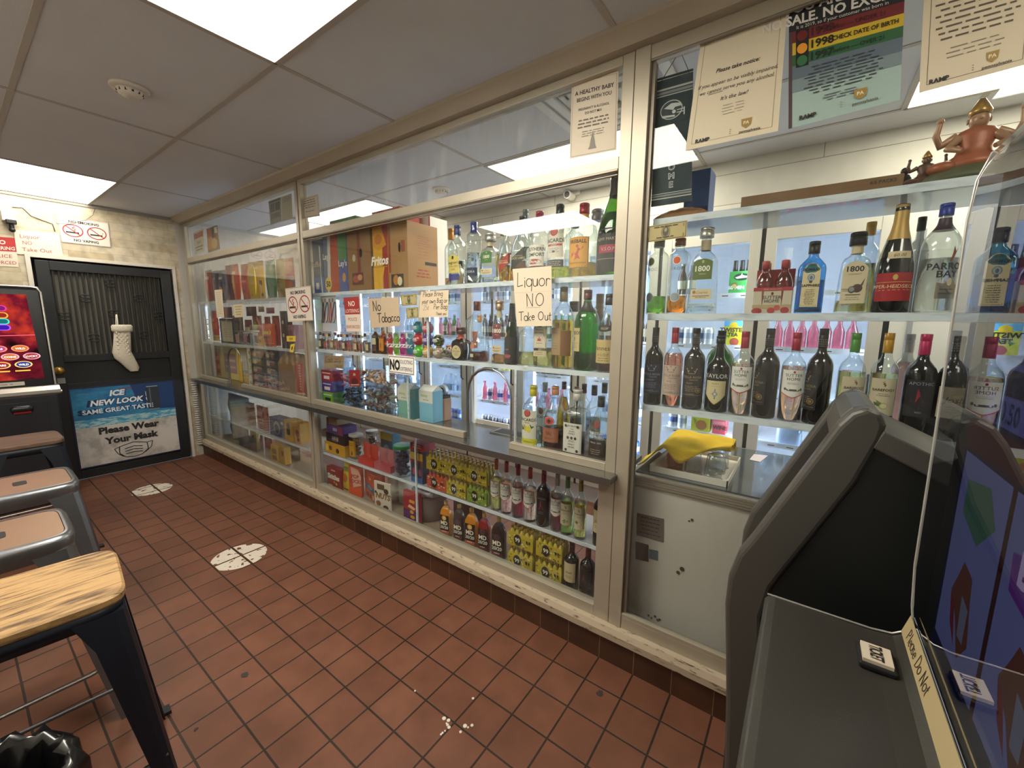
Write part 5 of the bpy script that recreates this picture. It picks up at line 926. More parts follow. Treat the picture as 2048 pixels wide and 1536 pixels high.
carton('chip_case', 'dark slate potato chip case at the left post of the middle window', 'box', 630, 650, 590, 478, .08, .22, LZ, '#4f5a74', [('r', -1, 1, 0, .3, '#4a68a0'), ('p', [(.3, .9), (.6, .85), (.5, .4), (.7, .0), (.45, 0), (.4, .4)], '#c4bfb6'), ('t', "Ruffles", -.3, .5, .1, 1.0, '#a89c90', dict(bold=.02)), ('r', -.6, 0, .08, .2, '#d2ccc0')], group=C_)
zz = S1 + .335

t = carton('snack_box', 'red snack box lying on top of the yellow and brown chip cases', 'box', 744, 800, 452, 418, .12, .16, AY(770, 452, .12).z, '#a32a22', [('d', .2, .5, .3, .3, '#d9c6a0')])
t = carton('snack_box', 'green snack box lying on top of the slate and red chip cases', 'box', 660, 712, 468, 436, .12, .16, AY(690, 468, .12).z, '#3f7d46', [('r', -1, -.2, .2, .8, '#c9622e')])
carton('snack_box', 'white carton behind the large brown chip case', 'box', 818, 862, 560, 436, .34, .16, LZ, '#e2dcd4', [('r', .9, 1, 0, 1, '#c44a4a')])
B_ = 'chip bags on the left top shelf'
for k, (u0, u1, vt, col, it, lab) in enumerate([
 (379, 392, 545, '#93b83a', [('d', 0, .4, .5, .12, '#d2dc8a')], 'lime green chip bag, leftmost on the left top shelf'),
 (390, 406, 540, '#a33a2c', [('d', 0, .5, .5, .16, '#d9785a'), ('r', -.6, .6, .7, .8, '#d8c8b8')], 'brick red chip bag beside the lime green bag'),
 (405, 421, 541, '#2f3563', [('d', 0, .5, .5, .12, '#8a8eb0'), ('r', -.5, .5, .7, .78, '#c8b090')], 'navy chip bag behind the paper price strip'),
 (420, 437, 540, '#34335e', [('d', .1, .35, .5, .12, '#c88a4a'), ('r', -.5, .5, .7, .78, '#b9b0a8')], 'navy chip bag to the right of the price strip'),
 (436, 453, 530, '#a82c2e', [('d', 0, .3, .55, .14, '#c8605a')], 'crimson chip bag on the left top shelf'),
 (452, 466, 528, '#d8542a', [('d', 0, .5, .4, .2, '#e8a45a'), ('r', -.6, .6, .72, .8, '#e8d8b8')], 'orange chip bag beside the crimson bag'),
 (471, 488, 528, '#c2452c', [('d', 0, .14, .6, .1, '#e0902e'), ('r', -.7, .7, .5, .56, '#e8c89a')], 'rust red chip bag with orange disc near its foot'),
 (487, 500, 524, '#d9b328', [('r', .1, .5, .1, .9, '#a8602a')], 'narrow mustard yellow chip bag on the left top shelf'),
 (499, 522, 522, '#e0c02a', [('r', .5, .8, .1, .5, '#4a4420'), ('r', -.6, .3, .8, .86, '#f0e2a0')], 'wide bright yellow chip bag on the left top shelf'),
 (526, 548, 520, '#3f7f52', [('p', [(-1, .0), (-.6, 0), (-.3, .7), (-1, .85)], '#cfc6a4')], 'green chip bag beside the wide yellow bag'),
 (549, 568, 518, '#cf9a2e', [('r', -.7, .7, .2, .24, '#b3822a'), ('r', -.7, .7, .6, .64, '#b3822a'), ('r', -.7, .7, .4, .44, '#b3822a')], 'golden chip bag beside the green bag'),
 (568, 590, 516, '#c8703c', [('r', .1, 1, .55, 1, '#9c3a54'), ('r', .1, 1, .1, .5, '#7e86a6')], 'orange and mauve chip bag against the post between the windows')]):
    bag('chip_bag', lab, 'chip bag', u0 + .6, u1 - .9, 604 - .06 * (u0 - 380), vt, .105 if k % 2 else .2, S1 - .015, col, it, th=.03, group=B_)
# ---- left service window, eye level shelf
ZL2 = S2 - .02
t = thing('wire_rack', 'white wire card rack at the far left of the left service window', 'rack', tuple(AY(394, 683, .08).xy) + (ZL2,))
mb = MB()
for k in range(5): mb.tube([(-.09, 0, .02 + .055 * k), (.09, 0, .02 + .055 * k)], .004, M_white, 6)
for k in range(4): mb.tube([(-.09 + .06 * k, 0, 0), (-.09 + .06 * k, 0, .27)], .004, M_white, 6)
mb.obj('wire_grid', t); MB().box(-.095, .095, 0, .06, 0, .01, M_white).obj('rack_base', t)
bag('candy_bag', 'orange and red candy bag with yellow foot beside the white wire rack', 'candy bag', 405, 418, 683, 622, .18, ZL2, '#cf3f22', [('r', -1, 1, .02, .2, '#e0c234'), ('r', -.8, .8, .4, .6, '#e8742a'), ('t', 'RED', 0, .66, .1, .9, '#f0dcc8')], th=.025)
t = thing('framed_certificate', 'black framed certificate standing on the left eye level shelf', 'frame', tuple(AY(438, 686, .09).xy) + (ZL2,))
a, b = AY(423, 660, .09).x, AY(453, 660, .09).x; w = (b - a) / 2; h = AY(438, 637, .09).z - ZL2
f = MB()
for s in (-1, 1): f.box(s * w - .018 * (s > 0), s * w + .018 * (s < 0), -.012, .004, 0, h, M_black)
f.box(-w, w, -.012, .004, 0, .018, M_black); f.box(-w, w, -.012, .004, h - .018, h, M_black); f.obj('frame', t)
mb = MB(); S = Flat([(-w + .015, -.002, h - .015), (w - .015, -.002, h - .015), (w - .015, -.002, .015), (-w + .015, -.002, .015)], (0, -1, 0)); sheet_mesh(S, '#c9bd9f', .002, mb); printing(mb, S, 0, 0, S.W / 2, S.Hh, [('g', .85, 8, .09, .7, .02, '#7a705c')], .0004); mb.obj('certificate', t)
def tub(name, label, x, y, z, r, h, lidc, body=None, wrap=None, items=(), group=None, sq=2, cat='tub', lidn='lid'):
    t = thing(name, label, cat, (x, y, z + .0004), 0, group)
    MB().loft([(r * .9, r * .9, 0, sq), (r * .96, r * .96, .004, sq), (r, r, h * .85, sq), (r * .92, r * .92, h * .9, sq)], body or G_clear, 28).obj('tub_body', t)
    MB().loft([(r * .96, r * .96, h * .89, sq), (r * 1.02, r * 1.02, h * .9, sq), (r * 1.02, r * 1.02, h * .985, sq), (r * .98, r * .98, h, sq)], P(lidc, .4), 28).obj(lidn, t)
    if wrap:
        mb = MB(); S = Surf([(.96, 0), (1, .85), (.92, 1)], r, r, h, sq); printing(mb, S, 0, h * .1, r * .9, h * .65, [('r', -1, 1, 0, 1, wrap)] + list(items), .0008); mb.obj('label', t)
    return t
def pile(name, label, x, y, z, rx, ry, h, cols, n=60, s=.012, seed=1, shape='ball'):
    """loose sweets nobody could count, as one object"""
    rnd = random.Random(seed); mb = MB(); ms = [P(c, .35) for c in cols]
    for k in range(n):
        a = rnd.random() * 2 * PI; q = math.sqrt(rnd.random()); px_, py_ = q * math.cos(a) * (rx - s), q * math.sin(a) * (ry - s); pz = s * .6 + rnd.random() * max(0, h - s * 1.3)
        if shape == 'ball': mb.ball((px_, py_, pz), s * (.8 + .4 * rnd.random()), rnd.choice(ms), 8, 5, 1, 1, .8)
        else:
            d = Vector((rnd.random() - .5, rnd.random() - .5, (rnd.random() - .5) * .8)).normalized() * s * 1.5
            c = Vector((px_, py_, pz)); c.x = max(-rx + s * 1.6, min(rx - s * 1.6, c.x)); c.y = max(-ry + s * 1.6, min(ry - s * 1.6, c.y)); c.z = max(s * 1.2, c.z); mb.tube([c - d, c - d * .5, c + d * .5, c + d], [s * .1, s * .55, s * .55, s * .1], rnd.choice(ms), 6)
    o = mb.obj(name, None, (x, y, z + .001)); tag(o, label, 'candy', kind='stuff'); return o
def at(u, v, y): p = AY(u, v, y); return p.x, p.y
for k, (u, v, r, h, lid, wrap, lab) in enumerate([(465, 684, .042, .13, '#8a6a4a', '#b98a86', 'pinkish candy tub just right of the framed certificate'), (482, 686, .038, .12, '#c9c2b8', '#a8607a', 'rose coloured candy tub, second right of the framed certificate'), (498, 688, .04, .14, '#b8bcc0', '#8aa0a8', 'pale blue candy tub left of the small yellow box')]):
    x, y = at(u, v, .12); tub('candy_tub', lab, x, y, ZL2, r, h, lid, wrap=wrap)
carton('candy_box', 'small yellow candy box left of the orange peanut butter cup box', 'box', 505, 513, 690, 673, .064, .02, ZL2, '#dca22c', [('r', -.7, .7, .4, .7, '#8a5a1e')])
bag('candy_bag', 'bright orange peanut butter cup pouch on the left eye level shelf', 'candy bag', 517, 545, 692, 648, .115, ZL2, '#e0561a', [('t', "Reese's", 0, .55, .2, 1.6, '#f0d23a', dict(bold=.05, shear=.2)), ('r', -.5, .5, .36, .46, '#5a2a16'), ('r', -.9, .9, .12, .16, '#f0a23a')], th=.03)
K_ = 'candy bags on the left eye level shelf'
for u0, u1, vb, vt, y, col, it, lab in [(452, 474, 688, 632, .2, '#8a7a5c', [('r', -.7, .7, .4, .8, '#6a5c44')], 'olive brown candy bag behind the rose and pink tubs'), (478, 494, 688, 640, .21, '#7c3a34', [('r', -.7, .7, .5, .7, '#c9b8a8')], 'maroon candy bag behind the pale blue tub'), (496, 516, 690, 632, .24, '#b0392c', [('d', 0, .6, .5, .2, '#8fa04a'), ('r', -.7, .5, .3, .4, '#e0d2c0')], 'red candy bag with green swirl behind the orange pouch'), (523, 536, 690, 634, .24, '#a8463c', [('r', -.7, .7, .5, .75, '#d8cfc4')], 'red and white candy bag above the orange pouch'), (540, 556, 690, 632, .2, '#9c4a44', [('r', -.6, .6, .5, .7, '#6a2a28')], 'dusty red candy bag beside the tall dark wrapper')]:
    bag('candy_bag', lab, 'candy bag', u0, u1, vb, vt, y, ZL2, col, it, th=.025, group=K_)
carton('candy_stick_box', 'tall narrow dark brown chocolate carton on the left eye level shelf', 'box', 558, 569, 693, 622, .075, .06, ZL2, '#3a2420', [('r', -.6, .6, .1, .9, '#5a3a30'), ('d', 0, .7, .4, .05, '#c8c0b4'), ('d', 0, .35, .4, .05, '#c8c0b4')])
carton('candy_box', 'faded pink candy box beside the tall dark brown carton', 'box', 573, 588, 694, 650, .085, .1, ZL2, '#a8707a', [('r', -.8, .8, .5, .8, '#8a5060'), ('r', -.8, .8, 0, .35, '#3a3448')])
for k, (c, lab) in enumerate([(((568, 672), (588, 672), (588, 683), (569, 683)), 'yellow stop tag stuck to the left service glass beside the post'), (((577, 689), (587, 687), (583, 705), (575, 704)), 'small yellow tag hanging under the stop tag')]):
    ysheet('price_tag', lab, 'tag', c, YG, '#d9b83a', [('t', 'STOP', 0, .3, .4, .9, '#3a3018', dict(bold=.03))] if k == 0 else [('r', -.3, .3, .3, .7, '#3a3018')])
for k, (u0, u1, v0, v1, col, lab) in enumerate([(427, 444, 614, 636, '#b3352e', 'small red packet hanging between the two paper notes'), (478, 499, 613, 632, '#5a2a26', 'maroon packet with pale dots hanging behind the left service glass'), (505, 517, 613, 624, '#8a6a44', 'tan packet hanging behind the left service glass'), (523, 540, 615, 627, '#8e3a44', 'wine red packet hanging behind the left service glass')]):
    p0, p1 = AY(u0, v1, .12), AY(u1, v0, .12); w = (p1.x - p0.x) / 2; h = p1.z - p0.z; t = thing('hanging_packet', lab, 'packet', ((p0.x + p1.x) / 2, .12, p0.z)); S = Pillow(w, h, .012); mb = MB()
    for sg in (1, -1):
        v = []; f = []
        for j in range(7):
            for i in range(7): p = S(-w + 2 * w * i / 6, h * j / 6); v.append((p[0], p[1] * sg, p[2]))
        for j in range(6):
            for i in range(6): q = j * 7 + i; f.append((q, q + 1, q + 8, q + 7))
        mb.add(v, f, P(col, .4), True)
    mb.obj('packet', t); MB().tube([(0, 0, h), (0, 0, S1 - .037 - p0.z)], .0012, M_white, 5).obj('hang_string', t)
# ---- left service window, counter level
carton('pretzel_carton', 'yellow pretzel carton with pink picture window left of the arch', 'box', 414, 463, 778, 694, .16, .14, CT, '#d9c684', [('r', -.15, .9, .2, .8, '#a88a8e'), ('r', -.05, .8, .35, .42, '#c8b0a8'), ('r', -.05, .8, .55, .62, '#c8b0a8'), ('r', -1, -.55, .05, .9, '#c8742c'), ('r', -.92, -.62, .12, .26, '#8e3a1e'), ('r', -.92, -.62, .4, .55, '#8e3a1e'), ('r', -.92, -.62, .66, .8, '#8e3a1e')])
carton('pretzel_carton', 'yellow pretzel carton with white name plate seen through the left arch', 'box', 464, 486, 775, 698, .14, .14, CT, '#dcb64a', [('r', -.35, .85, .25, .9, '#ded8c8'), ('t', 'SNYDERS', .28, .28, .1, .6, '#3a3630'), ('f', .03, .01, '#a8822e')], extra=None)
t = thing('candy_rack', 'white notched acrylic rack of candy bar boxes beside the left arch', 'rack', tuple(AY(486, 785, .08).xy) + (CT,))
mb = MB(); pts = [(0, 0), (.06, 0)]
for k in range(5): pts += [(.06, .015 + .072 * k), (.02, .025 + .072 * k), (.02, .05 + .072 * k), (.06, .06 + .072 * k)]
pts += [(.06, .375), (0, .375)]; mb.prism(pts, 'y', 0, .006, M_wh_t); mb.obj('notched_front', t); MB().box(0, .006, 0, .16, 0, .375, M_acry).obj('side_wall', t)
rows_ = [('#8a4a34', 'rust'), ('#566a44', 'green'), ('#5c5c60', 'grey'), ('#8e3a30', 'red'), ('#7a3a2e', 'maroon')]
zc_ = CT + .003
for k, (col, nm) in enumerate([('#9a3a34', 'maroon'), ('#a8603e', 'orange brown'), ('#50505a', 'charcoal'), ('#56683e', 'green'), ('#7c4232', 'brown')]):
    for j, (u0, u1) in enumerate(((493, 522), (523, 551))):
        h = .073; x0, x1 = AY(u0, 790, .085).x, AY(u1, 790, .085).x
        c_ = col if j == 0 else ['#a8503e', '#9c6a4a', '#4c4e58', '#46505a', '#2c3848'][k]
        t = thing('candy_bar_box', '%s candy bar box, %s from the bottom, %s stack beside left arch' % (nm if j == 0 else ['brick', 'tan', 'slate', 'steel', 'navy'][k], ['first', 'second', 'third', 'fourth', 'fifth'][k], 'left' if j == 0 else 'right'), 'box', ((x0 + x1) / 2, .09, CT + .0006 + k * (h + .001)), 0, 'candy bar boxes beside the left arch')
        w = (x1 - x0) / 2 - .001; MB().box(-w, w, 0, .16, 0, h, P(c_, .5, var=.2)).obj('carton', t, bev=.002)
        mb = MB(); S = Flat([(-w, 0, h), (w, 0, h), (w, 0, 0), (-w, 0, 0)], (0, -1, 0)); printing(mb, S, 0, 0, w, h, [('r', -.9, .9, .55, .95, '#3a2c28'), ('g', .62, 2, .14, .7, .09, '#c8b8a4'), ('d', -.4, .28, .3, .22, '#c8a082'), ('d', .3, .28, .3, .22, '#8a5a44')], .0006); mb.obj('front_print', t)
t = thing('paper_bag', 'brown paper grocery bag folded shut on the counter by the post', 'bag', (AY(576, 795, .085).x, .145, CT))
x0, x1 = AY(553, 795, .085).x + .004, AY(599, 795, .085).x; w = (x1 - x0) / 2; h = AY(572, 706, .12).z - CT
mb = MB(); mb.loft([(w, .08, 0, 6), (w * .99, .078, h * .4, 6), (w * .97, .08, h * .75, 6), (w * .92, .04, h * .93, 6), (w * .85, .012, h, 6)], P('#a27a4c', .85, var=.3, vscale=8, bump=.6, bscale=18), 32, smooth=False); mb.obj('bag_body', t)
MB().box(-w * .86, w * .86, -.018, -.012, h * .93, h * .99, P('#95703f', .85)).obj('folded_top', t)
ysheet('red_card', 'tall red card with white vertical lettering leaning beside the brown paper bag', 'card', ((587, 725), (606, 727), (611, 790), (592, 788)), .07, '#b5321f', [('r', -.1, .5, .08, .93, '#c23a26'), ('g', .9, 10, .085, .22, .05, '#e0c8b0'), ('r', -1, 1, .0, .06, '#d9c0a4')], t=.003)
# ---- left case below the counter
LZL = SL - .025
G2 = 'goods in the left case below the counter'
bag('plastic_bag', 'crumpled white plastic bag of wares on the left lower shelf', 'bag', 442, 486, 838, 792, .2, LZL, '#aaa292', [], th=.07, rough=.6)
bag('snack_pouch', 'brown snack pouch standing on the left lower shelf', 'pouch', 480, 499, 850, 806, .12, LZL, '#a8785c', [('r', -1, 1, .75, 1, '#7a3a34'), ('r', -.7, .7, .2, .6, '#b98e70')], th=.03)
bag('snack_pouch', 'red snack pouch beside the blue mask box on the left lower shelf', 'pouch', 505, 530, 862, 814, .11, LZL, '#a8402e', [('r', -.4, .4, .62, .78, '#c9a08c'), ('g', .45, 2, .14, .6, .07, '#d9b09a')], th=.03)
carton('face_mask_box', 'blue face mask box with a mask picture on the left lower shelf', 'box', 532, 564, 873, 838, .085, .1, LZL, '#333f74', [('d', 0, .5, .42, .36, '#a8aab4'), ('d', 0, .42, .3, .26, '#1d1f2c'), ('r', .6, .9, .75, .9, '#d2d4dc')])
carton('snack_box', 'yellow box with black print beside the blue mask box', 'box', 565, 583, 882, 842, .082, .1, LZL, '#d3a52a', [('d', 0, .75, .4, .14, '#5a4418'), ('r', -.4, .4, .3, .6, '#3a2c12')])
carton('snack_box', 'second yellow box with red specks left of the post on the lower shelf', 'box', 588, 600, 886, 848, .09, .1, LZL, '#cf962a', [('d', 0, .5, .6, .2, '#8a3a22'), ('d', .2, .2, .4, .1, '#4a3014')])
bag('plastic_bag', 'greyish plastic bag with a paper tag on the left case floor', 'bag', 447, 483, 884, 840, .25, CB, '#8e8474', [('r', -.95, -.6, .2, .8, '#cfc6b4')], th=.06, rough=.6)
bag('plastic_bag', 'dark bundled plastic bag on the left case floor', 'bag', 462, 500, 900, 872, .108, CB, '#4f4a42', [], th=.04, rough=.5)
carton('snack_box', 'yellow card box with black mark on the left case floor', 'box', 488, 501, 893, 862, .152, .03, CB, '#c3a35c', [('d', 0, .5, .4, .25, '#2a241a')])
bag('snack_bag', 'red and brown snack bag on the left case floor', 'snack bag', 513, 538, 920, 876, .24, CB, '#94382e', [('d', 0, .4, .5, .25, '#a8604c')], th=.05)
carton('snack_box', 'bright yellow box standing on the left case floor', 'box', 535, 551, 931, 892, .085, .06, CB, '#d6ac1e', [('r', -.6, .6, .5, .8, '#8a6c14'), ('r', -.6, .6, .15, .4, '#8a6c14')])
carton('snack_box', 'narrow mustard box leaning behind the bright yellow box', 'box', 557, 565, 931, 896, .1, .06, CB, '#c99a22', [('r', -.6, .6, .5, .8, '#6a4a14')])
bag('plastic_bag', 'large clear plastic bag of wares in the corner of the left case floor', 'bag', 566, 600, 940, 892, .25, CB, '#8d7e6e', [('d', -.5, .4, .4, .3, '#6a5440')], th=.08, rough=.4)
# ---- middle window, eye level shelf: small bottles, pouches, ball cocktails
mini_lab = G_amber
N_ = 'miniature liquor bottles on the eye level shelf'
mp = None
mini_cols = ['#7a4a1c', '#8a5a24', '#c9c0a8', '#9a6a4a', '#b8924c', '#b07a5c', '#c8beb0', '#8a6a4a']
caps_ = ['#3a2420', '#5a2a24', '#c8b060', '#2a2a30', '#a8a49c', '#8a3a34']
lab_c = ['#c9b890', '#d8d0c0', '#a84a34', '#e0d8c8']
for k in range(17):
    u = 643 + k * 5.9; y = .085 + (k % 2) * .045; vb = 702 + .06 * (u - 638)
    x = AY(u, vb, y).x; H = .118 if k % 5 else .13
    bottle('miniature_bottle', 'miniature %s liquor bottle, number %s in the row from the left post' % (['brown', 'amber', 'clear', 'copper', 'honey', 'peach', 'clear', 'dark'][k % 8], ['one', 'two', 'three', 'four', 'five', 'six', 'seven', 'eight', 'nine', 'ten', 'eleven', 'twelve', 'thirteen', 'fourteen', 'fifteen', 'sixteen', 'seventeen'][k]), (x, y, S2 + .0004), H, .019,
        dict(prof='mini', glass=G_clear, liq=(mini_cols[k % 8], .62), n=16, cap=(.82, 1.0, .5, caps_[k % 6]), labels=[dict(z0=.15, z1=.5, w=.9, col=lab_c[k % 4])]), 0, N_)
for (ub, vb, ut, vt, w, st_, lab) in [(752, 709, 752, 655, 17, dict(prof='round', glass=G_amber, liq=('#7a3a14', .7), cap=(.84, 1, .45, '#d8d4cc'), labels=[dict(z0=.35, z1=.6, w=.9, col='#cbbf9c'), dict(z0=.1, z1=.3, w=.9, col='#5a2018', name='lower_label')]), 'small amber whisky bottle with white cap beside the miniatures'), (767, 710, 767, 654, 19, dict(prof='round', p=3, d=.7, glass=GL('#e0a030', '#8a4a10', base=.06, power=3.5), liq=('#c87a14', .75), cap=(.86, 1, .42, '#cfc9b8'), labels=[dict(z0=.12, z1=.58, w=.8, col='#cf8a22', print=[('f', .02, .02, '#5a2a10'), ('p', [(-.1, .62), (.12, .7), (.2, .56), (.12, .42), (.3, .26), (.05, .3), (-.25, .22), (-.12, .4), (-.35, .5)], '#8e2a16')])]), 'flat gold whisky flask with dragon label beside the fruit pouches')]:
    put('whisky_bottle', lab, (ub, vb, ut, vt, w), S2, st_, group='small whisky bottles on the eye level shelf')
Q_ = 'fruit cocktail pouches on the eye level shelf'
for u0, u1, col, c2_, lab in [(777, 785.5, '#b8203a', '#e05a6a', 'red fruit cocktail pouch beside the gold whisky flask'), (788.5, 798, '#6fa32c', '#a8d05a', 'lime green fruit cocktail pouch'), (800.5, 812, '#b02a78', '#e06ab0', 'magenta fruit cocktail pouch'), (813, 828, '#2f6e8e', '#c84a8a', 'teal and pink fruit cocktail pouch beside the ball bottles')]:
    bag('drink_pouch', lab, 'pouch', u0, u1, 711, 666, .1, S2, col, [('p', [(-1, .8), (-.4, .72), (0, .8), (.5, .74), (1, .82), (1, 1), (-1, 1)], '#d9e0dc'), ('t', 'BIG', -.3, .52, .10, .8, '#f0ecec', dict(bold=.05)), ('t', 'DIPZ', 0, .36, .15, 1.6, '#f4f0f0', dict(bold=.06)), ('p', [(-1, .0), (1, .0), (1, .2), (-1, .32)], c2_)], th=.022, group=Q_)
BZ = 'round ball cocktail bottles on the eye level shelf'
def ballb(u, v, z, col, label, y=.1, capc=None, r=.036, clear=False):
    x = AY(u, v, y).x; t = thing('ball_bottle', label, 'bottle', (x, y, z + .0004), 0, BZ)
    m_ = P(col, .2, coat=.4) if not clear else GL(col, '#3a3c1c', base=.06, power=3)
    MB().lathe([(r * .45, 0), (r * .8, r * .2), (r, r * .8), (r * .97, r * 1.1), (r * .75, r * 1.55), (r * .5, r * 1.75)], m_, 24).obj('ball_body', t)
    MB().lathe([(r * .52, r * 1.74), (r * .52, r * 1.96), (r * .45, r * 2.0)], P(capc or col, .35), 20).obj('lid', t)
    mb = MB(); S = Surf([(.45, 0), (.8, .1), (1, .42), (.97, .57), (.75, .8), (.5, .9), (.45, 1)], r, r, r * 1.95, 2); printing(mb, S, 0, r * .45, r * .75, r * .9, [('t', 'BUZZ', 0, .55, .3, 1.5, '#f0f0ec', dict(bold=.04)), ('r', -.8, .8, .38, .46, '#f0f0ec'), ('g', .2, 1, .1, .6, .08, '#f0f0ec')], .0008); mb.obj('label', t)
h_ = .0725
for r_, row in enumerate([[(838, 711, '#57b52c', 'green'), (857, 713, '#e09a1e', 'orange yellow'), (878, 714, '#a88e74', 'tan')], [(838, 690, '#b51f2c', 'red'), (857, 692, '#5b2f9a', 'purple'), (878, 692, '#7d7f3a', 'olive glass')], [(838, 668, '#2f98a0', 'turquoise'), (857, 669, '#d8586a', 'coral pink')]]):
    for u, v, c, nm in row: ballb(u, 711 + .1 * (u - 838), S2 + r_ * h_, c, '%s ball shaped cocktail bottle, %s layer of the pile on the eye level shelf' % (nm, ['bottom', 'middle', 'top'][r_]), capc='#d8d0c0' if 'olive' in nm else None, clear='olive' in nm)
x, y = at(898, 716, .2); ballb(898, 716, S2, '#d98a5a', 'orange ball shaped cocktail bottle standing behind the loose packets', y=.22)
pile('loose_packets', 'heap of loose clear and dark wrapped packets between the ball bottles and the black tequila', AY(897, 716, .1).x - .008, .1, S2 + .003, .045, .035, .06, ['#8a8478', '#5a4c40', '#c2bcb0', '#6a6250'], 40, .012, 5, 'wrap')
t = thing('cable_card', 'white clip strip of coiled charging cables hanging behind the middle glass', 'cable card', tuple(AY(655, 600, .08).xy) + (S1 - .022,))
MB().box(-.10, .10, .006, .009, -.26, 0, P('#d8e2ea', .5)).obj('backing_card', t)
for k, (x, col) in enumerate([(-.07, '#26262a'), (-.03, '#2c2c30'), (.03, '#a8382c'), (.07, '#3a3a3e')]):
    mb = MB(); mb.tube([(x + .02 * math.sin(a * .7) * (1 + k % 2), -.004, -.12 - .075 * math.cos(a)) for a in [i * .35 for i in range(19)]], .0035, P(col, .5), 6); mb.tube([(x, -.002, -.02), (x, -.004, -.045)], .006, P('#8a5a44', .5), 8); mb.obj('cable', t)
# ---- middle window, counter level left of the arch
for k, (z, col, lab) in enumerate([(0, '#6fae2c', 'lime green gum box at the foot of the stack beside the post'), (1, '#5d3a94', 'purple gum box in the middle of the stack beside the post'), (2, '#b5202f', 'red gum box on top of the stack beside the post')]):
    h = .085; x0, x1 = AY(646, 806, .09).x, AY(666, 806, .09).x; w = (x1 - x0) / 2; t = thing('gum_box', lab, 'box', ((x0 + x1) / 2, .09, CT + .0006 + z * (h + .001)), 0, 'gum boxes stacked beside the post')
    MB().box(-w, w, 0, .1, 0, h, P(col, .35)).obj('carton', t, bev=.002); mb = MB(); S = Flat([(-w, 0, h), (w, 0, h), (w, 0, 0), (-w, 0, 0)], (0, -1, 0)); printing(mb, S, 0, 0, w, h, [('r', -.8, .8, .7, .8, '#e0d8d8'), ('r', -.5, .6, .2, .5, '#23201f' if k == 0 else '#e8dce0')], .0006); mb.obj('front_print', t)
def bin_(name, label, u0, u1, vb, vt, y, dep, cat='bin'):
    x0, x1 = AY(u0, vb, y).x, AY(u1, vb, y).x; H = AY((u0 + u1) / 2, vt, y).z - CT; w = (x1 - x0) / 2
    t = thing(name, label, cat, ((x0 + x1) / 2, y, CT + .0004)); mb = MB(); th = .003
    mb.box(-w, w, 0, th, 0, H * .6, M_acry); mb.obj('front_wall', t); MB().box(-w, -w + th, th, dep, 0, H, M_acry).obj('side_wall', t); MB().box(w - th, w, th, dep, 0, H, M_acry).obj('side_wall', t)
    MB().box(-w, w, dep - th, dep, 0, H, M_acry).obj('rear_wall', t); MB().box(-w, w, 0, dep, 0, .003, M_acry).obj('floor', t); MB().box(-w + .004, w - .004, .004, dep - .004, H * .52, H * .53, M_acry).obj('divider', t)
    return t, (x0 + x1) / 2, w, H
t, bx, bw, bH = bin_('candy_bin', 'clear acrylic candy bin beside the gum box stack', 668, 700, 815, 742, .08, .2)
pile('lollipops', 'black and violet wrapped candies in the lower half of the left candy bin', bx, .18, CT + .004, bw - .012, .08, bH * .48, ['#3a2c38', '#5a4458', '#b0a8ae', '#2a2228'], 70, .014, 11, 'wrap')
pile('lollipops', 'pink and red wrapped candies in the upper half of the left candy bin', bx, .18, CT + bH * .54, bw - .012, .08, bH * .36, ['#c84a5a', '#d89aa4', '#a83040'], 60, .012, 12, 'wrap')
t, bx, bw, bH = bin_('candy_bin', 'large clear two tier candy bin with a red label, left of the mint cartons', 704, 775, 838, 728, .08, .2)
pile('wrapped_candies', 'brown and grey wrapped candies in the bottom of the large candy bin', bx, .18, CT + .007, bw - .012, .08, bH * .48, ['#9a7462', '#c8bab0', '#7a5a4c', '#e0d6cc', '#b0645a'], 150, .016, 13, 'wrap')
pile('wrapped_candies', 'pale wrapped candies in the upper tier of the large candy bin', bx, .18, CT + bH * .54, bw - .012, .08, bH * .3, ['#c8a8a0', '#d8ccc4', '#a8786a', '#c89a5a'], 110, .016, 14, 'wrap')
ysheet('candy_label', 'red candy label standing on the front of the large candy bin', 'label', ((698, 740), (719, 740), (720, 773), (700, 773)), .076, '#a82428', [('t', 'life', 0, .66, .16, .9, '#e8dcd0', dict(shear=.2, bold=.02)), ('d', 0, .3, .7, .22, '#6a1c1c'), ('r', -.8, .8, .08, .14, '#d8b8a0')], t=.003)
x, y = at(791, 830, .12); tub('glass_jar', 'empty clear glass jar between the candy bin and the mint carton', x, .115, CT, .032, .14, '#8a8e6a')
def gable(col2, name_, items):
    def ex(t, w, dep, H):
        mb = MB(); mb.prism([(0, H), (dep, H), (dep / 2, H * 1.16)], 'x', -w, w, P(col2, .6)); mb.obj('gable_top', t)
    return ex
carton('mint_carton', 'seafoam green carton with white gable top on the counter', 'carton', 797, 821, 840, 778, .1, .09, CT, '#7fb5a6', [('r', -1, 1, .62, 1, '#d9d4c6'), ('t', 'minty', -.2, .8, .1, .9, '#8fae4a', dict(bold=.02)), ('g', .70, 1, .1, .4, .02, '#6a6a66')], extra=gable('#d9d4c6', '', ()))
carton('mint_carton', 'sky blue carton with white gable top on the counter, inside the guard', 'carton', 839, 866, 838, 782, .13, .09, CT, '#85c2dc', [('r', -1, 1, .62, 1, '#dedcd4'), ('t', 'minty', -.2, .8, .1, .8, '#8fae4a', dict(bold=.02)), ('g', .70, 1, .1, .4, .02, '#6a6a66')], extra=gable('#dedcd4', '', ()))
t = thing('tape_dispenser', 'silver and black tape dispenser on a tan box near the back of the counter', 'dispenser', (0, 0, 0))
carton('cardboard_box', 'small tan cardboard box under the tape dispenser', 'box', 869, 890, 834, 797, .225, .06, CT, '#b98e72')
p = AY(880, 797, .225); t.location = (p.x, .255, p.z + .001)
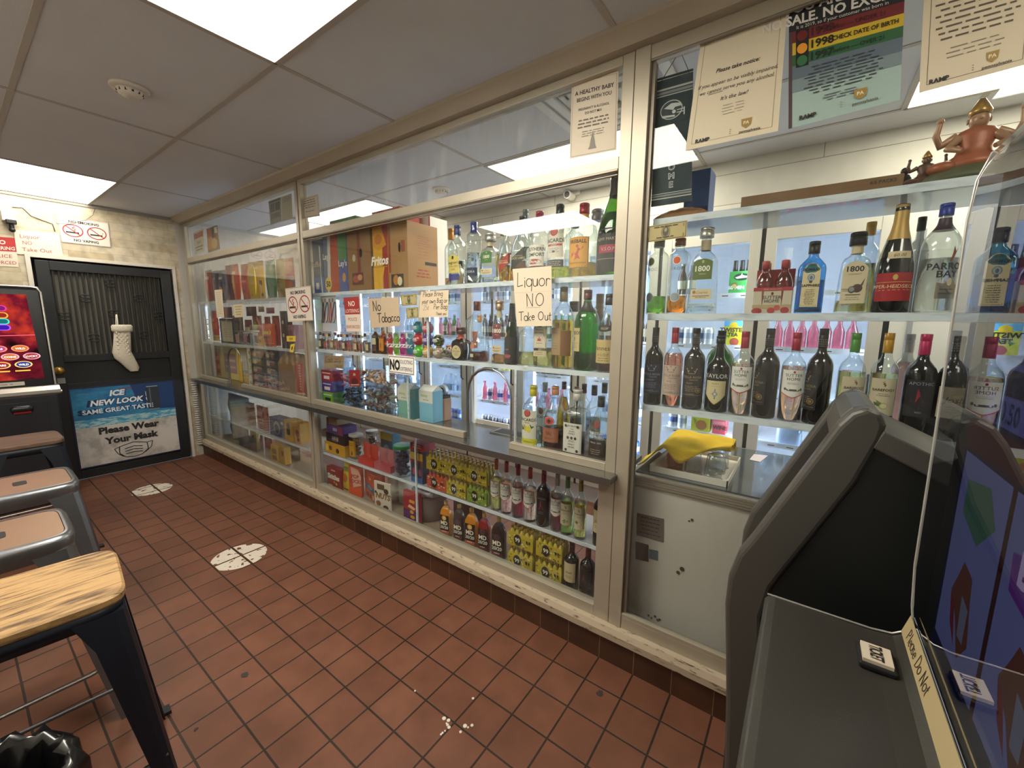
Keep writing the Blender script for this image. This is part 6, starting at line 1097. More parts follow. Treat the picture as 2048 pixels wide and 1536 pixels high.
MB().box(-.035, .035, -.03, .03, 0, .02, M_blk_t).obj('dispenser_base', t); MB().cyl((0, -.012, .05), .036, .024, P('#c9ccd0', .3, .6), 24, 'y').obj('tape_roll', t); MB().cyl((0, -.014, .05), .018, .028, M_blk_t, 20, 'y').obj('core', t)
# ================================================================== packs of miniatures, case under the counter
def mini_pack(label, u0, u1, vb, vt, z, body, sleeve, y=.07, n=5):
    x0, x1 = AY(u0, vb, y).x, AY(u1, vb, y).x; w = (x1 - x0) / 2; H = .118; r = w / n * .96
    t = thing('mini_bottle_pack', label, 'bottle pack', ((x0 + x1) / 2, y, z + .0004), 0, 'shrink wrapped packs of miniature liqueur')
    lq = P(body, .15); cp = P('#c9a640', .3, .6); gl_ = GL('#f6f2dc', '#c8bd80', base=.06, power=3)
    g0 = None
    for j in range(3):
        for i in range(n):
            x = -w + (2 * i + 1) * w / n; yy = r + 2 * r * j + .003
            if g0 is None:
                b = MB(); b.lathe([(r * .95, .002), (r, .006), (r, .07), (r * .75, .085), (r * .42, .094), (r * .42, .104)], lq, 14); b.lathe([(r * .5, .1), (r * .52, H - .002), (r * .44, H)], cp, 12); o = b.obj('bottle', t, (x, yy, 0)); g0 = o
            else:
                o = g0.copy(); COL.objects.link(o); o.parent = t; o.location = (x, yy, 0)
    mb = MB(); S = Flat([(-w, .001, .083), (w, .001, .083), (w, .001, .004), (-w, .001, .004)], (0, -1, 0)); sheet_mesh(S, sleeve, .0015, mb)
    rnd = random.Random(int(u0)); its = []
    for k in range(26):
        a, c = rnd.uniform(-.95, .95), rnd.uniform(.06, .94); its.append(('d', a, c, .05 + .05 * rnd.random(), .03 + .05 * rnd.random(), rnd.choice(['#8a7a1c', '#e8d878', '#f0e6b0', '#6a5a18'] if sleeve == '#c9b31e' else (['#e89a5a', '#8a2c14', '#f0c8a0'] if sleeve == '#c9522a' else ['#d8e08a', '#3f6a1c', '#c9b31e']))))
    its += [('d', -.2, .55, .30, .40, '#17150f'), ('t', '99', -.2, .41, .3, .42, '#efe8d0', dict(bold=.02)), ('t', 'Bananas' if sleeve == '#c9b31e' else ('Orange' if sleeve == '#c9522a' else 'Apples'), -.2, .04, .11, .5, '#5a4a10', dict(shear=.2)), ('p', [(.45, .7), (.6, .72), (.62, .5), (.5, .52)], '#2a2412'), ('p', [(.7, .74), (.82, .7), (.78, .5), (.7, .55)], '#2a2412')]
    printing(mb, S, 0, 0, w, S.Hh, its, .0004); mb.obj('sleeve', t)
    MB().box(-w, w, -.0025, 6 * r + .008, .0, .09, GL('#ffffff', None, base=.05)).obj('shrink_wrap', t)
YL, ORG, GRN = '#c9b31e', '#c9522a', '#7a9a2a'
mini_pack('orange miniature liqueur pack under the yellow one, leftmost on the lower shelf', 854, 892, 981, 944, SL, '#c9582a', ORG)
mini_pack('yellow miniature liqueur pack on top of the orange pack', 853, 893, 946, 903, SL + .12, '#cdb84a', YL)
mini_pack('yellow miniature liqueur pack, bottom of the middle stack on the lower shelf', 893, 931, 996, 957, SL, '#cdb84a', YL)
mini_pack('yellow miniature liqueur pack, top of the middle stack on the lower shelf', 893, 932, 960, 915, SL + .12, '#cdb84a', YL)
mini_pack('green miniature liqueur pack under a yellow one beside the wine row', 934, 973, 1010, 966, SL, '#a8b84a', GRN)
mini_pack('yellow miniature liqueur pack on top of the green pack', 933, 973, 975, 927, SL + .12, '#cdb84a', YL)
mini_pack('yellow miniature liqueur pack, bottom of the left stack on the case floor', 1015, 1064, 1145, 1100, CB, '#cdb84a', YL)
mini_pack('yellow miniature liqueur pack, top of the left stack on the case floor', 1016, 1065, 1110, 1056, CB + .12, '#cdb84a', YL)
mini_pack('yellow miniature liqueur pack, bottom of the right stack on the case floor', 1070, 1122, 1170, 1125, CB, '#cdb84a', YL)
mini_pack('yellow miniature liqueur pack, top of the right stack on the case floor', 1071, 1123, 1130, 1076, CB + .12, '#cdb84a', YL)
# boxes and tubs left of them
carton('candy_box', 'yellow candy box under the dark brown box at the left end of lower shelf', 'box', 651, 690, 916, 888, .075, .12, SL, '#d59c1e', [('d', -.4, .5, .15, .2, '#7a4a14'), ('d', .3, .4, .16, .22, '#3a2812'), ('r', -.9, -.6, .2, .8, '#e8c860')])
zb = AY(665, 886, .075).z
def stack(name, label, u0, u1, z, h, col, items, y=.078, dep=.12):
    x0, x1 = AY(u0, 890, y).x, AY(u1, 890, y).x; w = (x1 - x0) / 2; t = thing(name, label, 'box', ((x0 + x1) / 2, y, z + .0012)); MB().box(-w, w, 0, dep, 0, h, P(col, .5, var=.15)).obj('carton', t, bev=.002)
    mb = MB(); S = Flat([(-w, 0, h), (w, 0, h), (w, 0, 0), (-w, 0, 0)], (0, -1, 0)); printing(mb, S, 0, 0, w, h, items, .0006); mb.obj('front_print', t); return z + .0012 + h
z1 = stack('candy_box', 'dark brown candy box with pale name plate in the stack on the lower shelf', 653, 689, zb, .075, '#33222a', [('r', -.3, .35, .3, .7, '#b89aa0'), ('g', .55, 2, .2, .28, .1, '#4a3038')])
z2 = stack('candy_box', 'purple candy box above the dark brown one on the lower shelf', 655, 687, z1, .07, '#5c3a74', [('r', -.2, .3, .35, .7, '#a89ab8'), ('r', .4, .95, 0, 1, '#8a3a5a')])
stack('candy_box', 'small tan box on top of the purple box under the counter', 656, 676, z2, .05, '#9a7c54', [('r', -1, -.6, 0, 1, '#8e3a34')])
x, y = at(712, 925, .13); tub('candy_tub', 'clear candy tub with white lid and yellow label at the left of the lower shelf', x, .14, SL, .044, .19, '#cdc8bd', wrap='#d39a22', items=[('g', .8, 2, .12, .6, .05, '#8a5a14'), ('p', [(-.1, .15), (.2, .4), (.35, .2), (.1, .05)], '#2c1e14')], sq=4)
pile('candy', 'tan sweets inside the white lidded tub on the lower shelf', x, .14, SL + .005, .037, .037, .15, ['#b98a4a', '#9a6c34'], 60, .012, 21)
x, y = at(742, 880, .24); tub('candy_jar', 'jar of black and silver wrapped sweets behind the red gummy tray', x, .25, SL, .045, .2, '#8a8478', sq=2)
pile('candy', 'black and silver wrapped sweets in the jar behind the red gummy tray', x, .25, SL + .005, .038, .038, .16, ['#2a2622', '#b8b0a4', '#4a3c30'], 60, .011, 22, 'wrap')
def gummy(label, u0, u1, vb, vt, col, col2):
    x0, x1 = AY(u0, vb, .075).x, AY(u1, vb, .075).x; w = (x1 - x0) / 2; t = thing('gummy_tray', label, 'tray', ((x0 + x1) / 2, .075, SL + .0004)); h = .15
    MB().prism([(-w, 0), (w, 0), (w, .05), (w * .6, .04), (-w * .6, .04), (-w, .05)], 'y', 0, .12, P(col, .4)).obj('tray', t)
    for k in range(2):
        mb = MB(); S = Pillow(w * .48, h - .035, .02); v = []; f = []
        for sg in (1, -1):
            v = []; f = []
            for j in range(9):
                for i in range(7): p = S(-w * .48 + w * .96 * i / 6, (h - .035) * j / 8); v.append((p[0] + (k - .5) * w, p[1] * sg + .05, p[2] + .035))
            for j in range(8):
                for i in range(6): q = j * 7 + i; f.append((q, q + 1, q + 8, q + 7))
            mb.add(v, f, P(col2, .2, coat=.4), True)
        mb.obj('pouch', t)
gummy('red tray of two shiny red gummy pouches on the lower shelf', 717, 746, 930, 890, '#c8301e', '#d8442c')
gummy('pink tray of two shiny pink gummy pouches on the lower shelf', 748, 781, 940, 897, '#b8545a', '#c87a7e')
carton('candy_box', 'teal candy box with yellow top standing behind the pink gummy tray', 'box', 762, 785, 905, 866, .22, .08, SL, '#2f5a6e', [('r', -1, 1, .75, 1, '#b0a832'), ('d', 0, .4, .5, .2, '#6a94a4')])
x, y = at(807, 945, .12); tub('candy_jar', 'plastic jar with bright green lid and blue gumballs on the lower shelf', x, .12, SL, .062, .215, '#2c9a4a')
pile('gumballs', 'dark blue gumballs filling the green lidded jar', x, .12, SL + .006, .054, .054, .17, ['#24304e', '#2c3a60', '#1c2640'], 130, .013, 23)
carton('candy_box', 'multicoloured candy box with red and blue bands beside the green lidded jar', 'box', 822, 846, 950, 903, .08, .1, SL, '#3a3a54', [('r', -1, 1, .72, .95, '#c9a23a'), ('p', [(-1, .55), (-.5, .7), (0, .58), (.5, .7), (1, .55), (1, .72), (-1, .72)], '#8e2a24'), ('d', -.5, .35, .2, .12, '#b04a6a'), ('d', 0, .35, .2, .12, '#5a8ac0'), ('d', .5, .35, .2, .12, '#b04a6a'), ('r', -.8, .8, 0, .18, '#2a6ab0')])
stack('candy_box', 'red box with white print lying on top of the multicoloured candy box', 820, 847, AY(834, 903, .08).z, .05, '#a3242c', [('g', .7, 2, .3, .7, .14, '#d9b8b0')], y=.082, dep=.1)
# floor of the case
carton('candy_box', 'large red fruit candy box in the left corner of the case floor', 'box', 656, 682, 985, 937, .075, .05, CB, '#8e2a26', [('t', 'Skittles', 0, .45, .24, 1.85, '#ece4da', dict(bold=.05)), ('d', .1, .32, .12, .06, '#d98a3a'), ('d', .4, .26, .12, .06, '#d9c23a'), ('r', -.8, -.2, .1, .16, '#d8a09a'), ('r', -.3, .3, .84, .9, '#d8b0a8')])
bag('candy_bag', 'yellow candy pouch beside the red fruit candy box', 'candy bag', 687, 701, 990, 922, .1, CB, '#cfb028', [('r', -.9, .9, .66, .8, '#6f8a2c'), ('d', 0, .45, .6, .14, '#b5622a'), ('r', -.6, .6, .05, .12, '#8a2a1c')], th=.022, tilt=-.1)
carton('popping_candy_box', 'orange popping candy box leaning in the middle of the case floor', 'box', 703, 721, 1003, 935, .09, .03, CB, '#c9583a', [('p', [(-.6, 1), (.6, .92), (1, .7), (1, .4), (-.3, .3)], '#d8a894'), ('t', 'POP', .1, .62, .12, 1.2, '#b0382a', dict(bold=.04)), ('t', 'ROCKS', .1, .46, .12, 1.4, '#b0382a', dict(bold=.04)), ('r', -1, 1, 0, .3, '#e05a2a')], rz=.25)
carton('candy_box', 'orange and blue candy box with the number 24 on the case floor', 'box', 726, 757, 1012, 948, .13, .08, CB, '#cf5c38', [('t', '24', .1, .74, .14, .6, '#e8d8c0', dict(bold=.02)), ('p', [(-.6, .58), (1, .5), (1, .3), (-.8, .38)], '#3a6488'), ('d', 0, .45, .5, .08, '#6a94b8'), ('r', -.6, -.2, .06, .22, '#5a4a44'), ('r', 0, .3, .06, .22, '#5a4a44'), ('r', .5, .8, .06, .22, '#d8c0a8')], rz=-.25)
carton('candy_card', 'white nut candy card tilted on the case floor', 'card', 752, 780, 1022, 966, .075, .012, CB, '#ddd2c0', [('r', -.6, .3, .72, .92, '#5a4426'), ('t', 'NUTS', .1, .4, .2, 1.5, '#8a6a3a', dict(bold=.05, shear=.2)), ('d', .5, .7, .3, .1, '#3a3430'), ('d', -.5, .2, .3, .1, '#8a5a24'), ('d', .4, .1, .34, .09, '#4a3a20'), ('d', -.8, .6, .12, .05, '#2a2622')], rz=.1)
for k, (u, v, lab) in enumerate([(779, 1015, 'white plastic tub with picture side behind the tilted nut card'), (800, 1022, 'plain white plastic tub behind the red pouch on the case floor')]):
    x, y = at(u, v, .2); tub('plastic_tub', lab, x, .27, CB, .055, .2, '#d6d2cb', body=P('#cdc8c0', .5), sq=3)
carton('candy_pouch_box', 'red and violet pouch box leaning against the foil covered tub', 'box', 808, 838, 1042, 986, .07, .03, CB, '#a3242e', [('r', -1, 1, 0, .42, '#5a2c62'), ('r', -.2, .5, .66, .76, '#d8a03a'), ('p', [(-.4, .5), (.4, .44), (.6, .52), (-.2, .6)], '#e0c090'), ('d', .1, .36, .25, .06, '#d8a03a'), ('d', .2, .2, .3, .06, '#d89a3a')])
x, y = at(858, 1040, .2); t = tub('foil_tub', 'wide white tub covered with crinkled silver foil on the case floor', x, .22, CB, .11, .2, '#d5d5d8', body=P('#8a7c7a', .4), lidn='foil_lid')
MB().loft([(.115, .1, .175, 3), (.122, .108, .2, 3), (.1, .09, .222, 3), (.04, .03, .228, 3)], P('#c8c8cc', .25, .7, bump=1.0, bscale=25), 30).obj('foil', t)
t = thing('cardboard_box', 'flattened brown cardboard behind the flask bottles on the case floor', 'box', (AY(935, 1000, .31).x, .31, CB)); MB().box(-.13, .13, 0, .02, 0, .25, P('#5e4028', .85, var=.2)).obj('panel', t)
# ================================================================== behind the right window
FZ = .868
t = thing('chest_freezer', 'white chest freezer with metal rimmed top behind the right window', 'freezer', (0, 0, 0))
fx0, fx1, fy0, fy1 = 1.33, 2.75, .115, .86
M_fz = P('#d0cac0', .35, var=.08, vscale=3, coat=.2)
MB().box(fx0, fx1, fy0 + .01, fy1, .02, FZ - .045, M_fz).obj('cabinet', t, bev=.01)
mb = MB()
for k in range(4): mb.box(fx0 - .004, fx1 + .004, fy0 - .002 - .002 * (k % 2), fy0 + .02, FZ - .045 + .011 * k, FZ - .036 + .011 * k, P('#b5aea2', .35, .6))
mb.box(fx0 - .004, fx1 + .004, fy0 + .0, fy1, FZ - .045, FZ - .002, P('#a8a298', .35, .6)); mb.obj('top_rim', t)
MB().box(fx0 + .02, fx1 - .02, fy0 + .03, fy1 - .03, FZ - .001, FZ + .004, P('#4a5258', .12, spec=.7, coat=.5)).obj('lid_glass', t)
mb = MB(); S = Flat([AY(1274, 1026, fy0 + .008), AY(1328, 1038, fy0 + .008), AY(1327, 1085, fy0 + .008), AY(1273, 1070, fy0 + .008)], (0, -1, 0)); sheet_mesh(S, '#6f665e', .001, mb); printing(mb, S, 0, 0, S.W / 2, S.Hh, [('g', .85, 5, .17, .8, .05, '#3a342e')], .0004); mb.obj('rating_plate', t)
mb = MB()
for px_, c_ in ((((1271, 1083), (1297, 1090), (1297, 1124), (1271, 1118)), '#463f3a'), (((1298, 1098), (1316, 1102), (1316, 1122), (1298, 1117)), '#5d6d7c')):
    S = Flat([AY(u, v, fy0 + .008) for u, v in px_], (0, -1, 0)); sheet_mesh(S, c_, .001, mb)
mb.obj('label_sticker', t)
mb = MB()
for u, v, r in ((1384, 1040, .006), (1378, 1042, .004), (1356, 1145, .008), (1364, 1138, .01), (1297, 1231, .005), (1303, 1236, .005), (1310, 1233, .006), (1315, 1240, .006), (1319, 1239, .005)):
    p = AY(u, v, fy0 + .008); mb.cyl((p.x, p.y - .0006, p.z), r, .001, P('#4c4032', .8), 9, 'y')
mb.obj('rust_spot', t)
tx = thing('drying_tray', 'white plastic tray of upturned glasses on the freezer lid', 'tray', (1.548, .33, FZ + .005), .0)
MB().box(-.145, .165, -.15, .22, 0, .008, P('#d8d2c6', .5)).obj('tray_base', tx)
mb = MB()
for a in ((-.15, -.145, -.155, .225), (.165, .17, -.155, .225)): mb.box(a[0], a[1], a[2], a[3], 0, .028, P('#d8d2c6', .5))
mb.box(-.15, .17, -.155, -.15, 0, .028, P('#d8d2c6', .5)); mb.box(-.15, .17, .22, .225, 0, .028, P('#d8d2c6', .5)); mb.obj('tray_rim', tx)
gm = GL('#eef2f4', '#9aa4a8', base=.08, power=3)
k = 0
for ix in range(3):
    for iy in range(3):
        x = 1.492 + .080 * ix; y = .236 + .085 * iy
        if ix < 2 and iy > 0: continue
        g = thing('drinking_glass', 'upturned clear glass drying on the white tray, %s column %s row' % (['left', 'middle', 'right'][ix], ['front', 'middle', 'back'][iy]), 'glass', (x, y, FZ + .0135), 0, 'glasses drying on the freezer')
        mb = MB(); prof_ = [(.036, 0), (.0355, .03), (.031, .07), (.027, .1), (.02, .104)] if (ix + iy) % 3 else [(.038, 0), (.037, .02), (.034, .07), (.024, .086), (.008, .09)]
        mb.lathe(prof_, gm if not (ix == 0 and iy == 0) else GL('#e8a878', '#b06a3a', base=.06, power=3), 24); mb.obj('glass_body', g); MB().tube([(.0365 * math.cos(a * PI / 12), .0365 * math.sin(a * PI / 12), .001) for a in range(24)], .0012, gm, 5, True).obj('rim', g)
# towel
mb = MB(); n, m_ = 40, 26; v = []; f = []
x0, x1, y0, y1 = 1.338, 1.70, .189, .52
def sstep(a, b, t): t = min(1, max(0, (t - a) / (b - a))); return t * t * (3 - 2 * t)
for j in range(m_ + 1):
    for i in range(n + 1):
        u = i / n; w = j / m_; x = x0 + (x1 - x0) * u; yf = y0 + .15 * sstep(.68, 1, u); y = yf + (y1 - yf) * max(0, (w - .14) / .86)
        top = (.112 + .022 * math.sin(PI * u) * sstep(.1, .5, w)) * sstep(.0, .34, u) * (1 - .6 * sstep(.8, 1, w))
        top -= (.042 + .022 * math.sin(u * 15)) * (1 - min(1, w / .14)) * sstep(.15, .4, u) * (1 - .7 * sstep(.66, .8, u))
        z = FZ + .016 + top + .004 * math.sin(u * 23 + w * 8) * math.sin(w * 11 + 1) + .004 * (1 + math.sin(u * 10 - w * 9))
        v.append((x, y, max(z, FZ + .008)))
for j in range(m_):
    for i in range(n): q = j * (n + 1) + i; f.append((q, q + 1, q + n + 2, q + n + 1))
mb.add(v, f, P('#e0bb14', .9, var=.12, vscale=25, bump=.5, bscale=160), True); o = mb.obj('towel'); o.modifiers.new('thick', 'SOLIDIFY').thickness = .003
tag(o, 'yellow cleaning cloth draped over the drying glasses on the freezer', 'cloth')
p = [AZ(u, v, FZ + .0058) for u, v in ((1508, 908), (1536, 911), (1520, 924), (1499, 919))]; tag(sheet_mesh(Flat(p, (0, 0, 1)), '#cfc4cc', .0006).obj('paper_slip'), 'small pale paper slip lying on the freezer lid', 'paper')
# top shelf of the right window
carton('beer_case', 'long flat brown cardboard case marked packs on the top right shelf', 'box', 1481, 1800, 414, 371, .12, .12, R1, '#7d5b38', [('t', '4/6 PACKS', .78, .60, .2, .3, '#3a2c1c', dict(bold=.02)), ('g', .25, 1, .1, .25, .03, '#5f452a')])
t = thing('shopping_box', 'torn blue carton standing behind the welcome banner', 'box', (AY(1390, 412, .2).x, .2, R1)); MB().box(-.045, .05, 0, .1, 0, .2, P('#2f5aa0', .5, var=.3, vscale=14)).obj('carton', t, bev=.003); MB().box(-.045, .048, -.002, 0, .0, .06, P('#24346a', .5)).obj('front_print', t)
mb = MB(); rnd = random.Random(4); v = []; f = []; n, m_ = 16, 8
for j in range(m_ + 1):
    for i in range(n + 1): v.append((-.1 + .2 * i / n, -.05 + .1 * j / m_, .004 + .035 * math.sin(PI * i / n) ** .7 * math.sin(PI * j / m_) ** .6 + .008 * rnd.random() * (0 < i < n and 0 < j < m_)))
for j in range(m_):
    for i in range(n): q = j * (n + 1) + i; f.append((q, q + 1, q + n + 2, q + n + 1))
mb.add(v, f, P('#96683f', .8, var=.3), False); o = mb.obj('paper_bag', None, (AY(1365, 432, .12).x, .125, R1)); tag(o, 'crumpled brown paper bag lying on the top shelf below the welcome banner', 'bag')
def idol(label, u, v, z, s, skin, cloth, base, arms=2):
    t = thing('figurine', label, 'figurine', (AY(u, v, .13).x, .13, z + .0004)); ms, mc, mb_ = P(skin, .35, .2, var=.3, vscale=30), P(cloth, .4, .1, var=.3, vscale=30), P(base, .5, var=.4, vscale=20)
    MB().loft([(s * .5, s * .26, 0, 3), (s * .47, s * .25, s * .08, 3), (s * .38, s * .2, s * .18, 2)], mb_, 24).obj('pedestal', t)
    b = MB(); b.loft([(s * .34, s * .2, s * .17, 2), (s * .3, s * .18, s * .26, 2), (s * .18, s * .13, s * .34, 2), (s * .15, s * .11, s * .42, 2), (s * .2, s * .12, s * .56, 2), (s * .16, s * .1, s * .63, 2), (s * .06, s * .06, s * .67, 2)], mc, 24)
    b.ball((s * -.28, -s * .08, s * .2), s * .12, mc, 12, 8, 1.3, 1, .7); b.ball((s * .28, -s * .08, s * .2), s * .12, mc, 12, 8, 1.3, 1, .7); b.obj('robed_body', t)
    b = MB(); b.ball((0, -s * .01, s * .74), s * .095, ms, 16, 10, 1, 1, 1.2); b.ball((0, -s * .1, s * .735), s * .018, ms, 8, 6); b.ball((-s * .1, 0, s * .74), s * .025, ms, 8, 6, .5, 1, 1.4); b.ball((s * .1, 0, s * .74), s * .025, ms, 8, 6, .5, 1, 1.4); b.obj('head', t)
    b = MB(); b.lathe([(s * .1, s * .8), (s * .11, s * .84), (s * .07, s * .92), (s * .03, s * .99), (0.001, s * 1.0)], P('#b08a4a', .3, .6), 16); b.obj('crown', t)
    for sg in (-1, 1):
        b = MB(); b.tube([(sg * s * .18, 0, s * .58), (sg * s * .33, -s * .02, s * .5), (sg * s * .38, -s * .05, s * .62), (sg * s * .36, -s * .06, s * .76)], [s * .06, s * .05, s * .04, s * .03], ms, 10); b.ball((sg * s * .36, -s * .06, s * .79), s * .04, ms, 10, 6); b.obj('arm', t)
        if arms > 2: b = MB(); b.tube([(sg * s * .17, -s * .04, s * .54), (sg * s * .26, -s * .12, s * .42), (sg * s * .14, -s * .18, s * .36)], [s * .055, s * .045, s * .03], ms, 10); b.obj('arm', t)
    return t
idol('large seated brass coloured figurine with raised arms on a green base', 1940, 352, R1, .22, '#b58a6a', '#b0623f', '#5c5f3f', 4)
idol('small brown seated figurine beside the flat cardboard case', 1848, 362, R1, .105, '#6a4a36', '#5c3c2a', '#6e4a2e')
t = thing('bell', 'small dark metal bell between the cardboard case and the brown figurine', 'bell', (AY(1812, 366, .24).x, .295, R1 + .0004)); MB().lathe([(.042, 0), (.036, .012), (.028, .06), (.018, .085), (.004, .09)], P('#3a2c28', .2, .8), 24).obj('bell_body', t); MB().ball((0, 0, .1), .012, P('#3a2c28', .2, .8)).obj('knob', t)
# four pack of wine on the middle right shelf
x0, x1 = AY(1503, 631, .09).x, AY(1580, 631, .09).x; w = (x1 - x0) / 2; t = thing('wine_carrier', 'red four pack carrier of small pink wine bottles beside the blue gin', 'carrier', ((x0 + x1) / 2, .085, R2 + .0004))
h = AY(1540, 575, .085).z - R2
MB().box(-w, w, 0, .1, 0, h, P('#c9bda6', .6)).obj('carton', t, bev=.002); MB().box(-w * .98, w * 1.02, .048, .053, h, h + .065, P('#9c2c30', .55)).obj('handle_panel', t)
mb = MB(); S = Flat([(-w, 0, h), (w, 0, h), (w, 0, 0), (-w, 0, 0)], (0, -1, 0)); printing(mb, S, 0, 0, w, h, [('r', -1, 1, .86, 1, '#a5323a'), ('t', 'PINK MOSCATO', 0, .9, .06, .7, '#d8a0a0'), ('d', 0, .76, .07, .06, '#6a2a2c'), ('t', 'SUTTER', 0, .56, .13, .82, '#332d29'), ('t', 'HOME', 0, .42, .13, .62, '#332d29'), ('r', -1, 1, .2, .34, '#b39c72'), ('d', -.75, .1, .28, .11, '#a02a30'), ('d', .0, .12, .2, .11, '#b03a3c'), ('d', .3, .22, .16, .1, '#c04a4a'), ('d', .7, .12, .22, .12, '#a8343a')], .0006); mb.obj('front_print', t)
for k in range(4):
    b = MB(); b.lathe([(.026, .01), (.027, .1), (.02, .125), (.011, .14), (.011, .158)], GL('#d8a8a8', '#8a4a50', base=.06, power=3), 16); b.lathe([(.0125, .15), (.0125, .176), (.01, .178)], P('#a83438', .4), 14); b.obj('bottle', t, ((-1 if k % 2 else 1) * w * .5, .026 if k < 2 else .076, h - .085))
# ================================================================== drinks in the coolers
def me_of(fn):
    b = MB(); fn(b); o = b.obj('x'); me = o.data; bpy.data.objects.remove(o); return me
def canm(c1, c2, h=.122, r=.033): return me_of(lambda b: b.loft([(r * a, r * a, h * z, 2) for a, z in PROF['can']], P(c1, .3, .4), 20).lathe([(r * 1.003, h * .35), (r * 1.003, h * .68)], P(c2, .35), 20, caps=False))
def botm(col, cap_, h=.23, r=.031, glass=None, lab=None):
    def fn(b):
        b.lathe([(r * .93, 0), (r, .005), (r, h * .55), (r * .8, h * .66), (r * .45, h * .78), (r * .42, h * .93)], glass or P(col, .15), 18)
        b.lathe([(r * .5, h * .92), (r * .5, h * .99), (r * .4, h)], P(cap_, .4), 14)
        if lab: b.lathe([(r * 1.01, h * .2), (r * 1.01, h * .46)], P(lab, .5), 18, caps=False)
    return me_of(fn)
KIND = {
 'silver can': (canm('#c9ced4', '#3a5a9a'), .07), 'white can': (canm('#e4e6e8', '#a8b4c2'), .07), 'tall dark can': (canm('#3a3e44', '#c9ccd0', .16), .07), 'tall yellow can': (canm('#d9d22a', '#c8503a', .16), .07), 'red can': (canm('#b3303a', '#e0d8d4'), .07),
 'blue can': (canm('#3f66b0', '#d0d8e4'), .07), 'clear water bottle': (botm('#ffffff', '#e8eef4', .23, .033, GL('#eef5fb', '#a9bccd', base=.07, power=3), '#b4cbe6'), .074), 'brown beer bottle': (botm('#3d2210', '#b8b0a0', .23, .031, None, '#c9bc98'), .068),
 'green beer bottle': (botm('#2f6a3a', '#c9c4b0', .23, .031, None, '#d8d4c4'), .068), 'small pink bottle': (botm('#e07a94', '#d86a86', .19, .03, GL('#f0a8b8', '#b8506a', base=.06, power=3)), .064), 'white jug': (botm('#dfe8f0', '#4a70c0', .26, .055, P('#dce6ef', .4)), .125), 'pale blue bottle': (botm('#a9c6e2', '#dfe8f0', .24, .034), .075)}
def row(i, j, kinds, note='', x_from=0.0, x_to=1.0, dy=.05):
    x0, x1 = GAPS[i + 1] + .085, GAPS[i] - .075; a, b = x0 + (x1 - x0) * x_from, x0 + (x1 - x0) * x_to
    dn = 'rightmost' if i == 0 else ORD[i] + ' from the right'; sn = ('lowest', 'second lowest', 'middle', 'second highest', 'top')[j]; x = a; k = 0
    while True:
        nm = kinds[k % len(kinds)]; me, st = KIND[nm]
        if x + st > b + .02: break
        o = bpy.data.objects.new(nm.replace(' ', '_').replace('small_', '').replace('tall_', ''), me); COL.objects.link(o); o.location = (x + st / 2, YC + .08 + dy + .006 * math.sin(k * 3 + i), SH[j] + .0006); o.rotation_euler = (0, 0, k * 1.3)
        tag(o, '%s on the %s shelf of the cooler door %s' % (nm, sn, dn), 'can' if 'can' in nm else ('jug' if 'jug' in nm else 'bottle'), '%ss on the %s shelf, door %s' % (nm, sn, dn)); x += st; k += 1
row(0, 3, ['small pink bottle'])
row(1, 3, ['silver can', 'white can'], x_to=.62); row(1, 4, ['brown beer bottle'], x_to=.3); row(1, 1, ['silver can', 'white can'], x_to=.4); row(1, 2, ['brown beer bottle', 'white can']); row(1, 0, ['red can', 'blue can'])
row(0, 2, ['clear water bottle', 'white can'], x_to=.6); row(0, 0, ['blue can'])
plan = {2: [['blue can'], ['clear water bottle'], ['silver can', 'white can'], ['brown beer bottle'], ['pale blue bottle', 'white can']], 3: [['red can'], ['small pink bottle', 'clear water bottle'], ['tall dark can'], ['green beer bottle'], ['blue can', 'white can']],
 4: [['silver can'], ['small pink bottle', 'silver can'], ['clear water bottle', 'tall dark can'], ['brown beer bottle'], ['white can']], 5: [['blue can'], ['clear water bottle'], ['clear water bottle'], ['small pink bottle', 'green beer bottle'], ['silver can']],
 6: [['red can'], ['clear water bottle'], ['pale blue bottle'], ['clear water bottle'], ['white can', 'red can']], 7: [['blue can'], ['silver can'], ['clear water bottle'], ['pale blue bottle'], ['silver can']], 8: [['white can'], ['clear water bottle'], ['silver can'], ['clear water bottle'], ['blue can']]}
for i, lv in plan.items():
    for j, kk in enumerate(lv): row(i, j, kk, x_from=.0 if (i + j) % 3 else .12, x_to=.42 if (i, j) == (4, 2) else 1.0)
row(4, 2, ['tall yellow can'], x_from=.5, x_to=.78)
def cool_carton(label, u0, u1, j, h, col, items, y=YC + .095, tops=None):
    x0, x1 = AY(u0, 600, y).x, AY(u1, 600, y).x; w = (x1 - x0) / 2; t = thing('drink_carton', label, 'carton', ((x0 + x1) / 2, y, SH[j] + .0006)); MB().box(-w, w, 0, .12, 0, h, P(col, .5)).obj('carton', t, bev=.002)
    mb = MB(); S = Flat([(-w, 0, h), (w, 0, h), (w, 0, 0), (-w, 0, 0)], (0, -1, 0)); printing(mb, S, 0, 0, w, h, items, .0006); mb.obj('front_print', t)
    if tops:
        for k in range(3): b = MB(); b.lathe([(.018, 0), (.014, .03), (.013, .06), (.0135, .075)], P(tops, .3), 14); b.obj('bottle_neck', t, (-w * .6 + w * .6 * k, .04, h))
